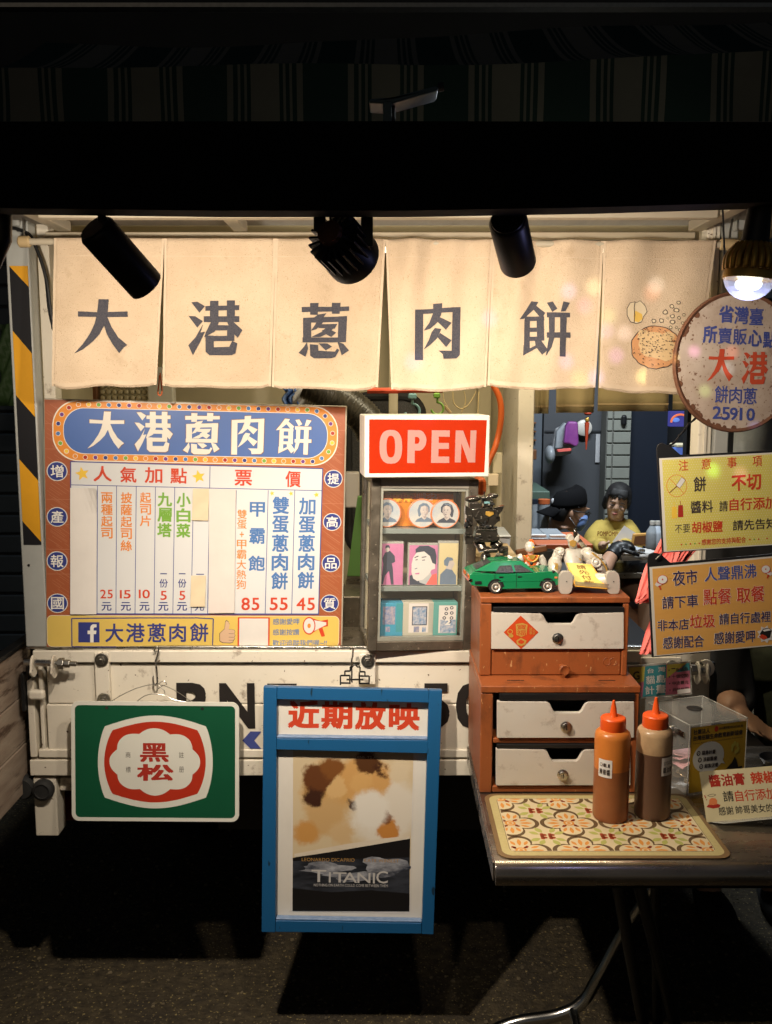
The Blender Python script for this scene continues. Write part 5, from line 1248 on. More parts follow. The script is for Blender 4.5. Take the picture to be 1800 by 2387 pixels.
pf = thing('poster_frame', 'blue painted wooden frame with a film poster and red lettered header, hung on the tailgate', 'poster frame', at(V(760, 1750), 2.11))
Pb = Board((zb(108, 318), 2.150), (zb(1426, 346), 2.150), (zb(1362, 2146), 2.085), (zb(94, 2130), 2.085))
def fbar(p, name='frame_bar', m='blue_paint', h0=-.022, h1=.0, lip=True):
    q = MB(); q.poly([Pb.pt(*Pb.loc(zb(*x)), h0) for x in p], Pb.n * (h1 - h0)); o = q.build(name, m, pf, bevel=.0018); return o
fbar([(108, 318), (207, 322), (196, 2130), (94, 2128)]); fbar([(1328, 344), (1426, 346), (1362, 2146), (1275, 2142)])
fbar([(208, 321), (1327, 344), (1327, 438), (208, 412)], h1=-.0006); fbar([(205, 700), (1318, 715), (1318, 812), (203, 783)], h1=-.0006); fbar([(197, 2042), (1274, 2062), (1274, 2141), (197, 2128)], h1=-.0006)
for p in ([(206, 684), (1319, 699), (1319, 714), (206, 699)], [(198, 2028), (1275, 2048), (1275, 2061), (198, 2041)]):
    fbar(p, 'frame_lip', 'blue_edge', -.022, -.003)
q = MB(); q.poly([Pb.pt(*Pb.loc(zb(*x)), -.027) for x in ((110, 322), (1424, 350), (1361, 2142), (96, 2126))], Pb.n * .004); q.build('back_board', 'white_paint', pf)
Pb.lay = -.0225; Pb.base = -.023
Pb.polyp('header_board', 'white_paint', [zb(*p) for p in ((200, 415), (1330, 440), (1324, 705), (200, 690))]); Pb.up()
for ch, x0, x1, y0, y1 in (('近', 284, 515, 432, 645), ('期', 532, 760, 440, 650), ('放', 782, 1008, 445, 656), ('映', 1034, 1260, 452, 660)): Pb.box1('lettering', 'ink_red', ch, zb(x0, y0), zb(x1, y1), .045)
Pb.polyp('mount_board', 'white_paint', [zb(*p) for p in ((195, 780), (1326, 812), (1275, 2060), (190, 2040))], -.0222)
# poster: a plain seascape in the same colours as the photograph's film poster
Pb.lay = -.0205
pp = lambda pts: [zb(*p) for p in pts]
Pb.polyp('poster', 'paper', pp([(316, 790), (1222, 812), (1190, 2022), (298, 2000)])); Pb.up()
Pb.polyp('poster', 'poster_sky', pp([(320, 800), (1216, 822), (1184, 2002), (316, 1998)])); Pb.up()
C = lambda m, pts, dh=0: Pb.polyp('poster', m, pp(pts), Pb.lay + dh)
rr_ = lambda cx, cy_, rx, ry, n=26, wv=.1, sd=1: [(cx + rx * (1 + wv * sin(3 * t + sd) + wv * .5 * sin(7 * t + sd * 3)) * cos(t), cy_ + ry * (1 + wv * sin(4 * t + sd * 2)) * sin(t)) for t in [2 * pi * i / n for i in range(n)]]
# an evening sky of heaped warm clouds, printed softly
bl = []
for x, y, r_, col, hd in ((1000, 1250, 330, (.70, .64, .54), .4), (600, 1080, 250, (.58, .34, .12), .45), (850, 1020, 210, (.60, .34, .12), .5), (560, 1300, 190, (.56, .36, .16), .4), (1030, 1390, 110, (.52, .22, .05), .5), (1010, 1300, 60, (.20, .07, .02), .5), (500, 1010, 130, (.13, .045, .015), .45), (600, 935, 110, (.20, .075, .02), .4), (480, 1140, 90, (.05, .018, .01), .4), (860, 900, 120, (.09, .035, .012), .5), (950, 950, 70, (.06, .022, .01), .4),
                          (640, 1090, 95, (.66, .43, .19), .5), (820, 1040, 95, (.64, .38, .14), .5), (760, 1230, 60, (.06, .03, .02), .3), (900, 1240, 170, (.74, .70, .62), .4), (420, 1420, 130, (.55, .28, .08), .3), (700, 1420, 120, (.60, .42, .22), .3), (1110, 950, 120, (.66, .55, .38), .3)):
    bl.append((Pb.pt(*Pb.loc(zb(x, y)), -.02) - ORG[pf.name], r_ / 3.16 * Pb.px(zb(x, y)), col, hd))
art('poster_art', (.62, .50, .32), bl, .034)
Pb.layers[('poster', 'poster_art')] = Pb.layers.pop(('poster', 'poster_sky'))
# dark shore line rising to the right, then sea
C('poster_pale', [(330, 1575), (700, 1505), (1000, 1460), (1188, 1440), (1188, 1470), (700, 1550), (330, 1600)], .0016)
C('poster_black', [(318, 1605), (700, 1545), (1190, 1462), (1187, 1640), (318, 1640)], .0018)
C('poster_sea', [(318, 1628), (1187, 1600), (1184, 2002), (316, 1998)], .0020)
C('poster_wave', rr_(560, 1680, 190, 42, 24, .25, 1), .0022); C('poster_wave', rr_(1000, 1670, 165, 70, 24, .25, 2), .0022); C('poster_wave', rr_(800, 1745, 220, 36, 24, .25, 3), .0024)
C('poster_black', [(316, 1830), (600, 1860), (900, 1845), (1186, 1870), (1184, 2002), (316, 1998)], .0026)
Pb.lay += .0032
def serif(text, x0, x1, y, h, w=.10, m='ink_silver'):
    """thin capitals with small serifs"""
    Pb.row('lettering', m, text, zb(x0, y), zb(x1, y + (x1 - x0) * .012), h / 3.16, -.004)
for k, (ch, x0, x1) in enumerate((('T', 458, 566), ('I', 587, 600), ('T', 618, 716), ('A', 690, 796), ('N', 800, 895), ('I', 915, 928), ('C', 940, 1024))):
    dy = (x0 - 458) * .02; y0, y1 = (1692 if k in (0, 6) else 1708) + dy, 1785 + dy
    Pb.box1('lettering', 'ink_silver', ch, zb(x0, y0), zb(x1, y1), .004, Pb.lay + k * .00005)
serif('NOTHING ON EARTH COULD COME BETWEEN THEM', 475, 1024, 1806, 20); serif('LEONARDO DICAPRIO', 385, 778, 1616, 26, m='ink_gold'); serif('KATE WINSLET', 848, 1108, 1624, 24, m='ink_gold')
serif('FROM THE DIRECTOR OF ALIENS, T2 AND TRUE LIES', 390, 1130, 852, 20, m='poster_pale')
Pb.done(pf)
# fretwork hanger of black metal and its hook
fh = MB(); F_ = lambda *p: [at(zb(*q), 2.150) for q in p]
def fret(*p):
    P_ = F_(*p)
    for a, b_ in zip(P_, P_[1:]): fh.bar(a, b_, .0034, .003)
fret((676, 305), (676, 236), (708, 236), (708, 203), (748, 203), (748, 172), (766, 172)); fret((798, 172), (820, 172), (820, 208), (856, 208), (856, 240), (887, 240), (887, 300)); fret((720, 266), (845, 266)); fret((745, 298), (745, 236), (708, 236)); fret((815, 300), (815, 212)); fret((820, 240), (856, 240)); fret((676, 290), (745, 292)); fret((815, 294), (887, 294))
fh.tube([at(zb(782 + 16 * cos(t), 172 - 14 * sin(t)), 2.150) for t in [pi * i / 10 for i in range(11)]], .0017, 6)
fh.build('fret_hanger', 'black_metal', pf)
hk = MB(); hk.tube(bez([at(zb(*q), 2.165) for q in ((748, 45), (758, 28), (768, 40), (766, 90), (756, 140), (760, 220), (758, 275), (765, 285))], 6), .002, 7)
o = hk.build('steel_hook', 'steel', None, smooth='all'); tag(o, 'thin steel hook on the tailgate rail carrying the blue poster frame', 'hook')
MB.rell = lambda s, p, rx, rz, ry, Y, rot=0: s.pell(p, rx / 3.791, rz / 3.791, ry, Y, rot)
# ================================================================== TABLE
TZ = .75
tb_t = thing('folding_table', 'stainless steel folding table with rounded front edge and crossed tube legs', 'table', (.7, 1.85, 0))
tx0 = .196; ty0, ty1 = 1.585, 2.16; lipz = .038
q = MB()
prof = [(ty1, TZ - .03), (ty1, TZ - .003), (ty1 - .004, TZ), (ty0 + .026, TZ), (ty0 + .018, TZ - .0014), (ty0 + .0105, TZ - .005), (ty0 + .0045, TZ - .0105), (ty0 + .001, TZ - .018), (ty0, TZ - .026), (ty0 + .004, TZ - lipz), (ty0 + .009, TZ - lipz), (ty0 + .009, TZ - .028)]
q.poly([(tx0, y, z) for y, z in prof], (1.0, 0, 0))
q.build('tabletop', 'table_steel', tb_t, bevel=.0015, smooth=True)
q = MB(); q.box(tx0 - .003, tx0 + .001, ty0 + .02, ty1, TZ - lipz, TZ - .002); q.build('edge_strip', 'table_steel', tb_t, bevel=.0015)
q = MB(); q.box(tx0 + .02, 1.18, ty0 + .035, ty0 + .06, TZ - .06, TZ - .031); q.build('under_rail', 'black_metal', tb_t)
LP_ = [at(p, 2.10) for p in ((1060, 2450), (1186, 2388), (1300, 2366), (1357, 2336), (1396, 2274), (1462, 2157))]; LP_ += [LP_[-1] + (LP_[-1] - LP_[-2]) * 1.5 + Vector((0, -.05, 0)), Vector((.80, 1.96, .70))]
leg = MB(); leg.tube(bez([LP_[0] - Vector((.10, 0, .07))] + LP_, 8), .0145, 12)
leg.build('leg', 'tube_steel', tb_t, smooth='all')
leg = MB(); leg.cyl(at((1335, 2352), 2.10), at((1352, 2420), 2.0), .011, n=10); leg.build('leg_foot', 'tube_steel', tb_t, smooth=True)
for x0, y0, x1, y1, r_ in ((.435, 1.70, .62, 2.0, .013), (.475, 1.72, .70, 1.98, .013), (.56, 1.86, .66, 2.1, .012)):
    a = Vector((x0, y0, TZ - .05)); c = Vector((x1, y1, .01)); leg = MB(); leg.cyl(a, c, r_, n=12); leg.build('leg', 'black_metal', tb_t, smooth=True)
# place mat
mt_o = thing('place_mat', 'cream place mat with quatrefoil tile pattern and brown rim', 'mat', (.42, 1.75, TZ))
M4 = [Vector((.200, 1.885, 0)), Vector((.629, 1.885, 0)), Vector((.633, 1.612, 0)), Vector((.209, 1.612, 0))]
MBd = Board(*[Vector((p.x, p.y, TZ + .003)) for p in M4])
mw, mh = MBd.a1 - MBd.a0, MBd.b1 - MBd.b0
q = MB(); q.poly([MBd.pt(a, b, -.0028) for a, b in rrect(MBd.a0, MBd.a1, MBd.b0, MBd.b1, .025)], MBd.n * .0028); q.build('mat_base', 'mat_brown', mt_o, bevel=.0006, seg=1)
MBd.lay = .0003
def mrr(m, i_): MBd.rr('print', m, MBd.a0 + i_, MBd.a1 - i_, MBd.b0 + i_, MBd.b1 - i_, max(.006, .025 - i_ * .5)); MBd.up(.0002)
mrr('mat_border', .009); mrr('mat_line', .0235); mrr('mat_cream', .0245)
x0_, x1_, y0_, y1_ = MBd.a0 + .026, MBd.a1 - .026, MBd.b0 + .026, MBd.b1 - .026
def clip(poly):
    for ax, lim, sg in ((0, x0_, 1), (0, x1_, -1), (1, y0_, 1), (1, y1_, -1)):
        out = []
        for i in range(len(poly)):
            p, r_ = poly[i - 1], poly[i]; a = sg * (p[ax] - lim); b_ = sg * (r_[ax] - lim)
            if a >= 0: out.append(p)
            if (a >= 0) != (b_ >= 0): t = a / (a - b_); out.append((p[0] + (r_[0] - p[0]) * t, p[1] + (r_[1] - p[1]) * t))
        poly = out
        if len(poly) < 3: return None
    ded = [poly[0]]
    for p in poly[1:]:
        if math.dist(p, ded[-1]) > 1e-6: ded.append(p)
    return ded if len(ded) >= 3 else None
def mp(m, poly, dh=0):
    p = clip(poly)
    if p:
        a = sum(p[i - 1][0] * p[i][1] - p[i][0] * p[i - 1][1] for i in range(len(p)))
        if abs(a) > 4e-7: MBd.polyl('print', m, p, MBd.lay + dh)
def quatre(cx, cy_, r, n=12):
    out = []
    for k in range(4):
        c = (cx + r * .62 * cos(k * pi / 2), cy_ + r * .62 * sin(k * pi / 2))
        for j in range(n + 1):
            t = k * pi / 2 - 1.9 + 3.8 * j / n; out.append((c[0] + r * .48 * cos(t), c[1] + r * .48 * sin(t)))
    return out
def petal(cx, cy_, ang, d0, d1, w, n=6):
    out = []
    for j in range(n + 1): t = j / n; out.append((d0 + (d1 - d0) * t, w * sin(pi * t)))
    for j in range(n - 1, 0, -1): t = j / n; out.append((d0 + (d1 - d0) * t, -w * sin(pi * t)))
    return [(cx + a * cos(ang) - b_ * sin(ang), cy_ + a * sin(ang) + b_ * cos(ang)) for a, b_ in out]
def dsc(cx, cy_, r, n=10): return [(cx + r * cos(2 * pi * i / n), cy_ + r * sin(2 * pi * i / n)) for i in range(n)]
stx, sty = .1145, .109
for i in range(-1, 6):
    for j in range(-1, 4):
        cx = .243 - MBd.o.x + stx * i + .006 * (1 - j); cy_ = 1.640 - MBd.o.y + sty * j
        R_ = .0515
        mp('mat_line', quatre(cx, cy_, R_)); mp('mat_cream', quatre(cx, cy_, R_ * .85), .0002)
        for k in range(4):
            A = k * pi / 2
            for da, d0, d1, w in ((0, .34, .84, .055), (.42, .40, .76, .05), (-.42, .40, .76, .05)): mp('mat_orange', petal(cx, cy_, A + da, R_ * d0, R_ * d1, R_ * w * 1.4), .0004)
            for sx, sy in ((.0, .0), (.07, .05), (-.03, .09)): mp('mat_red', dsc(cx + R_ * (.30 + sx) * cos(A + pi / 4 + sy), cy_ + R_ * (.30 + sx) * sin(A + pi / 4 + sy), R_ * .062, 8), .0005)
        mp('mat_orange', dsc(cx, cy_, R_ * .21, 14), .0004); mp('mat_cream', dsc(cx, cy_, R_ * .13, 12), .0006); mp('mat_orange', dsc(cx, cy_, R_ * .08, 8), .0008)
        gx, gy = cx + stx / 2, cy_ + sty / 2
        for k in range(4):
            A = k * pi / 2 + pi / 4
            for m_i in range(3): mp('mat_red', dsc(gx + .0085 * cos(A) * 1.3 + .0034 * cos(2.1 * m_i), gy + .0075 * sin(A) + .0034 * sin(2.1 * m_i), .0042, 8), .0004)
            mp('mat_green', petal(gx, gy, k * pi / 2 + .5, .016, .040, .006), .0003); mp('mat_green', petal(gx, gy, k * pi / 2 - .5, .016, .038, .0055), .0003)
MBd.done(mt_o)

# squeeze bottles
def squeeze(label, base, h, r, layers, tagline, grp='squeeze sauce bottles on the mat', rot=-.5):
    t = thing('sauce_bottle', label, 'bottle', base, grp); c = Vector(base); u = Vector((0, 0, 1))
    z = [0, *layers]
    zs = h * .78
    segs = []
    for (m, f0, f1) in layers_list(layers): 
        q = MB(); k0, k1 = f0 * zs, f1 * zs; pr = []
        if f0 == 0: pr += [(r * .55, .0), (r * .93, .0), (r * .99, .004), (r, .010)]
        else: pr += [(r, k0)]
        if f1 >= 1: pr += [(r, zs * .93), (r * .96, zs * .97), (r * .80, zs), (r * .66, zs + .002)]
        else: pr += [(r, k1)]
        q.lathe(c, u, pr, 28, cap=(f0 == 0)); q.build('bottle_body' if f0 == 0 else 'upper_body', m, t, smooth=True)
    q = MB(); q.lathe(c + u * (zs + .001), u, [(r * .70, 0), (r * .72, .002), (r * .71, h * .095), (r * .66, h * .105), (r * .25, h * .115), (r * .2, h * .13), (r * .15, h * .19), (r * .07, h * .25), (r * .03, h * .253)], 26)
    cp = q.build('cap', 'cap_orange', t, smooth=True)
    # wrapped label
    q = MB(); w0, w1 = rot - .40, rot + .40; lz0, lz1 = zs * .52, zs * .72
    fn = lambda uu, vv, e=.0006: c + Vector(((r + e) * sin(w0 + (w1 - w0) * uu), -(r + e) * cos(w0 + (w1 - w0) * uu), lz0 + (lz1 - lz0) * vv))
    q.grid(10, 2, fn); lb = q.build('label', 'paper', t, fix=False, smooth='all')
    q = MB()
    def put(text, x0, x1, y0, y1, off):
        n = 0; tot = sum(1 for ch in text if ch != ' ')
        for ch in text:
            if ch == ' ': continue
            vs, fs = glyph(ch, off); X0 = min(v[0] for v in vs); X1_ = max(v[0] for v in vs); Y0 = min(v[1] for v in vs); Y1_ = max(v[1] for v in vs)
            a0_ = x0 + (x1 - x0) * n / tot; a1_ = x0 + (x1 - x0) * (n + .86) / tot
            q.add([fn(a0_ + (v[0] - X0) / max(1e-6, X1_ - X0) * (a1_ - a0_), y0 + (v[1] - Y0) / (Y1_ - Y0) * (y1 - y0), .0012 + v[2] * .00003) for v in vs], fs); n += 1
    put(tagline[0], .14, .86, .60, .80, 0); put(tagline[1], .10, .90, .16, .48, .02)
    q.build('lettering', 'ink_dk', lb, fix=False)
    return t
def layers_list(l): return l
ba = atz(V(1318, 1765), TZ + .003); bh = at(V(1324, 1522), ba.y).z - ba.z; br = (at(V(1357, 1650), ba.y).x - at(V(1281, 1650), ba.y).x) / 2
ba.z = TZ + .0036
squeeze('orange squeeze bottle of chili sauce with white label on the mat', ba, bh, br, [('bottle_chili', 0, .58), ('bottle_orange', .58, 1.0)], ('CHILI', '辣椒醬'), rot=-.62)
bb2 = atz(V(1408, 1760), TZ + .003); bh2 = at(V(1418, 1516), bb2.y).z - bb2.z; bb2.z = TZ + .0036
squeeze('dark brown squeeze bottle of soy paste beside the orange bottle', bb2, bh2, br * 1.01, [('bottle_soy', 0, .74), ('bottle_clear', .74, 1.0)], ('SOY SAUCE', '醬油膏'), rot=.55)

# ================================================================== ORANGE CHEST
ch_t = thing('cash_chest', 'old orange painted chest in two tiers with three pale drawers on the table', 'chest', (.36, 2.0, TZ))
LX0, LX1, LY = .209, .527, 1.893
UX0, UX1, UY = .212, .517, 1.960
BYk = 2.172
LZ = at(zt(190, 335), LY).z
UZ = at(zr(245, 1105), UY).z
lo = {}
def chb(name, x0, x1, y0, y1, z0, z1, m='orange_wood', par=None, bv=.003): return MB().box(x0, x1, y0, y1, z0, z1).build(name, m, par or ch_t, bevel=bv)
wl = .014
zzt = lambda y: at(zt(500, y), LY).z
chb('side_panel', LX0 - .012, LX0 + wl, LY, BYk, TZ + .0005, LZ - .016); chb('side_panel', LX1 - wl, LX1, LY, BYk, TZ + .0005, LZ - .016)
chb('bottom_board', LX0 + wl + .0005, LX1 - wl - .0005, LY + .001, BYk, TZ + .0008, zzt(862)); chb('ledge_board', LX0 - .012, LX1 + .002, LY - .002, BYk, LZ - .0155, LZ)
chb('divider', LX0 + wl + .0005, LX1 - wl - .0005, LY + .002, BYk, zzt(640), zzt(612)); chb('back_board', LX0 + wl, LX1 - wl, BYk - .01, BYk - .001, TZ + .03, LZ - .02)
zrr = lambda y: at(zr(900, y), UY).z
chb('side_panel', UX0 - .012, UX0 + .013, UY, BYk, LZ + .0004, UZ - .014); chb('side_panel', UX1 - .013, UX1, UY, BYk, LZ + .0004, UZ - .014)
top = chb('top_board', UX0 - .012, UX1 + .001, UY - .002, BYk, UZ - .0135, UZ); 
mid_p = chb('middle_panel', UX0 + .0135, UX1 - .0135, UY + .003, UY + .02, LZ + .0006, zrr(1568)); chb('back_board', UX0 + .014, UX1 - .014, BYk - .01, BYk - .001, LZ + .001, UZ - .015)
kn_c = at(zt(560, 232), UY + .003); q = MB(); q.lathe(kn_c, Vector((.12, -1, -.05)), [(.006, 0), (.006, .010), (.010, .016), (.0118, .024), (.010, .027), (.004, .025)], 18); q.build('knob', 'orange_wood', ch_t, smooth=True)
# little carved scroll on the panel
q = MB()
for cx in (800, 835): q.tube([at(zt(cx + 20 * cos(t), 207 + 20 * sin(t)), UY + .0028) for t in [2 * pi * i / 14 for i in range(12)]], .0007, 5)
q.build('carving', 'orange_wood', ch_t)
for sx in (320, 800):
    a = at(zt(sx - 40, 305), LY); p_ = atz(zt(sx, 307), LZ); MB().box(p_.x - .018, p_.x + .018, p_.y - .002, p_.y + .002, LZ - .002, LZ + .0004).build('slot', 'black_metal', ch_t)
def drawer(c, Y, xa, xb, ya, yb, notch, strip, lock, sticker=False):
    a, b_ = at(c(xa, ya), Y - .004), at(c(xb, yb), Y - .004)
    d = MB(); pts = [c(xa, ya)] + [c(*p) for p in notch] + [c(xb, ya + 1), c(xb, yb - 1), c(xa, yb)]
    P = [at(p, Y - .004) for p in pts]
    d.poly(P, (0, .012, 0)); o = d.build('drawer', 'drawer_white', ch_t, bevel=.0012, seg=1)
    a2, b2 = at(c(*strip[0]), Y - .002), at(c(*strip[1]), Y - .002)
    MB().box(a2.x, b2.x, Y - .003, Y + .05, b2.z, a2.z).build('slide_strip', 'black_metal', o, bevel=.001)
    MB().box(a.x, b_.x, Y + .055, Y + .058, b_.z, a.z).build('drawer_inside', 'black_metal', o)
    l = at(c(*lock), Y - .004); q = MB(); q.lathe(l, (0, -1, 0), [(.0118, 0), (.0118, .002), (.0085, .003), (.0085, .007), (.004, .0075)], 22); lk = q.build('lock', 'steel', o, smooth=True)
    q = MB(); q.box(l.x - .001, l.x + .001, l.y - .0085, l.y - .0072, l.z - .005, l.z + .005); q.build('keyhole', 'black_metal', o)
    return o
def nt(x0, x1, yt, yb_, s=.22):
    w = x1 - x0; pr = [(0, 0), (.04, .05), (.09, .22), (.13, .55), (.17, .85), (.22, 1), (.78, 1), (.83, .85), (.87, .55), (.91, .22), (.96, .05), (1, 0)]
    return [(x0 + w * u_, yt + (yb_ - yt) * v_) for u_, v_ in pr]
d1 = drawer(zr, UY, 325, 1496, 1243, 1566, nt(755, 1110, 1254, 1345), ((340, 1196), (1500, 1240)), (910, 1470))
d2 = drawer(zt, LY, 224, 944, 418, 610, nt(482, 706, 420, 478), ((236, 376), (948, 410)), (585, 550))
d3 = drawer(zt, LY, 218, 925, 668, 860, nt(470, 690, 672, 732), ((222, 642), (925, 662)), (567, 803))
# red lucky diamond on the top drawer
DB = Board(*[at(p, UY - .0046) for p in (zr(433, 1270), zr(740, 1270), zr(740, 1565), zr(433, 1565))]); DB.lay = .0002
DB.polyp('diamond_sticker', 'diamond_red', [zr(*p) for p in ((583, 1270), (740, 1415), (588, 1565), (433, 1418))]); DB.up()
DB.polyp('print', 'diamond_gold', [zr(*p) for p in ((540, 1345), (600, 1335), (645, 1350), (635, 1440), (590, 1458), (545, 1440))]); DB.up()
DB.box1('lettering', 'diamond_red', '寶', zr(550, 1350), zr(632, 1392), .0); DB.box1('lettering', 'diamond_red', '福', zr(550, 1398), zr(630, 1445), .0)
DB.vert('lettering', 'diamond_gold', '諸事', zr(672, 1372), zr(672, 1440), 7, .0); DB.vert('lettering', 'diamond_gold', '如意', zr(700, 1392), zr(700, 1440), 6, .0)
DB.disc('print', 'diamond_gold', zr(497, 1448), 6, 4.5); DB.disc('print', 'diamond_gold', zr(490, 1412), 6.5, 6); DB.disc('print', 'diamond_red', zr(490, 1412), 4.5, 4, h=DB.lay + .0003)
DB.polyp('print', 'diamond_gold', [zr(*p) for p in ((545, 1490), (585, 1465), (635, 1490), (625, 1525), (590, 1540), (550, 1525))])
DB.polyp('print', 'diamond_red', [zr(*p) for p in ((560, 1497), (585, 1480), (615, 1497), (610, 1512), (590, 1520), (565, 1512))], DB.lay + .0003)
for o in DB.done(d1): pass

# ================================================================== TOYS ON THE CHEST
def standing(p, Y): return at(p, Y)
# green toy car, built to its own axes
cr = thing('toy_car', 'bright green toy hatchback standing on the orange chest', 'toy car', (.30, 2.03, UZ))
CYn = atz(zr(363, 1078), UZ).y; wr = at(zr(363, 1076), CYn); wf = at(zr(826, 1076), CYn)
cyaw = radians(5); cu = Vector((cos(cyaw), sin(cyaw), 0)); cv = Vector((-sin(cyaw), cos(cyaw), 0)); cw = Vector((0, 0, 1))
mpp = (wf.x - wr.x) / (826 - 363) / cu.x
co = Vector((wr.x, CYn, UZ + .0006))
def CPt(x, y, w): return co + cu * ((x - 363) * mpp) + cw * ((1080 - y) * mpp) + cv * w     # w: 0 = near side
CW = .076
low = [(150, 1005), (128, 960), (130, 905), (170, 880), (240, 895), (340, 905), (520, 905), (720, 898), (850, 888), (905, 898), (938, 930), (940, 1010), (900, 1020), (780, 1042), (420, 1042), (300, 1020)]
grn = [(172, 880), (348, 802), (470, 795), (605, 802), (722, 898)]
def side(w, prof): return [CPt(x, y, w) for x, y in prof]
q = MB(); n0 = len(low)
ins_ = .003
A = side(ins_, low); A2 = side(0, [(x, y) for x, y in low]); q.poly(side(0, low), cv * CW); q.build('body', 'car_green', cr, bevel=.0022)
q = MB(); tops_in = .011
def gpt(x, y, near):
    t = max(0, min(1, (895 - y) / 95)); w = .0015 + tops_in * t
    return CPt(x, y, w if near else CW - w)
gl = [gpt(x, y, 1) for x, y in grn] + [gpt(x, y, 0) for x, y in grn]
q.add(gl, [(0, 1, 6, 5), (1, 2, 7, 6), (2, 3, 8, 7), (3, 4, 9, 8), (0, 5, 9, 4), (4, 3, 2, 1, 0), (5, 6, 7, 8, 9)]); q.build('cabin', 'car_green', cr, bevel=.0015)
def cpoly(name, m, pts, e=.0006, near=True):
    q = MB(); P = [gpt(x, y, 1) - cv * e for x, y in pts]; q.poly(P); return q.build(name, m, cr, fix=False)
cpoly('window', 'car_glass', [(358, 893), (400, 838), (505, 834), (522, 893)]); cpoly('window', 'car_glass', [(540, 893), (527, 834), (588, 834), (690, 893)])
q = MB(); a, b_ = Vector(gl[0]), Vector(gl[1]); c_, d_ = Vector(gl[6]), Vector(gl[5]); nn = (b_ - a).cross(d_ - a).normalized(); nn = nn if nn.z > 0 else -nn
P = [a + (b_ - a) * .14 + (d_ - a) * .1, a + (b_ - a) * .88 + (d_ - a) * .08, d_ + (c_ - d_) * .88 - (d_ - a) * .08, d_ + (c_ - d_) * .14 - (d_ - a) * .1]
q.poly([p + nn * .0006 for p in P]); q.build('rear_window', 'car_glass', cr, fix=False)
a, b_, c_, d_ = Vector(gl[4]), Vector(gl[3]), Vector(gl[8]), Vector(gl[9]); nn = (b_ - a).cross(d_ - a).normalized(); nn = nn if nn.z > 0 else -nn
q = MB(); q.poly([p + nn * .0006 for p in (a + (b_ - a) * .1 + (d_ - a) * .08, a + (b_ - a) * .9 + (d_ - a) * .08, d_ + (c_ - d_) * .9 - (d_ - a) * .08, d_ + (c_ - d_) * .1 - (d_ - a) * .08)]); q.build('windscreen', 'car_glass', cr, fix=False)
for cx in (363, 826):
    for w0, d in ((-.002, 1), (CW + .002, -1)):
        c = CPt(cx, 1022, w0); ax = cv * d; r_ = 58 * mpp
        q = MB(); q.lathe(c, ax, [(r_ * .62, .0), (r_ * .95, .0005), (r_, .003), (r_, .012), (r_ * .8, .014)], 24); wh = q.build('wheel', 'rubber', cr, smooth=True)
        q = MB(); q.lathe(c - ax * .0006, ax, [(r_ * .12, -.0012), (r_ * .2, -.0006), (r_ * .25, .0006), (r_ * .5, .0006), (r_ * .64, -.0008), (r_ * .7, .001)], 20); q.build('rim', 'rim_silver', wh, smooth=True)
        if d == 1:
            q = MB(); q.poly([CPt(cx + 1.28 * 58 * cos(t), 1022 - 1.28 * 58 * sin(t), -.0004) for t in [pi * i / 16 for i in range(17)]]); q.build('wheel_arch', 'black_plastic', cr, fix=False)
q = MB(); q.obox(CPt(135, 955, CW / 2), cu * .004, cv * (CW / 2 + .002), cw * .0032); q.build('bumper', 'chrome', cr, bevel=.001); q = MB(); q.obox(CPt(938, 985, CW / 2), cu * .003, cv * (CW / 2 + .001), cw * .0045); q.build('bumper', 'black_plastic', cr, bevel=.001)
q = MB(); q.obox(CPt(205, 978, -.0008), cu * .007, cv * .0008, cw * .003); q.build('bumper_end', 'black_plastic', cr)
q = MB(); q.obox(CPt(128, 930, .012), cu * .0012, cv * .010, cw * .0032); q.build('tail_light', 'hose', cr); q = MB(); q.obox(CPt(128, 930, CW - .012), cu * .0012, cv * .010, cw * .0032); q.build('tail_light', 'hose', cr)
q = MB(); q.obox(CPt(900, 945, -.0006), cu * .003, cv * .0006, cw * .0018); q.build('side_marker', 'ring_orange', cr)
for x, y0, y1 in ((545, 900, 1034), (352, 905, 960)):
    q = MB(); q.obox(CPt(x, (y0 + y1) / 2, -.0003), cu * .0004, cv * .0003, cw * (y1 - y0) / 2 * mpp); q.build('door_seam', 'black_plastic', cr)
for x in (408, 575): q = MB(); q.obox(CPt(x, 932, -.0006), cu * .0042, cv * .0006, cw * .0012); q.build('door_handle', 'black_plastic', cr)
q = MB(); q.obox(CPt(620, 972, -.0004), cu * 280 * mpp, cv * .0004, cw * .0006); q.build('side_trim', 'car_green', cr)
q = MB(); q.ell(CPt(878, 895, .002), .004, .003, .004, 10, 8); q.build('mirror', 'black_plastic', cr, smooth='all'); q = MB(); q.ell(CPt(745, 868, CW - .01), .004, .003, .004, 10, 8); q.build('mirror', 'black_plastic', cr, smooth='all')
q = MB(); q.ell(CPt(518, 785, CW * .4), 24 * mpp, .006, 14 * mpp, 10, 8); q.ell(CPt(505, 772, CW * .45), 12 * mpp, .004, 12 * mpp, 8, 6); q.build('roof_sign', 'white_plastic', cr, smooth='all')

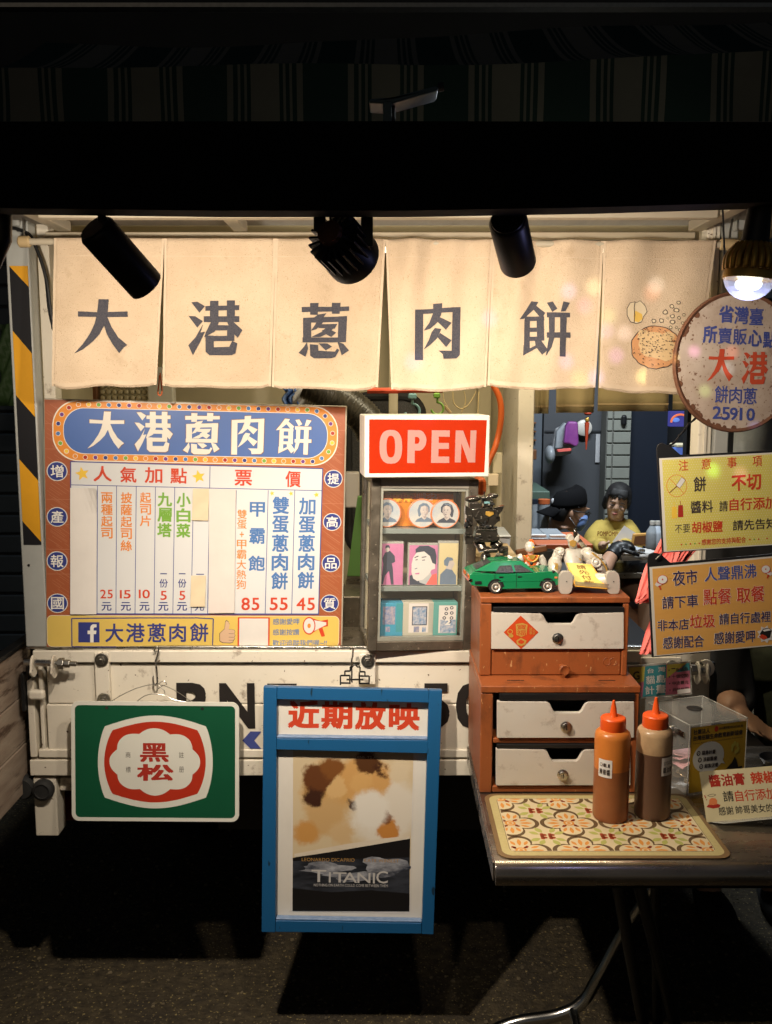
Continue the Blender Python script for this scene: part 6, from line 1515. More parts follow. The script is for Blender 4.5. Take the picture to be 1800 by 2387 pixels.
# black robot toy
rbt = thing('robot_toy', 'black chrome robot toy with two horn pods standing at the back of the chest', 'toy robot', at(zr(300, 815), 2.10))
RYy = 2.10
def rp_(name, fn, m='black_chrome', **k):
    q = MB(); fn(q); kk = dict(bevel=.0015); kk.update(k); return q.build(name, m, rbt, **kk)
def px3(q, p0, p1, d0, d1, Y=RYy): q.pbox(zr(*p0), zr(*p1), Y + d0, Y + d1)
rp_('horn_pod', lambda q: q.rell(zr(163, 237), 75, 30, .012, RYy - .005, .1), smooth='all', bevel=0); rp_('horn_pod', lambda q: q.rell(zr(335, 213), 52, 27, .012, RYy + .01, .05), smooth='all', bevel=0)
def hd(q): q.poly([at(zr(*p), RYy - .018) for p in ((240, 250), (255, 225), (300, 215), (335, 235), (345, 275), (335, 315), (260, 320), (240, 295))], (0, .03, 0))
hdo = rp_('head', hd); q = MB(); q.pbox(zr(262, 262), zr(330, 280), RYy - .0195, RYy - .016); q.build('visor', 'hook_teal', hdo); q = MB(); q.cyl(at(zr(262, 225), RYy), at(zr(260, 170), RYy), .0012, n=6); q.build('antenna', 'black_plastic', hdo)
rp_('collar_box', lambda q: px3(q, (135, 275), (240, 325), -.012, .012))
def tr(q): q.poly([at(zr(*p), RYy - .02) for p in ((150, 330), (200, 322), (330, 322), (388, 345), (395, 430), (345, 480), (215, 472), (165, 400))], (0, .042, 0))
tro = rp_('torso', tr)
q = MB(); q.poly([at(zr(*p), RYy - .0225) for p in ((275, 352), (340, 348), (350, 375), (310, 398), (272, 380))], (0, .003, 0)); q.build('chest_crest', 'gold', tro, bevel=.001)
q = MB(); q.poly([at(zr(*p), RYy - .024) for p in ((215, 340), (262, 400), (300, 405), (295, 440), (225, 455), (180, 400))], (0, .006, 0)); q.build('chest_plate', 'black_chrome', tro, bevel=.0015)
rp_('shoulder_wing', lambda q: q.poly([at(zr(*p), RYy - .012) for p in ((95, 300), (130, 320), (200, 385), (150, 395), (92, 375))], (0, .02, 0))); rp_('shoulder_wing', lambda q: q.poly([at(zr(*p), RYy - .004) for p in ((345, 318), (400, 305), (442, 298), (418, 350), (375, 395))], (0, .014, 0)))
rp_('arm', lambda q: (px3(q, (102, 385), (160, 480), -.016, .012),)); rp_('forearm', lambda q: (px3(q, (95, 482), (155, 560), -.018, .014),)); rp_('fist', lambda q: px3(q, (95, 565), (160, 640), -.014, .012)); rp_('arm', lambda q: px3(q, (372, 395), (402, 440), -.004, .02))
rp_('waist', lambda q: q.rell(zr(280, 490), 75, 30, .02, RYy), smooth='all', bevel=0)
def skirt(q): q.poly([at(zr(*p), RYy - .022) for p in ((190, 520), (270, 505), (375, 520), (400, 600), (340, 622), (170, 625))], (0, .044, 0))
rp_('skirt', skirt); rp_('belt', lambda q: px3(q, (190, 505), (380, 522), -.024, .022))
rp_('thigh', lambda q: q.tube([at(zr(215, 620), RYy), at(zr(250, 690), RYy - .01)], [.012, .011], 12), smooth=True, bevel=0); rp_('thigh', lambda q: q.tube([at(zr(345, 620), RYy), at(zr(400, 660), RYy - .012)], [.012, .010], 12), smooth=True, bevel=0)
rp_('knee', lambda q: (q.rell(zr(290, 690), 34, 34, .013, RYy - .012),), smooth='all', bevel=0); rp_('knee', lambda q: (q.rell(zr(415, 690), 32, 30, .013, RYy - .016),), smooth='all', bevel=0); rp_('knee_pad', lambda q: px3(q, (430, 665), (474, 745), -.024, -.006)); rp_('knee_axle', lambda q: q.cyl(at(zr(255, 700), RYy - .02), at(zr(380, 690), RYy - .02), .006, n=12), bevel=.001)
for cx, y0 in ((275, 715), (395, 735)):
    rp_('shin', lambda q: q.lathe(at(zr(cx, y0), RYy - .008), (0, 0, -1), [(.008, 0), (.011, .004), (.016, at(zr(cx, y0), RYy).z - UZ - .003), (.017, at(zr(cx, y0), RYy).z - UZ - .0006)], 18), smooth=True, bevel=0)

# small cast details all over the robot
rnd = random.Random(21)
for x0, y0, x1, y1 in ((160, 335, 390, 470), (175, 520, 395, 615), (100, 390, 158, 630), (245, 225, 345, 315), (240, 640, 440, 740), (195, 478, 375, 505)):
    for k in range(9):
        cx, cy_ = rnd.uniform(x0, x1), rnd.uniform(y0, y1); w_, h_ = rnd.uniform(6, 20), rnd.uniform(4, 14)
        rp_('detail_plate', lambda q: q.pbox(zr(cx - w_, cy_ - h_), zr(cx + w_, cy_ + h_), RYy - rnd.uniform(.024, .0275), RYy - .019), rnd.choice(('black_chrome', 'black_chrome', 'robot_edge', 'black_plastic')), bevel=.0008, seg=1)
# orange and silver toy figure
fg = thing('toy_figure', 'small silver and orange toy figure standing behind the green car', 'toy figure', at(zr(680, 880), 2.11)); FY = 2.11
def fgp(name, fn, m, **k):
    q = MB(); fn(q); return q.build(name, m, fg, **({'smooth': 'all'} | k))
fgp('torso', lambda q: q.loft([[at(zr(cx + rx * cos(t), y), FY + dy * sin(t)) for t in [2 * pi * i / 16 for i in range(16)]] for y, cx, rx, dy in ((735, 675, 72, .012), (760, 678, 80, .017), (800, 682, 70, .016), (850, 688, 58, .014), (900, 690, 62, .015), (960, 690, 60, .014))]), 'toy_orange')
fgp('collar', lambda q: q.tube(bez([at(zr(*p), FY - .0165) for p in ((612, 738), (640, 775), (685, 795), (725, 775), (745, 735))], 5), .0022, 7), 'toy_gold')
fgp('chest_plate', lambda q: q.poly([at(zr(*p), FY - .018) for p in ((648, 735), (720, 735), (705, 765), (685, 778), (664, 765))], (0, .003, 0)), 'gold', smooth=False)
fgp('side_band', lambda q: q.tube(bez([at(zr(*p), FY - .013) for p in ((625, 800), (655, 840), (668, 900))], 4), .0035, 7), 'toy_silver'); fgp('side_band', lambda q: q.tube(bez([at(zr(*p), FY - .012) for p in ((745, 800), (722, 840), (712, 900))], 4), .0035, 7), 'toy_silver')
fgp('neck', lambda q: q.cyl(at(zr(672, 735), FY), at(zr(668, 690), FY), .007, n=12), 'toy_silver')
fgp('head', lambda q: (q.rell(zr(665, 665), 46, 55, .014, FY - .002),), 'toy_silver'); fgp('crest', lambda q: q.poly([at(zr(*p), FY - .005) for p in ((660, 625), (665, 600), (690, 596), (712, 640), (705, 680), (692, 640))], (0, .006, 0)), 'toy_orange', smooth=False, bevel=.001); fgp('eye', lambda q: (q.rell(zr(695, 668), 10, 9, .003, FY - .014),), 'ink_yellow')
fgp('arm', lambda q: q.tube(bez([at(zr(*p), FY - .002) for p in ((600, 755), (565, 770), (552, 800), (560, 850))], 4), [.010, .010, .010, .0098, .0095, .009, .009, .0088, .0085, .0085, .008, .008, .008], 10), 'toy_silver'); fgp('arm', lambda q: q.tube(bez([at(zr(*p), FY - .004) for p in ((752, 750), (775, 785), (790, 830), (800, 880))], 4), [.009] * 13, 10), 'toy_silver')

# armoured toy lying back with its soles towards us
av = thing('armour_toy', 'silver armoured toy figure leaning back with its flat soles towards us', 'toy figure', at(zr(1180, 1060), 2.02)); AYy = 2.06
def avp(name, fn, m='toy_silver', **k):
    q = MB(); fn(q); kk = {'smooth': 'all'}; kk.update(k); return q.build(name, m, av, **kk)
avp('torso', lambda q: q.loft([[at(zr(cx + rx * cos(t), y), Yc + dy * sin(t)) for t in [2 * pi * i / 18 for i in range(18)]] for y, cx, rx, dy, Yc in ((675, 1050, 60, .012, 2.10), (700, 1050, 92, .02, 2.095), (740, 1048, 92, .024, 2.09), (790, 1050, 84, .022, 2.08), (850, 1065, 78, .02, 2.07), (930, 1090, 80, .02, 2.055), (1000, 1110, 80, .018, 2.045))]))
avp('chest_plate', lambda q: q.poly([at(zr(*p), 2.066) for p in ((1000, 778), (1068, 740), (1122, 775), (1110, 805), (1010, 808))], (0, .004, 0)), 'toy_gold', smooth=False, bevel=.001); avp('chest_mark', lambda q: q.poly([at(zr(*p), 2.064) for p in ((1015, 795), (1060, 768), (1108, 795), (1060, 805))], (0, .002, 0)), 'ink_dk', smooth=False)
avp('neck', lambda q: q.cyl(at(zr(1050, 680), 2.10), at(zr(1045, 640), 2.10), .009, n=12))
avp('head', lambda q: (q.rell(zr(1042, 630), 42, 48, .016, 2.095),)); avp('face_mask', lambda q: q.poly([at(zr(*p), 2.078) for p in ((1015, 615), (1045, 600), (1078, 615), (1070, 655), (1045, 665), (1022, 652))], (0, .004, 0)), 'toy_gold', smooth=False, bevel=.001)
avp('helmet', lambda q: (q.poly([at(zr(*p), 2.082) for p in ((988, 590), (1010, 560), (1040, 552), (1062, 590), (1050, 612), (1010, 625))], (0, .02, 0)), q.poly([at(zr(*p), 2.082) for p in ((1055, 600), (1075, 570), (1108, 552), (1105, 600), (1085, 632), (1065, 620))], (0, .02, 0))), smooth=False, bevel=.002)
avp('helmet_horn', lambda q: q.cyl(at(zr(1075, 590), 2.09), at(zr(1060, 505), 2.085), .006, .004, n=10), 'black_chrome'); avp('back_blade', lambda q: q.bar(at(zr(1095, 600), 2.12), at(zr(1165, 690), 2.12), .010, .004), 'chrome', smooth=False)
for p, rx, rz in ((zr(925, 705), 52, 40), (zr(1165, 705), 55, 40)):
    pd = avp('shoulder_pad', lambda q: (q.rell(p, rx, rz, .017, 2.085, .3),))
    for i in range(6):
        q = MB(); q.tube([at((p[0] + (-38 + 15 * i) / 3.79, p[1] - 22 / 3.79), 2.072), at((p[0] + (-34 + 13 * i) / 3.79, p[1] + 30 / 3.79), 2.070)], .0014, 5); q.build('rib', 'toy_silver', pd)
avp('arm', lambda q: q.tube(bez([at(zr(*p), Y) for p, Y in (((920, 715), 2.085), ((898, 770), 2.078), ((888, 800), 2.07), ((885, 850), 2.058), ((880, 905), 2.05))], 4), [.011, .0115, .012, .012, .0115, .0125, .013, .0145, .015, .0155, .0155, .015, .0145, .013, .012, .011, .010], 12)); avp('arm_mark', lambda q: q.poly([at(zr(*p), 2.040) for p in ((868, 800), (915, 812), (910, 870), (880, 850), (895, 825))], (0, .002, 0)), 'toy_gold', smooth=False)
avp('shield_arm', lambda q: q.loft([[at(zr(cx + rx * cos(t) * .95 + 10 * sin(t), y + rx * .25 * sin(t)), 2.075 + dy * sin(t)) for t in [2 * pi * i / 16 for i in range(16)]] for y, cx, rx, dy in ((700, 1175, 40, .01), (730, 1200, 75, .018), (790, 1245, 95, .02), (850, 1280, 85, .02), (900, 1310, 60, .016), (930, 1325, 35, .01))]))
avp('shield_boss', lambda q: q.lathe(at(zr(1250, 800), 2.056), (0.1, -1, .2), [(.012, -.002), (.012, .003), (.009, .005), (.008, .003), (.005, .004), (.003, .007)], 18))
for i in range(6):
    w = 2 * pi * i / 6; avp('shield_plate', lambda q: q.obox(at(zr(1250 + 62 * cos(w), 800 + 62 * sin(w)), 2.057), Vector((.006, 0, 0)), Vector((0, .002, 0)), Vector((0, 0, .0045))), smooth=False, bevel=.001)
avp('shield_edge', lambda q: q.tube(bez([at(zr(*p), 2.055) for p in ((1215, 715), (1280, 770), (1330, 830), (1352, 890))], 5), .0022, 6), 'toy_gold')
for (x0, y0, Y0), (x1, y1, Y1) in (((1060, 960, 2.05), (985, 965, 1.995)), ((1150, 960, 2.05), (1395, 960, 1.995))):
    avp('leg', lambda q: q.tube([at(zr(x0, y0), Y0), at(zr((x0 + x1) / 2, (y0 + y1) / 2 - 8), (Y0 + Y1) / 2), at(zr(x1, y1), Y1)], [.015, .015, .013], 14))
for cx, cy_, sk in ((985, 962, 8), (1402, 955, -4)):
    pts = [zr(cx + (50 if 1 else 0) * 1.18 * math.copysign(abs(cos(t)) ** .55, cos(t)) + sk * sin(t), cy_ - 98 * math.copysign(abs(sin(t)) ** .6, sin(t))) for t in [2 * pi * i / 36 for i in range(36)]]
    P = [at(p, 1.985) for p in pts]; dz = min(p.z for p in P) - UZ - .0008
    sl = avp('sole', lambda q: q.poly([p - Vector((0, 0, dz)) for p in P], (0, .016, 0)), 'toy_sole', smooth=False, bevel=.002)
    q = MB(); c = at(zr(cx + 5, cy_ - 12), 1.9845) - Vector((0, 0, dz)); q.cyl(c, c + Vector((0, -.0006, 0)), .0012, n=10); q.build('screw_hole', 'black_plastic', sl)
# yellow card in a clear holder leaning on it
pc = thing('pay_card', 'yellow card reading four dark characters in a clear holder leaning on the armoured toy', 'card', at(zr(1200, 1020), 1.99))
K = Board((zr(985, 800), 2.052), (zr(1215, 816), 2.052), (zr(1345, 1030), 1.982), (zr(1066, 1008), 1.982))
PK = [at(zr(*p), Y) for p, Y in (((985, 800), 2.052), ((1212, 814), 2.052), ((1352, 1032), 1.982), ((1064, 1010), 1.982))]
def kb(u, v, h=0): return (PK[0] + (PK[1] - PK[0]) * u) * (1 - v) + (PK[3] + (PK[2] - PK[3]) * u) * v + K.n * h
q = MB(); q.poly([kb(0, 0, -.002), kb(1, 0, -.002), kb(1, 1, -.002), kb(0, 1, -.002)], K.n * .002); q.build('holder', 'clear_edge', pc, bevel=.0006, seg=1)
q = MB(); q.poly([kb(.05, .02, .0004), kb(.95, .02, .0004), kb(.93, .93, .0004), kb(.07, .93, .0004)]); q.build('card_sheet', 'notice_yellow', pc, fix=False)
MATS['card_yellow'] = mat('card_yellow', (.78, .42, .03), .35); bpy.data.objects[pc.children[-1].name].data.materials[0] = MATS['card_yellow']
q = MB()
for i, ch in enumerate('請先付款'):
    vs, fs = glyph(ch, .012); X0 = min(v[0] for v in vs); X1_ = max(v[0] for v in vs); Y0 = min(v[1] for v in vs); Y1_ = max(v[1] for v in vs)
    q.add([kb(.33 + .34 * (v[0] - X0) / (X1_ - X0), .09 + .215 * i + .17 * (1 - (v[1] - Y0) / (Y1_ - Y0)), .0008 + v[2] * .00003) for v in vs], fs)
q.build('lettering', 'ink_brown', pc, fix=False)
q = MB(); q.poly([kb(-.02, .985, 0), kb(1.0, .985, 0), kb(1.02, 1.0, .012), kb(-.02, 1.0, .012)], K.n * .001); q.build('holder_foot', 'clear_edge', pc)

# ================================================================== DONATION BOX AND ITS CARD, BOTTOM RIGHT SIGN, BOWL
dn = thing('donation_box', 'clear acrylic donation box with yellow printed front, coins and notes inside', 'box', (.70, 1.95, TZ))
f0, f1 = atz(zd(500, 1745), TZ), atz(zd(1150, 1640), TZ)
back = atz(zd(225, 1640), TZ)
f0 = Vector((f0.x, f0.y, TZ + .0006)); f1 = Vector((f1.x, f1.y, TZ + .0006))
fd = (f1 - f0).normalized(); bd = Vector((-fd.y, fd.x, 0)); bw = (f1 - f0).length; bdp = .15
bhh = at(zd(530, 958), f0.y).z - TZ
FB = Board(f0 + Vector((0, 0, bhh)), f1 + Vector((0, 0, bhh)), f1, f0)
def dslab(name, m, a0, a1, b0, b1, h0, h1, par=dn, **k):
    q = MB(); FB.slab(q, a0, a1, b0, b1, h0, h1); return q.build(name, m, par, **k)
A0, A1, B0, B1 = FB.a0, FB.a1, FB.b0, FB.b1; th = .003
for nm, g_ in (('front_wall', (A0, A1, B0, B1, -th, 0)), ('back_wall', (A0, A1, B0, B1, -bdp, -bdp + th)), ('side_wall', (A0, A0 + th, B0, B1 - .0002, -bdp + th + .0002, -th - .0002)), ('side_wall', (A1 - th, A1, B0, B1 - .0002, -bdp + th + .0002, -th - .0002)), ('lid', (A0 - .002, A1 + .002, B1 + .0004, B1 + th, -bdp - .002, .002)), ('floor', (A0 + th, A1 - th, B0 + .0002, B0 + th, -bdp + th + .0002, -th - .0002))):
    dslab(nm, 'glass', *g_)
for a, h in ((A0, 0), (A1, 0), (A0, -bdp), (A1, -bdp)):
    q = MB(); q.cyl(FB.pt(a, B0, h), FB.pt(a, B1, h), .0013, n=6); q.build('corner_edge', 'clear_edge', dn)
for p0, p1 in (((A0, 0), (A1, 0)), ((A0, 0), (A0, -bdp)), ((A1, 0), (A1, -bdp)), ((A0, -bdp), (A1, -bdp))):
    q = MB(); q.cyl(FB.pt(p0[0], B1 + .003, p0[1]), FB.pt(p1[0], B1 + .003, p1[1]), .0012, n=6); q.build('lid_edge', 'clear_edge', dn)
q = MB(); q.lathe(FB.pt((A0 + A1) / 2 + .0, B1 + .0042, -bdp * .55), (0, 0, 1), [(.017, 0), (.017, .0006)], 20); q.build('coin_slot', 'black_plastic', dn)
FB.lay = .0006
FB.polyl('print', 'box_yellow', [(A0 + .003, B0 + .004), (A1 - .001, B0 + .004), (A1 - .001, B1 - .003), (A0 + .003, B1 - .003)]); FB.up()
def drow(t_, x0, y0, x1, y1, h_, m='ink_dk', off_=.03): FB.row('lettering', m, t_, zd(x0, y0), zd(x1, y1), h_ / 4.917, off_)
drow('社團法人', 572, 1020, 762, 995, 52); drow('台灣招貓生命教育創新協會', 570, 1090, 1138, 1012, 52); drow('台內團字號 1100287588 號', 868, 972, 1138, 938, 26, off_=.01); drow('Taiwan Animal Life-Innovative Education Association', 570, 1150, 1135, 1068, 16, off_=0)
FB.disc('print', 'ink_red', zd(836, 978), 4.6, 5.8); FB.disc('print', 'sign_white', zd(745, 1300), 36, 31, rot=.1, h=FB.lay); FB.polyp('print', 'sign_white', [zd(*p) for p in ((880, 1290), (935, 1375), (860, 1365))], FB.lay + .0003); FB.up(.0006)
for t_, y in (('貓島計畫', 1250), ('浪貓醫療', 1325), ('結紮送養', 1400)):
    x = 668 + (y - 1250) * .2; drow(t_, x, y + 4, x + 158, y - 14, 44); p = zd(x - 38, y + 10); FB.disc('print', 'ink_dk', p, 4.6, 5.2, n=12)
    for k in range(4): FB.disc('print', 'sign_white', (p[0] + 2.4 * cos(k * .8 + .35), p[1] - 2.6 * sin(k * .8 + .35)), .9, 1, n=6, h=FB.lay + .0003)
    FB.disc('print', 'sign_white', (p[0], p[1] + 1.5), 1.7, 1.4, n=8, h=FB.lay + .0003)
for x, y, a, b_ in ((1020, 1175, 3, 5), (1045, 1145, 3, 5), (1075, 1160, 3, 5), (1015, 1215, 2.6, 4), (1085, 1205, 3, 4)): FB.disc('print', 'ink_lime', zd(x, y), a, b_, n=12)
FB.polyp('print', 'ink_lime', [zd(*p) for p in ((1045, 1270), (1040, 1235), (1058, 1212), (1095, 1218), (1090, 1240))])
FB.polyp('print', 'ink_black', [zd(*p) for p in ((945, 1435), (1010, 1365), (1048, 1292), (1085, 1410), (1130, 1400), (1130, 1432))])
FB.done(dn)
rnd = random.Random(9)
def inbox(name, m, k, mk, lab, grp):
    pass
for k in range(26):
    c = FB.pt(A0 + .02 + (bw - .04) * rnd.random() * (.55 if k < 20 else 1), B0 + .005 + .0026 * (k // 3), -bdp + .02 + (bdp - .04) * rnd.random())
    q = MB(); d = Vector((rnd.uniform(-.5, .5), rnd.uniform(-.6, .2), 1)); q.lathe(c, d, [(.0125, 0), (.0128, .0008), (.0122, .0018)], 18); o = q.build('coin', 'coin', None, smooth=True)
    tag(o, 'copper and silver coin lying in the clear donation box', 'coin', 'coins in the donation box')
for k in range(3):
    q = MB(); z_ = B0 + .045 + .004 * k; q.grid(6, 2, lambda u, v: FB.pt(A0 + .008 + .07 * u, z_ + .012 * sin(u * 3 + k) * (1 - v) + .002 * k, -.03 - .05 * v - .01 * k)); o = q.build('banknote', 'note_pink', None, fix=False, smooth='all', solid=.0004); tag(o, ('pink folded banknote on top of the coins in the donation box', 'pink banknote in the middle of the pile in the donation box', 'lowest pink banknote in the donation box')[2 - k], 'banknote')
q = MB(); lk = FB.pt(A0 - .002, FB.loc(zd(400, 990))[1] if 0 else B1 - .022, -.05); q.lathe(lk + Vector((0, 0, 0)), -FB.ex, [(.008, 0), (.008, .010), (.006, .013)], 16); q.build('lock', 'steel', dn, smooth=True); q = MB(); q.obox(lk + bd * (-.018) - FB.ex * .002, FB.ex * .001, bd * .018, Vector((0, 0, .006))); q.build('hasp', 'steel', dn)
# card stand behind
cs = thing('card_stand', 'small acrylic card stand with colourful cat island print behind the donation box', 'card stand', at(zt(1110, 400), 2.02))
CB = Board(*[at(zd(*p), 2.06) for p in ((-185, 262), (562, 195), (545, 590), (-170, 640))])
q = MB(); q.poly([CB.pt(CB.a0, CB.b0, -.004), CB.pt(CB.a1, CB.b0, -.004), CB.pt(CB.a1, CB.b1, -.004), CB.pt(CB.a0, CB.b1, -.004)], CB.n * .003); q.build('stand_plate', 'clear_edge', cs, bevel=.0006, seg=1)
e_ = .004
def cf(u, v): return (CB.a0 + e_ + (CB.a1 - CB.a0 - 2 * e_) * u, CB.b1 - e_ - (CB.b1 - CB.b0 - 2 * e_) * v)
for m, pts in (('ink_pink', ((0, 0), (1, 0), (1, 1), (0, 1))), ('ink_lime', ((0, 0), (.26, 0), (.26, .5), (0, .55))), ('ink_teal', ((.27, 0), (.62, 0), (.58, 1), (.20, 1))), ('ink_lime', ((.63, 0), (.95, 0), (.62, .45))), ('ink_teal', ((.96, 0), (1, 0), (1, .25), (.78, .28)))):
    CB.polyl('print', m, [cf(*p) for p in pts]); CB.up(.0003)
def cbx(ch, u0, v0, u1, v1, m='ink_white', off_=.02): CB.glyphs('lettering', m, [(ch, off_, cf(u0, 0)[0], cf(u1, 0)[0], cf(0, v1)[1], cf(0, v0)[1])])
cbx('台', .30, .08, .41, .24); cbx('灣', .48, .05, .60, .22); cbx('貓', .27, .32, .42, .60); cbx('島', .44, .32, .60, .58); cbx('計', .25, .66, .40, .94); cbx('畫', .43, .64, .59, .92)
for i, s_ in enumerate(('一座貓島', '十個空間', '中途觀光', '共好無限')):
    for k, ch in enumerate(s_): cbx(ch, .70 + .07 * k, .13 + .22 * i, .765 + .07 * k, .25 + .22 * i if ch != '一' else .16 + .22 * i, 'ink_dk', .01)
    CB.polyl('print', 'ink_dk', [cf(.645, .17 + .22 * i), cf(.675, .17 + .22 * i), cf(.66, .23 + .22 * i)])
cbx('G', .06, .14, .17, .42, 'ink_dk', .03); CB.polyl('print', 'ink_pale', [cf(u, v) for u, v in ((.03, 1), (.04, .78), (.06, .70), (.10, .68), (.15, .72), (.17, .85), (.17, 1))]); CB.polyl('print', 'paper', [cf(.78, .86), cf(1, .84), cf(1, .98), cf(.78, 1)], CB.lay + .0003)
CB.done(cs)
q = MB(); CBz = CB.o.z - (CB.b1 - CB.b0) / 2; q.box(CB.o.x - .03, CB.o.x + .03, 2.06, 2.064, TZ + .0005, CBz); q.build('stand_back', 'clear_edge', cs); q = MB(); q.box(CB.o.x - .04, CB.o.x + .04, 2.03, 2.09, TZ + .0005, TZ + .004); q.build('stand_foot', 'clear_edge', cs)
# sauce notice
sn = thing('sauce_notice', 'cream sauce notice with red and black characters standing at the table right edge', 'notice', atz(zd(900, 2050), TZ))
SBd = Board((zd(645, 1465), 1.80), (zd(1640, 1385), 1.80), (zd(1640, 1965), 1.755), (zd(735, 2050), 1.755))
SBd.polyp('sheet', 'notice_cream', [zd(*p) for p in ((640, 1470), (1640, 1390), (1640, 1968), (725, 2050))]); SBd.lay = .0005
def srow(t_, x0, y0, x1, y1, h_, m, off_=.02): SBd.row('lettering', m, t_, zd(x0, y0), zd(x1, y1), h_ / 4.917, off_)
srow('醬油膏', 752, 1578, 1160, 1548, 138, 'ink_crimson', .03); srow('辣椒醬', 1228, 1545, 1660, 1512, 138, 'ink_red', .03); srow('請', 912, 1755, 1032, 1746, 118, 'ink_black', .012); srow('自行添加', 1052, 1750, 1520, 1715, 125, 'ink_red', .012); srow('感謝', 862, 1925, 1030, 1910, 92, 'ink_black', .008); srow('帥哥美女的配合', 1058, 1908, 1660, 1868, 92, 'ink_black', .008)
# simple steaming chili pot drawing
SBd.polyp('print', 'ink_crimson', [zd(*p) for p in ((722, 1875), (745, 1845), (800, 1850), (850, 1838), (885, 1850), (870, 1880), (800, 1892))]); SBd.polyp('print', 'ring_orange', [zd(*p) for p in ((752, 1850), (755, 1790), (785, 1770), (825, 1775), (845, 1800), (842, 1845))], SBd.lay + .0003); SBd.path('print', 'ink_dk', [zd(*p) for p in ((735, 1745), (760, 1732), (800, 1725), (832, 1735), (800, 1752), (760, 1755))], .9, SBd.lay, True); SBd.line('print', 'ink_crimson', zd(700, 1740), zd(715, 1775), 2.2); SBd.disc('print', 'ink_crimson', zd(722, 1792), 1.3, 1.3, n=8)
SBd.done(sn)
q = MB(); q.poly([at(zd(*p), Y) for p, Y in (((735, 2046), 1.762), ((1640, 1966), 1.762), ((1640, 1995), 1.735), ((930, 2065), 1.735))], (0, .001, .001)); q.build('holder_foot', 'clear_edge', sn)
zsn = min(v.z for v in [at(zd(930, 2065), 1.735)])
bw_ = thing('black_bowl', 'black shallow bowl at the right edge of the table', 'bowl', atz(zd(1500, 1390), TZ)); c = atz(zd(1510, 1395), TZ); c.z = TZ + .0006
q = MB(); q.lathe(c, (0, 0, 1), [(.02, 0), (.024, .001), (.034, .016), (.036, .018), (.034, .018), (.022, .004), (.001, .003)], 28); q.build('bowl', 'black_plastic', bw_, smooth=True)
# ================================================================== ROUND SIGN AND NOTICES
rs = thing('round_sign', 'rusty round enamel sign with blue and red characters hanging at the right', 'sign', at(V(1578, 790), 1.84))
RYs = 1.84
rc = at(ze(850, 1028), RYs); kk = RYs / 2200 / 5.028
nrm = Vector((.22, -1, .02)).normalized(); Rr = 810 * kk
q = MB(); q.lathe(rc, nrm, [(Rr * .97, -.006), (Rr, -.005), (Rr, .002), (Rr * .985, .0035), (Rr * .955, .0022), (Rr * .94, .0008)], 72); q.build('rim', 'rust', rs, smooth=True)
q = MB(); q.lathe(rc, nrm, [(Rr * .965, 0), (Rr * .965, .0012)], 64); q.build('sign_plate', 'enamel', rs, smooth=True)
RB = Board(*[rc + Vector(v) for v in ((-.1, .0, .1), (.1, -.01, .1), (.1, -.01, -.1), (-.1, .0, -.1))]); RB.n = nrm; RB.ex = Vector((1, .22, 0)).normalized(); RB.ey = nrm.cross(RB.ex).normalized(); RB.o = rc.copy(); RB.lay = .0022; RB.base = .0013
def eb(ch, x0, x1, y0, y1, m='ink_enblue', o_=.03): RB.box1('lettering', m, ch, ze(x0, y0), ze(x1, y1), o_)
for ch, x0, x1, y0, y1 in (('省', 632, 800, 360, 568), ('灣', 812, 972, 372, 585), ('臺', 990, 1145, 392, 595), ('所', 445, 605, 598, 805), ('賣', 620, 780, 622, 815), ('販', 798, 952, 632, 825), ('心', 975, 1128, 645, 845), ('點', 1148, 1290, 665, 865)): eb(ch, x0, x1, y0, y1, o_=.035 if ch in '心所省' else .022)
for ch, x0, x1, y0, y1 in (('大', 495, 795, 872, 1256), ('港', 905, 1197, 905, 1286)): RB.box1('lettering', 'ink_enred', ch, ze(x0, y0), ze(x1, y1), 'heavy')
for ch, x0, x1, y0, y1 in (('餅', 583, 733, 1302, 1505), ('肉', 752, 893, 1318, 1510), ('蔥', 915, 1070, 1328, 1520)): eb(ch, x0, x1, y0, y1, o_=.014)
for ch, x0, x1, y0, y1 in (('2', 556, 655, 1543, 1690), ('5', 663, 755, 1552, 1702), ('9', 757, 845, 1558, 1706), ('1', 872, 900, 1562, 1708), ('0', 953, 1045, 1566, 1714)): eb(ch, x0, x1, y0, y1, o_=0 if ch == '1' else .022)
RB.done(rs)
# rust blooms at the rim
rnd = random.Random(4)
RB.lay = .0016
for i in range(46):
    t = rnd.choice([rnd.uniform(2.2, 3.6), rnd.uniform(3.1, 4.9), rnd.uniform(5.2, 6.1)]); r_ = Rr * rnd.uniform(.93, .962); s_ = Rr * rnd.uniform(.012, .045)
    RB.polyl('rust_patch', 'rust', [(r_ * cos(t) + s_ * (1 + .5 * rnd.random()) * cos(a) * (1.4 if 0 else 1), r_ * sin(t) + s_ * (1 + .6 * rnd.random()) * sin(a)) for a in [2 * pi * k / 9 for k in range(9)]], RB.lay + i * .000008)
RB.done(rs)
q = MB(); pts = bez([at(ze(390, 1645), 1.83), at(zp(1500, 390), 1.81), at(zp(1420, 490), 1.795), at(zp(1345, 555), 1.785)], 8)
q.tube(pts, .0016, 6); q.tube([p + Vector((.0022 * sin(i * .9), 0, .0022 * cos(i * .9))) for i, p in enumerate(pts)], .0014, 5); o = q.build('hanging_rope', 'black_plastic', None, smooth='all'); tag(o, 'twisted dark cord between round sign and yellow notice', 'cord')
q = MB(); tp_ = rc + Vector((-.02, -.004, Rr * .97)); q.tube([tp_, tp_ + Vector((-.004, .03, .06)), Vector((tp_.x - .005, tp_.y + .06, 1.972))], .0022, 6); o = q.build('hanging_rope', 'black_plastic', None, smooth=True); tag(o, 'dark rope holding the round enamel sign up under the hatch', 'rope')
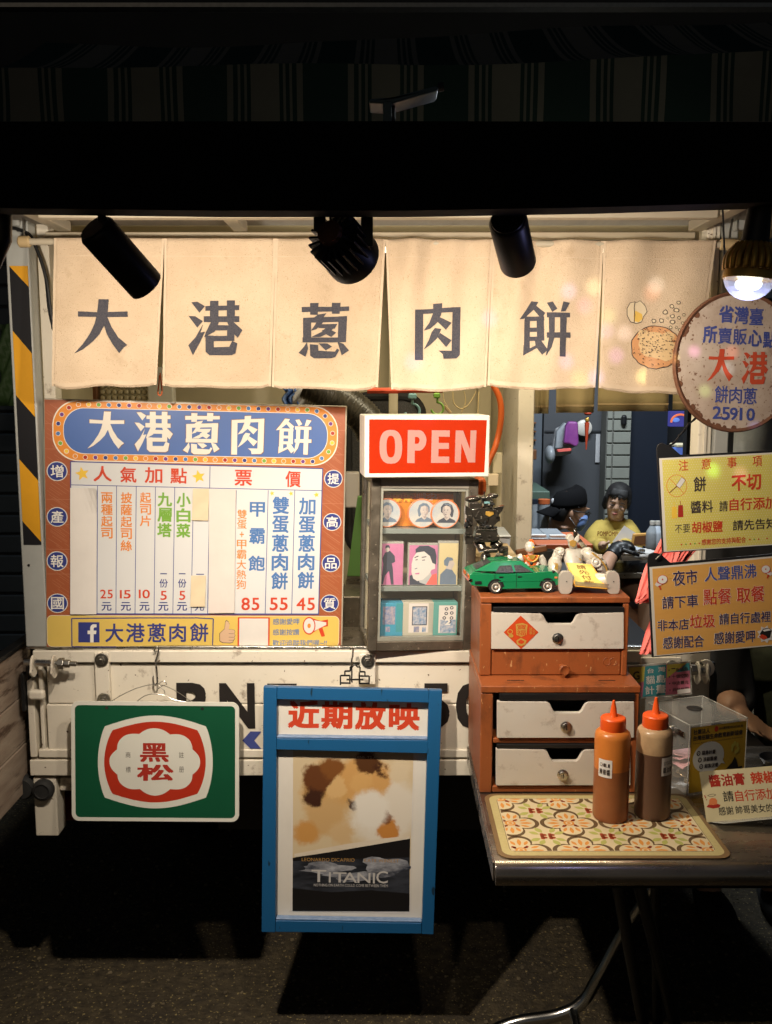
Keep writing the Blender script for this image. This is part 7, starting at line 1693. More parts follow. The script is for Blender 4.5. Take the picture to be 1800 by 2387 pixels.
q = MB(); q.tube([rc + Vector((.07, -.01, -Rr * .8)), Vector((rc.x + .16, 1.79, 1.49))], .0022, 6); o = q.build('hanging_rope', 'black_plastic', None, smooth=True); tag(o, 'second dark rope from the round sign down to the far corner of the yellow notice', 'rope')
def notice(name, lb, board_px, Y, sheet_px, sm, ear):
    t = thing(name, lb, 'notice', at(board_px[3], Y))
    q = MB(); q.poly([at(p, Y) for p in ear], (0, .004, 0)); q.build('black_board', 'black_plastic', t, bevel=.001, seg=1)
    NB = Board(*[at(p, Y - .0006) for p in sheet_px]); 
    q = MB(); q.poly([at(p, Y - .0006) for p in sheet_px]); q.build('sheet_edge', 'notice_edge', t, fix=False)
    NB.lay = .0004; cx = sum(p[0] for p in sheet_px) / 4; cy_ = sum(p[1] for p in sheet_px) / 4
    e = 4.2
    ins = [(sheet_px[0][0] + e * 1.6, sheet_px[0][1] + e * .9), (sheet_px[1][0] - e, sheet_px[1][1] + e), (sheet_px[2][0] - e, sheet_px[2][1] - e * .8), (sheet_px[3][0] + e * 1.6, sheet_px[3][1] - e * .6)]
    NB.polyp('sheet', sm, ins); NB.up(.0005)
    return t, NB, ins
def lerpq(Q, u, v): 
    a = Vector(Q[0]) * (1 - u) + Vector(Q[1]) * u; b_ = Vector(Q[3]) * (1 - u) + Vector(Q[2]) * u
    return a * (1 - v) + b_ * v
EXT = 1985
yt, NB, Q = notice('yellow_notice', 'yellow dotted notice on black board at the right, with a no cutting symbol', [zn(120, 130)] * 3 + [zn(170, 1140)], 1.78,
    [zn(145, 270), (zn(145, 270)[0] + 520, zn(145, 270)[1] - 27), (zn(188, 1132)[0] + 520, zn(188, 1132)[1] - 33), zn(188, 1132)], 'notice_yellow',
    [zn(122, 180), zn(135, 145), zn(175, 128), zn(260, 165), zn(345, 240), (zn(345, 240)[0] + 480, zn(345, 240)[1] - 24), (zn(175, 1142)[0] + 540, zn(175, 1142)[1] - 36), zn(175, 1142)])
for i in range(86):            # small printed dots, staggered rows
    for j in range(36):
        u, v = (i + (.5 if j % 2 else 0) + .4) / 86, (j + .5) / 36
        p = lerpq(Q, u, v)
        if p.x < 1825: NB.disc('print', 'paper', (p.x, p.y), .85, .85, n=6)
NB.up(.0003)
def nrow(t_, x0, y0, x1, y1, h_, m, o_=.014): NB.row('lettering', m, t_, zn(x0, y0), zn(x1, y1), h_ / 3.95, o_)
for ch, x, y in (('注', 368, 335), ('意', 578, 322), ('事', 815, 308), ('項', 1048, 298)): nrow(ch, x - 44, y + 3, x + 44, y - 3, 98, 'ink_red', .006)
nrow('餅', 462, 512, 576, 503, 140, 'ink_dk', .02); nrow('不切', 810, 500, 1084, 482, 150, 'ink_red', .03); nrow('醬料', 436, 722, 640, 710, 115, 'ink_dk', .016); nrow('請', 698, 712, 776, 708, 98, 'ink_dk', .012); nrow('自行添加', 792, 698, 1226, 676, 115, 'ink_red', .02)
nrow('不要', 290, 922, 430, 914, 80, 'ink_dk', .0); nrow('胡椒鹽', 445, 908, 730, 895, 108, 'ink_red', .022); nrow('請先告知', 822, 890, 1222, 866, 98, 'ink_dk', .016); nrow('感謝您的支持與配合', 535, 1042, 943, 1018, 56, 'ink_red', .012)
for i, m in enumerate(('ink_red', 'ink_green', 'ink_red', 'ink_green', 'ink_red')): NB.disc('print', m, zn(350 + 41 * i, 1064 - 3 * i), 1.9, 1.9, n=10)
for i, m in enumerate(('ink_red', 'ink_green', 'ink_red')): NB.disc('print', m, zn(980 + 40 * i, 1018 - 2 * i), 1.9, 1.9, n=10)
NB.disc('print', 'ink_red', zn(1138, 1008), 1.9, 1.9, n=10)
ringp = [zn(306 + 92 * cos(t), 523 + 101 * sin(t)) for t in [2 * pi * i / 36 for i in range(36)]]
NB.path('print', 'ink_orange', ringp, 1.3, closed=True); NB.line('print', 'ink_orange', zn(240, 455), zn(372, 592), 1.3)
NB.polyp('print', 'ink_pale', [zn(*p) for p in ((300, 520), (350, 445), (388, 470), (334, 545))]); NB.path('print', 'ink_dk', [zn(*p) for p in ((300, 520), (350, 445), (388, 470), (334, 545))], .6, NB.lay + .0003, True); NB.line('print', 'ink_brown', zn(310, 525), zn(238, 588), 2.2)
for x, m in ((285, 'ink_yellow'), (342, 'ink_crimson')):
    dy = (285 - x) * .22
    NB.polyp('print', m, [zn(*p) for p in ((x - 22, 715 + dy), (x + 20, 712 + dy), (x + 26, 822 + dy), (x - 24, 826 + dy))]); NB.line('print', m, zn(x - 2, 715 + dy), zn(x - 4, 672 + dy), 1.3)
NB.done(yt)
ot, NB, Q = notice('orange_notice', 'orange notice on black board below the yellow one, with megaphone drawings', [zn(50, 1140)] * 3 + [zn(78, 2105)], 1.775,
    [zn(55, 1272), (zn(55, 1272)[0] + 520, zn(55, 1272)[1] - 46), (zn(96, 2092)[0] + 520, zn(96, 2092)[1] - 46), zn(96, 2092)], 'notice_orange',
    [zn(36, 1195), zn(52, 1155), zn(95, 1138), zn(160, 1150), zn(250, 1232), (zn(250, 1232)[0] + 480, zn(250, 1232)[1] - 42), (zn(78, 2104)[0] + 540, zn(78, 2104)[1] - 48), zn(78, 2104)])
def orow(t_, x0, y0, x1, y1, h_, m='ink_navy', o_=.014):
    NB.row('lettering', 'ink_white', t_, (zn(x0, y0)[0] - .8, zn(x0, y0)[1] + .2), (zn(x1, y1)[0] + .8, zn(x1, y1)[1]), h_ / 3.95 + 1.2, o_ + .012, NB.lay)
    NB.row('lettering', m, t_, zn(x0, y0), zn(x1, y1), h_ / 3.95, o_, NB.lay + .0004)
mat('ink_plum', (.045, .03, .09), .45)
orow('夜市', 270, 1378, 498, 1358, 142, 'ink_plum'); orow('人聲鼎沸', 562, 1342, 1040, 1305, 135, 'ink_enblue'); orow('請下車', 172, 1602, 503, 1578, 118, 'ink_plum'); orow('點餐', 552, 1548, 808, 1535, 150, 'ink_red', .012); orow('取餐', 858, 1532, 1115, 1512, 150, 'ink_red', .016)
orow('非本店', 130, 1810, 418, 1795, 105, 'ink_plum'); orow('垃圾', 425, 1775, 660, 1762, 130, 'ink_red', .016); orow('請自行處裡', 697, 1752, 1172, 1725, 105, 'ink_plum'); orow('感謝配合', 180, 1970, 557, 1950, 115, 'ink_plum'); orow('感謝愛呷', 650, 1928, 1028, 1905, 115, 'ink_plum')
NB.lay += .0012
def mega2(c, s, fl):
    def T(pts): return [(c[0] + fl * x * s, c[1] + y * s) for x, y in pts]
    NB.polyp('print', 'ink_pale', T([(-20, -30), (-72, 50), (-50, 70), (30, 30)])); NB.polyp('print', 'ink_red', T([(-38, -2), (-56, 28), (-2, 52), (14, 36)]), NB.lay + .0002); NB.polyp('print', 'ink_red', T([(-40, 62), (-22, 100), (-8, 96), (-22, 54)]), NB.lay + .0001)
    NB.disc('print', 'ink_red', c, 48 * s, 44 * s, h=NB.lay + .0004); NB.disc('print', 'ink_white', c, 44 * s, 40 * s, h=NB.lay + .0006); NB.disc('print', 'ink_red', c, 7 * s, 9 * s, h=NB.lay + .0008)
    for a in (-1.3, -.7, -.15): NB.line('print', 'ink_yellow', (c[0] + fl * 58 * s * cos(a), c[1] + 58 * s * sin(a)), (c[0] + fl * 86 * s * cos(a), c[1] + 86 * s * sin(a)), 1.0, NB.lay)
mega2(zn(175, 1385), .245, 1); mega2(zn(1125, 1290), .22, -1)
st = [(zn(1125, 1890)[0] + (21 if k % 2 == 0 else 15) * cos(k * pi / 9), zn(1125, 1890)[1] + (21 if k % 2 == 0 else 15) * sin(k * pi / 9)) for k in range(18)]
NB.polyp('print', 'ink_pale', st); NB.polyp('print', 'ink_black', [zn(*p) for p in ((1070, 1885), (1100, 1840), (1150, 1830), (1180, 1850), (1165, 1920), (1110, 1940))], NB.lay + .0003); NB.polyp('print', 'ink_red', [zn(*p) for p in ((1060, 1912), (1090, 1888), (1130, 1905), (1140, 1925), (1100, 1940))], NB.lay + .0006); NB.polyp('print', 'ink_white', [zn(*p) for p in ((1095, 1850), (1150, 1836), (1172, 1852), (1110, 1864))], NB.lay + .0006)
NB.done(ot)
q = MB(); q.tube(bez([at(zn(115, 1200), 1.772), at(zn(150, 1165), 1.77), at(zn(175, 1140), 1.776)], 4), .0013, 5); o = q.build('hanging_rope', 'zinc', None, smooth=True); tag(o, 'short wire between the yellow and the orange notice', 'cord')
# coral streamers hanging behind the notices
cs_ = thing('streamer_bunch', 'coral pink plastic streamer bunch hanging behind the notices', 'streamer', at(zr(1640, 800), 1.95))
q = MB(); rnd = random.Random(2)
topc = at(zn(330, 1000), 1.95)
for i in range(170):
    e = at(zn(rnd.uniform(-62, 150), rnd.uniform(1560, 1600)), 1.93 + rnd.uniform(-.03, .03)); f = rnd.random()
    s = topc + Vector((rnd.uniform(-.03, .06), rnd.uniform(-.015, .015), 0)); m_ = s * .45 + e * .55 + Vector((rnd.uniform(-.006, .006), rnd.uniform(-.01, .01), .012))
    pts = bez([s, m_, e + Vector((0, 0, rnd.uniform(-.003, .004)))], 5); w = Vector((.0042, rnd.uniform(-.002, .002), .0022))
    vs = []; [vs.extend((p - w, p + w)) for p in pts]; q.add(vs, [(2 * k, 2 * k + 1, 2 * k + 3, 2 * k + 2) for k in range(len(pts) - 1)])
o = q.build('plastic_strips', 'coral', cs_, fix=False); o['kind'] = 'stuff'
q = MB()
for i in range(40):
    s = at(zn(130 + rnd.uniform(-40, 60), 1700), 1.97); e = at(zn(rnd.uniform(-25, 75), rnd.uniform(2030, 2075)), 1.95 + rnd.uniform(-.02, .02)); pts = bez([s, (s + e) / 2 + Vector((rnd.uniform(-.005, .005), 0, 0)), e], 4); w = Vector((.004, 0, .002)); vs = []; [vs.extend((p - w, p + w)) for p in pts]; q.add(vs, [(2 * k, 2 * k + 1, 2 * k + 3, 2 * k + 2) for k in range(len(pts) - 1)])
o = q.build('plastic_strips', 'coral', cs_, fix=False); o['kind'] = 'stuff'

# ================================================================== SHOP FURNISHINGS AND COUNTER GOODS
def goods(name, label, cat, fn, m=None, group=None, loc=None, **k):
    q = MB(); fn(q); o = q.build(name, m, None, **k); tag(o, label, cat, group); return o
sx = thing('wall_shelf', 'dark wall shelf with pale boxes behind the truck', 'shelf', at(zp(230, 620), 5.1))
MB().pbox(zp(105, 560), zp(338, 640), 4.95, 5.25).build('drawer_unit', 'wood_brown', sx, bevel=.006); MB().pbox(zp(160, 598), zp(262, 614), 4.94, 4.95).build('label_slot', 'black_plastic', sx)
for y in (418, 485, 350): MB().pbox(zp(118, y - 2), zp(335, y + 8), 4.95, 5.25).build('shelf_board', 'wood_brown', sx)
for (y0, y1), lb in zip(((352, 416), (425, 483), (494, 560)), ('pale storage box on the top board of the wall shelf', 'pale storage box on the middle board of the wall shelf', 'pale storage box on the lowest board of the wall shelf')):
    goods('storage_box', lb, 'box', lambda q: q.pbox(zp(122, y0), zp(332, y1), 4.97, 5.2), 'wall_pale', 'boxes on the wall shelf', bevel=.006)
goods('storage_cabinet', 'grey green storage cabinet behind the man', 'cabinet', lambda q: (q.pbox(zp(125, 885), zp(440, 970), 4.75, 5.2), q.pbox(zp(140, 970), zp(170, 1240), 4.8, 5.2), q.pbox(zp(150, 1090), zp(270, 1165), 4.85, 5.2)), 'teal_bin', bevel=.006)
for x0, x1, m, lb in ((285, 345, 'navy', 'clear plastic bag roll with dark rim left of the black cap'), (350, 440, 'tray_orange', 'clear plastic bag roll with orange rim beside the black cap')):
    t = thing('bag_roll', lb, 'bag', at(zp((x0 + x1) / 2, 1240), 4.7), 'bag rolls beside the storage cabinet'); c0 = at(zp((x0 + x1) / 2, 965), 4.7); c1 = at(zp((x0 + x1) / 2, 1250), 4.7); r_ = (at(zp(x1, 965), 4.7) - at(zp(x0, 965), 4.7)).x / 2
    MB().cyl(c0, c1, r_, r_ * .9, 20).build('bag_body', 'bag_clear', t, smooth=True); MB().lathe(c0, (0, 0, 1), [(r_ * 1.04, -.01), (r_ * 1.04, .012), (r_ * .9, .012)], 20).build('rim', m, t, smooth=True)
# bags hanging on the door
def hangbag(label, poly, Y, m, th=.05):
    q = MB(); q.poly([at(zp(*p), Y) for p in poly], (0, th, 0)); o = q.build('hanging_bag', m, None, bevel=.012); tag(o, label, 'bag', 'bags hanging on the shop door'); return o
hangbag('grey white bag hanging on the shop door, lowest of the bunch', ((452, 612), (470, 480), (490, 400), (560, 370), (620, 480), (612, 590), (540, 612)), 5.18, 'bag_white')
hangbag('pale blue bag in the middle of the bunch on the door', ((482, 560), (495, 420), (560, 345), (640, 420), (640, 545), (560, 555)), 5.12, 'bag_clear')
hangbag('purple bag hanging rightmost of the bunch on the door', ((548, 520), (565, 380), (590, 340), (662, 345), (668, 520), (640, 545), (600, 520)), 5.06, 'bag_purple')
hangbag('pink strip of wrap sticking out under the white bag', ((490, 560), (610, 548), (612, 572), (500, 582)), 5.03, 'coral', .02)
goods('clear_bag', 'dim see through bag hanging left of the bag bunch', 'bag', lambda q: q.pell(zp(440, 600), 12, 22, .06, 5.15), 'bag_clear', smooth='all')
t = thing('knot_pendant', 'red and gold knot pendant with long tassel in front of the grey door', 'pendant', at(zp(730, 330), 4.6))
MB().pell(zp(735, 278), 9, 5, .02, 4.6).build('knot', 'rope_red', t, smooth='all'); MB().pell(zp(730, 330), 5, 7, .012, 4.6).build('bead', 'gold', t, smooth='all'); MB().cyl(at(zp(729, 350), 4.6), at(zp(722, 560), 4.6), .012, .003, n=10).build('tassel', 'rope_red', t, smooth=True)
goods('wall_bell', 'round white wall fitting behind the pendant', 'fitting', lambda q: q.lathe(at(zp(700, 390), 5.3), (0, -1, 0), [(.045, 0), (.045, .02), (.03, .03)], 20), 'white_plastic', smooth=True)
# tables
wt = thing('dining_table', 'low grey table with papers where the girl sits', 'table', (1.25, 4.6, 0)); TT = .72
a, b_ = atz(zr(1380, 760), TT), atz(zr(1600, 870), TT)
MB().box(.62, 2.0, 4.42, 5.05, TT - .03, TT).build('table_top', 'steel_dark', wt, bevel=.006)
for x, y in ((.7, 4.5), (1.9, 4.5), (.7, 4.98), (1.9, 4.98)): MB().box(x - .02, x + .02, y - .02, y + .02, .001, TT - .031).build('leg', 'black_metal', wt)
wk = thing('work_table', 'steel work table with trays inside the truck opening', 'table', (.6, 3.5, 0)); WT = .955
MB().box(.26, .74, 3.28, 3.85, WT - .03, WT).build('table_top', 'dark_wall', wk, bevel=.004)
for x, y in ((.30, 3.32), (.70, 3.32), (.30, 3.81), (.70, 3.81)): MB().box(x - .02, x + .02, y - .02, y + .02, .001, WT - .031).build('leg', 'black_metal', wk)
def onw(p): return atz(p, WT)
goods('food_tray', 'orange plastic tray on the work table behind the toys', 'tray', lambda q: (q.pbox(zr(715, 640), zr(1225, 705), 3.45, 3.75),), 'tray_orange', bevel=.006)
for k, (x0, x1, lb) in enumerate(((558, 830, 'clear container with white papers at the left of the work table'), (832, 1010, 'second clear container with papers beside the silver toy'))):
    t = thing('paper_container', lb, 'container', at(zr(x0, 690), 3.6), 'paper containers on the work table')
    MB().pbox(zr(x0, 585), zr(x1, 690), 3.55, 3.8).build('container', 'bag_clear', t, bevel=.006)
    for j in range(5): MB().pbox(zr(x0 + 14 + j * 6, 560 + j * 5 + 3 * k), zr(x1 - 20 + j * 3, 585 + j * 5), 3.56 + j * .03, 3.59 + j * .03).build('paper_sheet', 'paper', t)
pt_ = thing('steel_pot', 'dark steel pot on the work table between the toys', 'pot', at(zr(800, 830), 3.4)); c = at(zr(797, 830), 3.4); r_ = (at(zr(872, 700), 3.4) - at(zr(722, 700), 3.4)).x / 2; hh_ = at(zr(797, 700), 3.4).z - c.z
MB().lathe(c, (0, 0, 1), [(r_ * .9, 0), (r_, .01), (r_, hh_), (r_ * 1.05, hh_ + .005), (r_ * .96, hh_ + .005), (r_ * .95, .02)], 28).build('pot_body', 'steel_dark', pt_, smooth=True)
goods('rolling_stick', 'brown wooden stick lying behind the orange toy figure', 'stick', lambda q: q.bar(at(zr(540, 718), 2.6), at(zr(815, 672), 2.6), .018, .018), 'wood_brown', bevel=.004)
goods('plastic_tub', 'pale blue plastic tub beside the black robot', 'tub', lambda q: (q.poly([at(zr(*p), 2.55) for p in ((365, 700), (358, 578), (498, 590), (482, 700))], (0, .14, 0)), q.pbox(zr(350, 560), zr(500, 580), 2.54, 2.70)), 'tub_blue', bevel=.006)
goods('cutting_plank', 'pale wooden plank on the counter behind the robot', 'plank', lambda q: q.pbox(zr(165, 745), zr(560, 810), 2.35, 2.70), 'wood_pale', bevel=.004)
goods('dark_coat', 'dark coat hanging beside the truck post', 'coat', lambda q: q.poly([at(zp(*p), 3.1) for p in ((100, 950), (150, 1010), (180, 1130), (200, 1330), (60, 1360), (60, 960))], (0, .06, 0)), 'shirt_black', bevel=.02)
goods('paper_stack', 'stack of white papers on the table beside the glove', 'papers', lambda q: [q.obox(at(zr(1590, 715 + 7 * j), 4.5 + .01 * j), (.11, .02, 0), (-.02, .09, 0), (0, 0, .004)) for j in range(5)], 'paper')
goods('loose_paper', 'large white sheet lying on the table left of the girl', 'paper', lambda q: q.poly([at(zr(*p), Y) for p, Y in (((1210, 628), 4.75), ((1400, 615), 4.9), ((1470, 670), 4.6), ((1290, 700), 4.5))], (0, 0, .003)), 'paper')
goods('held_paper', 'white paper tilted up in front of the girl', 'paper', lambda q: q.poly([at(zr(*p), 4.55) for p in ((1395, 620), (1500, 475), (1600, 540), (1605, 660), (1480, 655))], (0, .003, 0)), 'paper')
goods('crumpled_tissue', 'pale blue crumpled wrapping at the edge of the papers', 'wrapping', lambda q: (q.pell(zr(1640, 690), 10, 5, .05, 4.48), q.pell(zr(1600, 675), 8, 4, .04, 4.52)), 'tub_blue', smooth='all')
t = thing('phone_case', 'yellow framed tablet standing at the right of the girl', 'tablet', at(zr(1620, 650), 4.42)); MB().poly([at(zr(*p), 4.42) for p in ((1560, 655), (1580, 548), (1720, 540), (1725, 660))], (0, .02, 0)).build('case', 'notice_orange', t, bevel=.006); MB().poly([at(zr(*p), 4.417) for p in ((1580, 640), (1595, 570), (1700, 560), (1705, 640))]).build('screen', 'wood_brown', t)
for x, m, lb in ((1232, 'bag_clear', 'clear plastic water bottle with white cap left of the yellow notice'), (1275, 'tub_blue', 'blue tinted bottle partly behind the yellow notice')):
    t = thing('water_bottle', lb, 'bottle', at(zp(x, 1330), 4.35), 'bottles beside the yellow notice'); c = at(zp(x, 1330), 4.35); s_ = 4.35 / 2200 / 3.336
    MB().lathe(c, (0, 0, 1), [(44 * s_, 0), (48 * s_, .01), (48 * s_, 120 * s_), (44 * s_, 140 * s_), (22 * s_, 178 * s_), (18 * s_, 190 * s_)], 20).build('bottle_body', m, t, smooth=True); MB().cyl(c + Vector((0, 0, 191 * s_)), c + Vector((0, 0, 220 * s_)), 22 * s_, n=16).build('cap', 'white_plastic', t, smooth=True)
# things behind the right post
goods('dark_jar', 'dark jar of sauce behind the right post', 'jar', lambda q: q.lathe(at(zn(710, 215), 2.6), (0, 0, 1), [(.05, 0), (.05, .10), (.04, .12), (.042, .135)], 20), 'dark_wall', smooth=True)
goods('jar_lid', 'tall glass jar with pale lid at the right edge', 'jar', lambda q: q.lathe(at(zn(960, 215), 2.6), (0, 0, 1), [(.075, 0), (.075, .13), (.07, .15)], 24), 'bag_clear', smooth=True)
goods('side_wall_panel', 'dark side panel of the truck at the right edge', 'panel', lambda q: q.box(1.05, 1.9, 3.3, 3.34, .9, 1.9), 'dark_wall')

# ================================================================== PEOPLE
def body_mesh(name, parts, m, par, vox, **k):
    q = MB()
    for f in parts: f(q)
    return q.build(name, m, par, remesh=vox, **k)
def rings(q, seq, n=20):
    """seq: (centre, half width vector, half depth vector)"""
    q.loft([[Vector(c) + Vector(a) * cos(t) + Vector(b_) * sin(t) for t in [2 * pi * i / n for i in range(n)]] for c, a, b_ in seq])
# ---- girl in yellow, seen from the front, head bowed to her left
gp = at(zp(955, 1420), 4.78)
gl_ = thing('person', 'girl in a yellow sweatshirt sitting at the table and looking down', 'person', (gp.x, gp.y, 0))
GY = 4.78; s_ = GY / 2200 / 3.336
hc = at(zp(966, 962), GY - .02)                                 # head centre
HR = Matrix.Rotation(radians(8), 3, 'Y') @ Matrix.Rotation(radians(12), 3, 'X') @ Matrix.Rotation(radians(-14), 3, 'Z')      # tilt: chin down
def hp(x, y, z, s=1.0): return hc + HR @ Vector((x, y, z)) * s
HS = .80
def head(q, hp, S=1.0):
    rs_ = []
    for z, w, f, b_ in ((-.100, .018, -.070, -.035), (-.094, .032, -.078, .0), (-.080, .046, -.084, .030), (-.055, .058, -.086, .058), (-.025, .064, -.086, .078), (.005, .067, -.086, .088), (.035, .068, -.088, .092), (.065, .064, -.080, .086), (.09, .050, -.058, .066), (.105, .028, -.03, .036)):
        c = (f + b_) / 2; rs_.append([hp(w * cos(t) * S, (c + (b_ - f) / 2 * sin(t) * (1.0)) * S, z * S) for t in [2 * pi * i / 24 for i in range(24)]])
    q.loft(rs_)
    q.loft([[hp((w * cos(t)) * S, (y + d * sin(t)) * S, z * S) for t in [2 * pi * i / 10 for i in range(10)]] for z, w, y, d in ((.015, .006, -.083, .008), (-.005, .008, -.088, .010), (-.022, .013, -.092, .014), (-.032, .011, -.088, .010))])      # nose
    for sx_ in (-1, 1): q.ell(hp(sx_ * .069 * S, .012 * S, -.012 * S), .010 * S, .018 * S, .028 * S, 10, 8); q.ell(hp(sx_ * .032 * S, -.070 * S, -.030 * S), .022 * S, .018 * S, .018 * S, 10, 8)
    q.ell(hp(0, -.083 * S, -.058 * S), .020 * S, .010 * S, .008 * S, 10, 8); q.ell(hp(0, -.076 * S, -.090 * S), .020 * S, .014 * S, .013 * S, 10, 8)
    q.ell(hp(0, -.080 * S, .022 * S), .045 * S, .012 * S, .010 * S, 12, 8)
sh0 = at(zp(940, 1130), GY)
def limb(q, pts, rr, n=14): q.tube(bez(pts, 5), [rr[min(len(rr) - 1, int(i / 5))] + (rr[min(len(rr) - 1, int(i / 5) + 1)] - rr[min(len(rr) - 1, int(i / 5))]) * (i % 5) / 5 for i in range(5 * (len(pts) - 1) + 1)], n)
shL, shR = at(zp(828, 1165), GY + .02), at(zp(1040, 1150), GY + .02)
elL, elR = at(zp(765, 1340), GY - .10), at(zp(1085, 1340), GY - .08)
haL, haR = at(zp(860, 1300), GY - .30), at(zp(1010, 1300), GY - .30)
waist = at(zp(945, 1480), GY + .06)
def torso(q, g=0.0):
    c0 = (shL + shR) / 2; w = (shR - shL).length / 2
    rings(q, [(waist - Vector((0, 0, .10)), (w * .92 + g, 0, 0), (0, .10 + g, 0)), (waist, (w * .9 + g, 0, 0), (0, .095 + g, 0)), (c0 - Vector((0, -.03, .14)), (w * .98 + g, 0, 0), (0, .09 + g, 0)), (c0 - Vector((0, 0, .04)), (w * 1.02 + g, 0, 0), (0, .075 + g, 0)), (c0 + Vector((0, .01, .005)), (w * .88 + g, 0, 0), (0, .06 + g, 0)), (c0 + Vector((0, .01, .035)), (w * .45 + g, 0, 0), (0, .05 + g, 0))])
nb = (shL + shR) / 2 + Vector((.01, 0, .02))
def hand(q, c, d, fx, S=.8):
    d = Vector(d).normalized(); sd = Vector(fx).normalized(); up_ = sd.cross(d)
    q.obox(c + d * .035 * S, d * .04 * S, sd * .034 * S, up_ * .012 * S)
    for i, L_ in enumerate((.055, .064, .060, .046)):
        b0 = c + d * .070 * S + sd * (-.027 + .018 * i) * S; q.tube([b0, b0 + d * L_ * .5 * S - up_ * .004 * S, b0 + d * L_ * .95 * S - up_ * .018 * S], [.0085 * S, .008 * S, .0065 * S], 8)
    b0 = c + d * .02 * S - sd * .03 * S; q.tube([b0, b0 - sd * .022 * S + d * .025 * S, b0 - sd * .022 * S + d * .055 * S - up_ * .012 * S], [.010 * S, .009 * S, .007 * S], 8)
body_mesh('body', [lambda q: head(q, hp, HS), lambda q: q.tube([nb - Vector((0, 0, .06)), nb + Vector((0, -.005, .04)), hp(0, .01, -.06)], [.048, .042, .042], 16), lambda q: torso(q, -.008),
    lambda q: (limb(q, [shL, (shL + elL) / 2, elL, (elL + haL) / 2, haL], [.036, .033, .028, .025, .02]), limb(q, [shR, (shR + elR) / 2, elR, (elR + haR) / 2, haR], [.036, .033, .028, .025, .02])),
    lambda q: (hand(q, haL, (haL - elL), (.3, .9, 0), .8), hand(q, haR, (haR - elR), (.3, -.9, 0), .8)),
    lambda q: (limb(q, [waist + Vector((-.08, 0, -.10)), waist + Vector((-.09, -.18, -.08)), waist + Vector((-.09, -.34, -.10))], [.075, .068, .055]), limb(q, [waist + Vector((.08, 0, -.10)), waist + Vector((.09, -.18, -.08)), waist + Vector((.09, -.34, -.10))], [.075, .068, .055])),
    lambda q: [limb(q, [waist + Vector((sx_ * .09, -.34, -.10)), Vector((waist.x + sx_ * .09, waist.y - .33, (waist.z - .1) * .5)), Vector((waist.x + sx_ * .09, waist.y - .32, .06))], [.055, .048, .034]) for sx_ in (-1, 1)],
    lambda q: [q.ell((waist.x + sx_ * .09, waist.y - .37, .032), .038, .09, .03) for sx_ in (-1, 1)]], 'skin_girl', gl_, .007)
body_mesh('sweatshirt', [lambda q: torso(q, .006), lambda q: (limb(q, [shL + Vector((.02, 0, .0)), (shL + elL) / 2 + Vector((-.008, 0, 0)), elL, (elL + haL) / 2, elL * .15 + haL * .85], [.054, .053, .048, .043, .036]), limb(q, [shR + Vector((-.02, 0, 0)), (shR + elR) / 2 + Vector((.008, 0, 0)), elR, (elR + haR) / 2, elR * .15 + haR * .85], [.054, .053, .048, .043, .036])),
    lambda q: q.tube([nb + Vector((.05 * cos(t), .045 * sin(t), .012 + .006 * sin(t))) for t in [2 * pi * i / 20 for i in range(20)]], .010, 8, closed=True)], 'sweat_yellow', gl_, .009)
def hairmesh(q):
    rs_ = []
    for z, w, f, b_ in ((-.04, .070, .005, .088), (-.01, .073, -.02, .098), (.02, .076, -.03, .102), (.045, .077, -.083, .104), (.07, .075, -.092, .102), (.095, .062, -.074, .088), (.115, .04, -.04, .055), (.122, .015, -.01, .02)):
        c = (f + b_) / 2; rs_.append([hp(w * cos(t) * HS, (c + (b_ - f) / 2 * sin(t)) * HS, z * HS) for t in [2 * pi * i / 24 for i in range(24)]])
    q.loft(rs_)
    for k in (0, 1, 2, 6, 7, 8): x = -.05 + .0125 * k; q.tube([hp(x * .8 * HS, -.06 * HS, .098 * HS), hp(x * HS, (-.088 + x * x * 4) * HS, .062 * HS), hp((x + .003 * sin(k)) * 1.05 * HS, (-.088 + x * x * 5) * HS, (.046 - .012 * (k % 2) + .004 * sin(k * 2.1)) * HS)], [.010, .0075, .0025], 7)
    for sx_ in (-1, 1): q.tube([hp(sx_ * .06 * HS, -.03 * HS, .06 * HS), hp(sx_ * .071 * HS, -.04 * HS, .02 * HS), hp(sx_ * .070 * HS, -.03 * HS, -.02 * HS)], [.014, .012, .004], 8)
    q.tube([hp(-.06 * HS, .05 * HS, 0), hp(-.072 * HS, .05 * HS, -.06 * HS), hp(-.062 * HS, .05 * HS, -.085 * HS)], [.024, .018, .008], 10); q.tube([hp(.02 * HS, .07 * HS, 0), hp(.02 * HS, .07 * HS, -.07 * HS)], [.04, .02], 10)
q = MB(); hairmesh(q); q.build('hair', 'hair', gl_, remesh=.006)
q = MB(); rnd = random.Random(8)
for k in range(150):
    a = rnd.uniform(-pi * .98, pi * .98) - pi / 2; fr = abs(((a + pi / 2 + pi) % (2 * pi)) - pi) < .95
    ln = rnd.uniform(.032, .058) if fr else rnd.uniform(-.045, .0) - .03 * (sin(a) > .3)
    pts = [hp((.012 * cos(a)) * HS, (.012 * sin(a) + .01) * HS, .121 * HS), hp(.052 * cos(a) * HS, (.070 * sin(a) + .010) * HS, .098 * HS), hp(.075 * cos(a) * HS, (.098 * sin(a) + .008) * HS, .055 * HS), hp((.077 + rnd.uniform(-.002, .006)) * cos(a) * HS, (.100 * sin(a) + .006) * HS, ln * HS)]
    q.tube(bez(pts, 3), [.0022, .003, .0036, .0038, .0038, .0036, .0034, .003, .0024, .0014], 5)
o = q.build('hair_strands', 'hair', gl_, smooth='all', fix=False); o['kind'] = 'stuff'
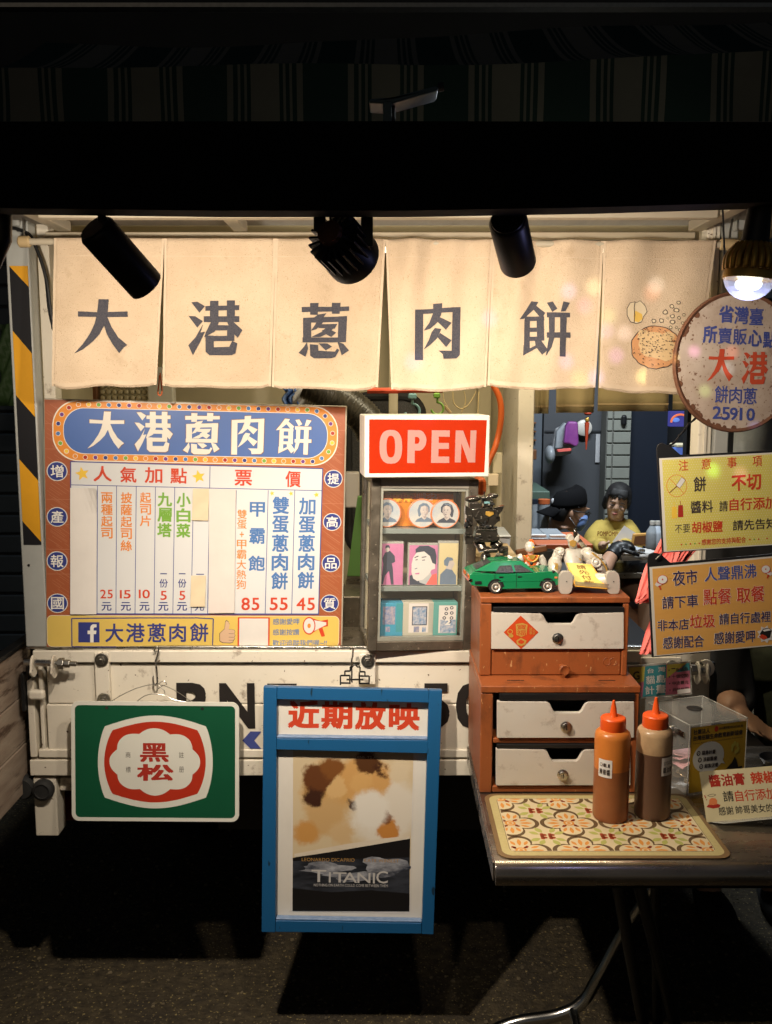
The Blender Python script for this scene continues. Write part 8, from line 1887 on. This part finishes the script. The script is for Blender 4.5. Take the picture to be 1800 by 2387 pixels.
for sx_ in (-1, 1):
    q = MB(); q.tube([hp((sx_ * .030 + dx) * HS, (-.0875 - .0035 * (1 - abs(dx) / .016)) * HS, (-.002 - dz) * HS) for dx, dz in ((-.016, .000), (-.008, .003), (0, .004), (.008, .003), (.016, .0))], [.0012, .0026, .003, .0026, .0012], 6); q.build('eyelid', 'hair', gl_, smooth='all')
    q = MB(); q.tube([hp((sx_ * .030 + dx) * HS, -.091 * HS, (.020 - abs(dx) * .25) * HS) for dx in (-.018, 0, .018)], [.0012, .0022, .0012], 6); q.build('eyebrow', 'hair', gl_, smooth='all')
mat('lip', (.34, .11, .085), .45)
q = MB(); q.ell(hp(0, -.0915 * HS, -.0565 * HS), .014, .005, .0042, 12, 8); q.ell(hp(0, -.090 * HS, -.0635 * HS), .012, .005, .0038, 12, 8); q.build('lips', 'lip', gl_, smooth='all')
SBo = Board(*[at(p, GY - .115) for p in (zp(805, 1192), zp(1010, 1192), zp(1010, 1235), zp(805, 1235))]); SBo.lay = 0
SBo.row('lettering', 'ink_brown', 'POMPOMPU', zp(810, 1214), zp(985, 1216), 38 / 3.336, .03); SBo.done(gl_)
# ---- man with cap, profile to the right, cap turned backwards
MY = 4.62
ml = thing('person', 'man in a backwards black cap, glasses and blue face mask, seen in profile', 'person', (at(zp(560, 1300), MY).x, MY, 0))
mc = at(zp(590, 1035), MY); MR = Matrix.Rotation(radians(6), 3, 'X') @ Matrix.Rotation(radians(-97 + 175), 3, 'Z')
MR = Matrix.Rotation(radians(80 + 20), 3, 'Z') @ Matrix.Rotation(radians(10), 3, 'X')
MS = .90
def mp_(x, y, z, s=1.0): return mc + MR @ Vector((x, y, z)) * s
nkb = at(zp(490, 1235), MY + .02)
hipm = Vector((nkb.x - .05, nkb.y + .02, .46)); chest = Vector((nkb.x - .03, nkb.y + .01, nkb.z - .13))
gv = at(zr(1425, 690), 4.40)      # glove
elb = at(zr(1290, 880), 4.30); shm = at(zp(600, 1330), 4.50); shb = at(zp(330, 1290), MY + .1)
body_mesh('body', [lambda q: head(q, mp_, MS), lambda q: q.tube([nkb - Vector((0, 0, .06)), nkb + Vector((.02, 0, .05)), mp_(0, .02, -.05)], [.066, .062, .060], 16),
    lambda q: rings(q, [(hipm, (.15, 0, 0), (0, .13, 0)), (hipm + Vector((0, 0, .2)), (.15, 0, 0), (0, .12, 0)), (chest, (.17, 0, 0), (0, .12, 0)), (chest + Vector((0, 0, .09)), (.14, 0, 0), (0, .09, 0))]),
    lambda q: limb(q, [shm, (shm + elb) / 2, elb, (elb + gv) / 2, gv], [.05, .046, .04, .036, .028]), lambda q: limb(q, [shb, shb + Vector((-.02, -.05, -.22)), shb + Vector((.1, -.25, -.30)), shb + Vector((.25, -.35, -.28))], [.05, .045, .038, .03]),
    lambda q: [limb(q, [hipm + Vector((0, sx_ * .09, -.02)), hipm + Vector((.22, sx_ * .1, 0)), hipm + Vector((.42, sx_ * .1, -.02)), hipm + Vector((.44, sx_ * .1, -.22)), Vector((hipm.x + .44, hipm.y + sx_ * .1, .05))], [.085, .078, .06, .05, .036]) for sx_ in (-1, 1)],
    lambda q: [q.ell((hipm.x + .49, hipm.y + sx_ * .1, .035), .12, .045, .034) for sx_ in (-1, 1)]], 'skin', ml, .008)
body_mesh('shirt', [lambda q: rings(q, [(hipm, (.165, 0, 0), (0, .145, 0)), (hipm + Vector((0, 0, .2)), (.165, 0, 0), (0, .135, 0)), (chest, (.19, 0, 0), (0, .14, 0)), (chest + Vector((-.005, 0, .10)), (.155, 0, 0), (0, .105, 0)), (nkb + Vector((-.005, 0, .005)), (.08, 0, 0), (0, .07, 0))]), lambda q: limb(q, [shm + Vector((-.05, .05, .02)), shm, (shm + elb) / 2], [.08, .07, .062]), lambda q: limb(q, [shb, shb + Vector((-.02, -.03, -.12))], [.075, .065])], 'shirt_black', ml, .01)
q = MB(); rs_ = []
for z, w, f, b_ in ((.018, .079, -.088, .106), (.045, .081, -.090, .108), (.075, .078, -.082, .103), (.108, .066, -.066, .088), (.121, .046, -.042, .060), (.127, .020, -.014, .024)):
    c = (f + b_) / 2; rs_.append([mp_(w * cos(t) * MS, (c + (b_ - f) / 2 * sin(t)) * MS, (z + .022 * sin(t) * -1) * MS) for t in [2 * pi * i / 28 for i in range(28)]])
q.loft(rs_); cpm = q.build('cap', 'cap_black', ml, smooth='all')
q = MB(); q.grid(12, 6, lambda u, v: mp_((.075 * cos(pi * u)) * MS * (1 - .12 * v), (.075 + .02 * sin(pi * u) + .085 * v * (0.35 + .65 * sin(pi * u))) * MS, (-.004 - .045 * v + .012 * sin(pi * u)) * MS)); q.build('cap_brim', 'cap_black', cpm, smooth='all', fix=False, solid=.006)
q = MB(); q.ell(mp_(0, .103 * MS, .035 * MS), .01, .012, .018, 8, 6); q.build('cap_badge', 'bag_white', cpm, smooth='all')
q = MB(); rs_ = []
for z, w, f, b_ in ((-.062, .050, .02, .082), (-.03, .066, .012, .094), (0, .071, -.012, .099), (.025, .073, -.03, .10)):
    c = (f + b_) / 2; rs_.append([mp_(w * cos(t) * MS, (c + (b_ - f) / 2 * sin(t)) * MS, z * MS) for t in [2 * pi * i / 22 for i in range(22)]])
q.loft(rs_); q.build('hair', 'hair', ml, smooth='all')
q = MB()
for sx_ in (-1, 1):
    q.tube([mp_(sx_ * .074 * MS, .02 * MS, .006 * MS), mp_(sx_ * .073 * MS, -.07 * MS, .008 * MS), mp_(sx_ * .062 * MS, -.102 * MS, .008 * MS)], .0026, 6)
    q.tube([mp_((sx_ * .036 + .026 * cos(t)) * MS, (-.104 + .012 * abs(cos(t)) * (1 if sx_ * cos(t) > 0 else -.1)) * MS, (-.006 + .019 * sin(t)) * MS) for t in [2 * pi * i / 16 for i in range(16)]], .0026, 6, closed=True)
q.build('glasses', 'black_plastic', ml, smooth='all')
q = MB(); rs_ = []
for z, w, f, b_ in ((-.102, .030, -.088, -.03), (-.085, .050, -.099, -.02), (-.06, .060, -.110, -.02), (-.030, .060, -.114, -.025), (-.010, .040, -.106, -.035)):
    c = (f + b_) / 2; rs_.append([mp_(w * cos(t) * MS, (c + (b_ - f) / 2 * sin(t)) * MS, z * MS) for t in [2 * pi * i / 22 for i in range(22)]])
q.loft(rs_); mk = q.build('face_mask', 'mask_blue', ml, smooth='all')
q = MB()
for sx_ in (-1, 1): q.tube([mp_(sx_ * .058 * MS, -.055 * MS, -.035 * MS), mp_(sx_ * .074 * MS, .012 * MS, .012 * MS)], .0016, 5); q.tube([mp_(sx_ * .052 * MS, -.045 * MS, -.085 * MS), mp_(sx_ * .078 * MS, .022 * MS, -.03 * MS)], .0016, 5)
q.build('mask_loop', 'bag_white', mk, smooth='all')
# black glove over the hand
gd = (gv - elb).normalized()
body_mesh('glove', [lambda q: limb(q, [gv - gd * .05, gv, gv + gd * .02], [.038, .036, .036]), lambda q: q.ell(gv + Vector((.035, 0, .018)), .052, .034, .03),
    lambda q: [q.tube([gv + Vector((.055, -.03 + .02 * i, .022 - .003 * i)), gv + Vector((.078, -.028 + .02 * i, .014 - .006 * i)), gv + Vector((.084 - .004 * abs(i - 1), -.026 + .02 * i, -.016))], [.0125, .0115, .009], 9) for i in range(4)], lambda q: q.tube([gv + Vector((.02, -.04, .01)), gv + Vector((.065, -.058, -.004)), gv + Vector((.10, -.05, -.018))], [.013, .012, .009], 9)], 'black_plastic', ml, .006)
MB().box(hipm.x - .2, hipm.x + .16, hipm.y - .18, hipm.y + .18, .33, .37).build('stool_seat', 'black_plastic', None, bevel=.01)
st_ = bpy.data.objects['stool_seat']; st_.name = 'low_stool'; tag(st_, 'low dark stool under the man with the black cap', 'stool')
st_2 = MB(); st_2.box(waist.x - .17, waist.x + .17, waist.y - .12, waist.y + .2, waist.z - .25, waist.z - .19); o = st_2.build('low_bench', 'wood_brown', None, bevel=.01); tag(o, 'low wooden bench under the girl in yellow', 'bench')
# ---- person at the right, only shirt, forearm and camouflage trousers seen
PXx, PYy = at(zd(1250, 600), 2.72).x, 2.72
pr_ = thing('person', 'person in a black shirt and camouflage trousers standing behind the table at the right edge', 'person', (PXx, PYy, 0))
hz2 = at(zd(1250, 640), PYy).z
body_mesh('body', [lambda q: rings(q, [((PXx, PYy, .86), (.17, 0, 0), (0, .12, 0)), ((PXx, PYy, 1.0), (.165, 0, 0), (0, .115, 0)), ((PXx, PYy, 1.25), (.19, 0, 0), (0, .125, 0)), ((PXx, PYy, 1.40), (.17, 0, 0), (0, .10, 0)), ((PXx, PYy, 1.47), (.06, 0, 0), (0, .06, 0))]), lambda q: q.cyl((PXx, PYy, 1.45), (PXx, PYy - .01, 1.56), .055, n=14),
    lambda q: head(q, lambda x, y, z, s=1: Vector((PXx + x, PYy + y - .01, 1.66 + z)), 1.1),
    lambda q: limb(q, [Vector((PXx - .16, PYy, 1.40)), Vector((PXx - .17, PYy - .02, 1.22)), at(zd(985, 470), 2.62), at(zd(1010, 700), 2.55), at(zd(1080, 760), 2.52)], [.055, .05, .045, .042, .032]), lambda q: limb(q, [Vector((PXx + .20, PYy, 1.40)), Vector((PXx + .25, PYy, 1.2)), Vector((PXx + .22, PYy - .05, .95))], [.055, .045, .034]),
    lambda q: hand(q, at(zd(1080, 760), 2.52), (.5, -.3, -.4), (.3, .9, .2), 1.0), lambda q: hand(q, Vector((PXx + .22, PYy - .05, .95)), (-.1, -.3, -.9), (1, 0, 0), 1.0),
    lambda q: [limb(q, [Vector((PXx + sx_ * .09, PYy, .9)), Vector((PXx + sx_ * .10, PYy, .5)), Vector((PXx + sx_ * .10, PYy + .01, .06))], [.085, .06, .036]) for sx_ in (-1, 1)], lambda q: [q.ell((PXx + sx_ * .10, PYy - .05, .035), .045, .13, .034) for sx_ in (-1, 1)]], 'skin', pr_, .009)
for sx_ in (-1, 1): MB().ell((PXx + sx_ * .10, PYy - .05, .038), .052, .14, .041).build('shoe', 'rubber', pr_, smooth='all')
body_mesh('shirt', [lambda q: rings(q, [((PXx, PYy, .90), (.19, 0, 0), (0, .14, 0)), ((PXx, PYy, 1.05), (.18, 0, 0), (0, .13, 0)), ((PXx, PYy, 1.25), (.205, 0, 0), (0, .14, 0)), ((PXx, PYy, 1.40), (.185, 0, 0), (0, .115, 0)), ((PXx, PYy, 1.46), (.075, 0, 0), (0, .07, 0))]), lambda q: limb(q, [Vector((PXx - .15, PYy, 1.39)), Vector((PXx - .165, PYy - .02, 1.22)), at(zd(985, 470), 2.62), at(zd(1000, 560), 2.59)], [.085, .08, .07, .066]), lambda q: limb(q, [Vector((PXx + .18, PYy, 1.39)), Vector((PXx + .25, PYy, 1.2))], [.085, .075])], 'shirt_black', pr_, .012)
body_mesh('trousers', [lambda q: rings(q, [((PXx, PYy, .94), (.172, 0, 0), (0, .125, 0)), ((PXx, PYy, .84), (.185, 0, 0), (0, .135, 0)), ((PXx, PYy, .76), (.17, 0, 0), (0, .12, 0))]), lambda q: [limb(q, [Vector((PXx + sx_ * .09, PYy, .84)), Vector((PXx + sx_ * .10, PYy, .5)), Vector((PXx + sx_ * .10, PYy + .01, .12))], [.10, .08, .07]) for sx_ in (-1, 1)]], 'camo', pr_, .012)
hq = MB(); hq.ell((PXx, PYy + .012, 1.70), .083, .105, .10, 20, 12); hq.build('hair', 'hair', pr_, smooth='all')
bpy.data.objects.remove(_fo)
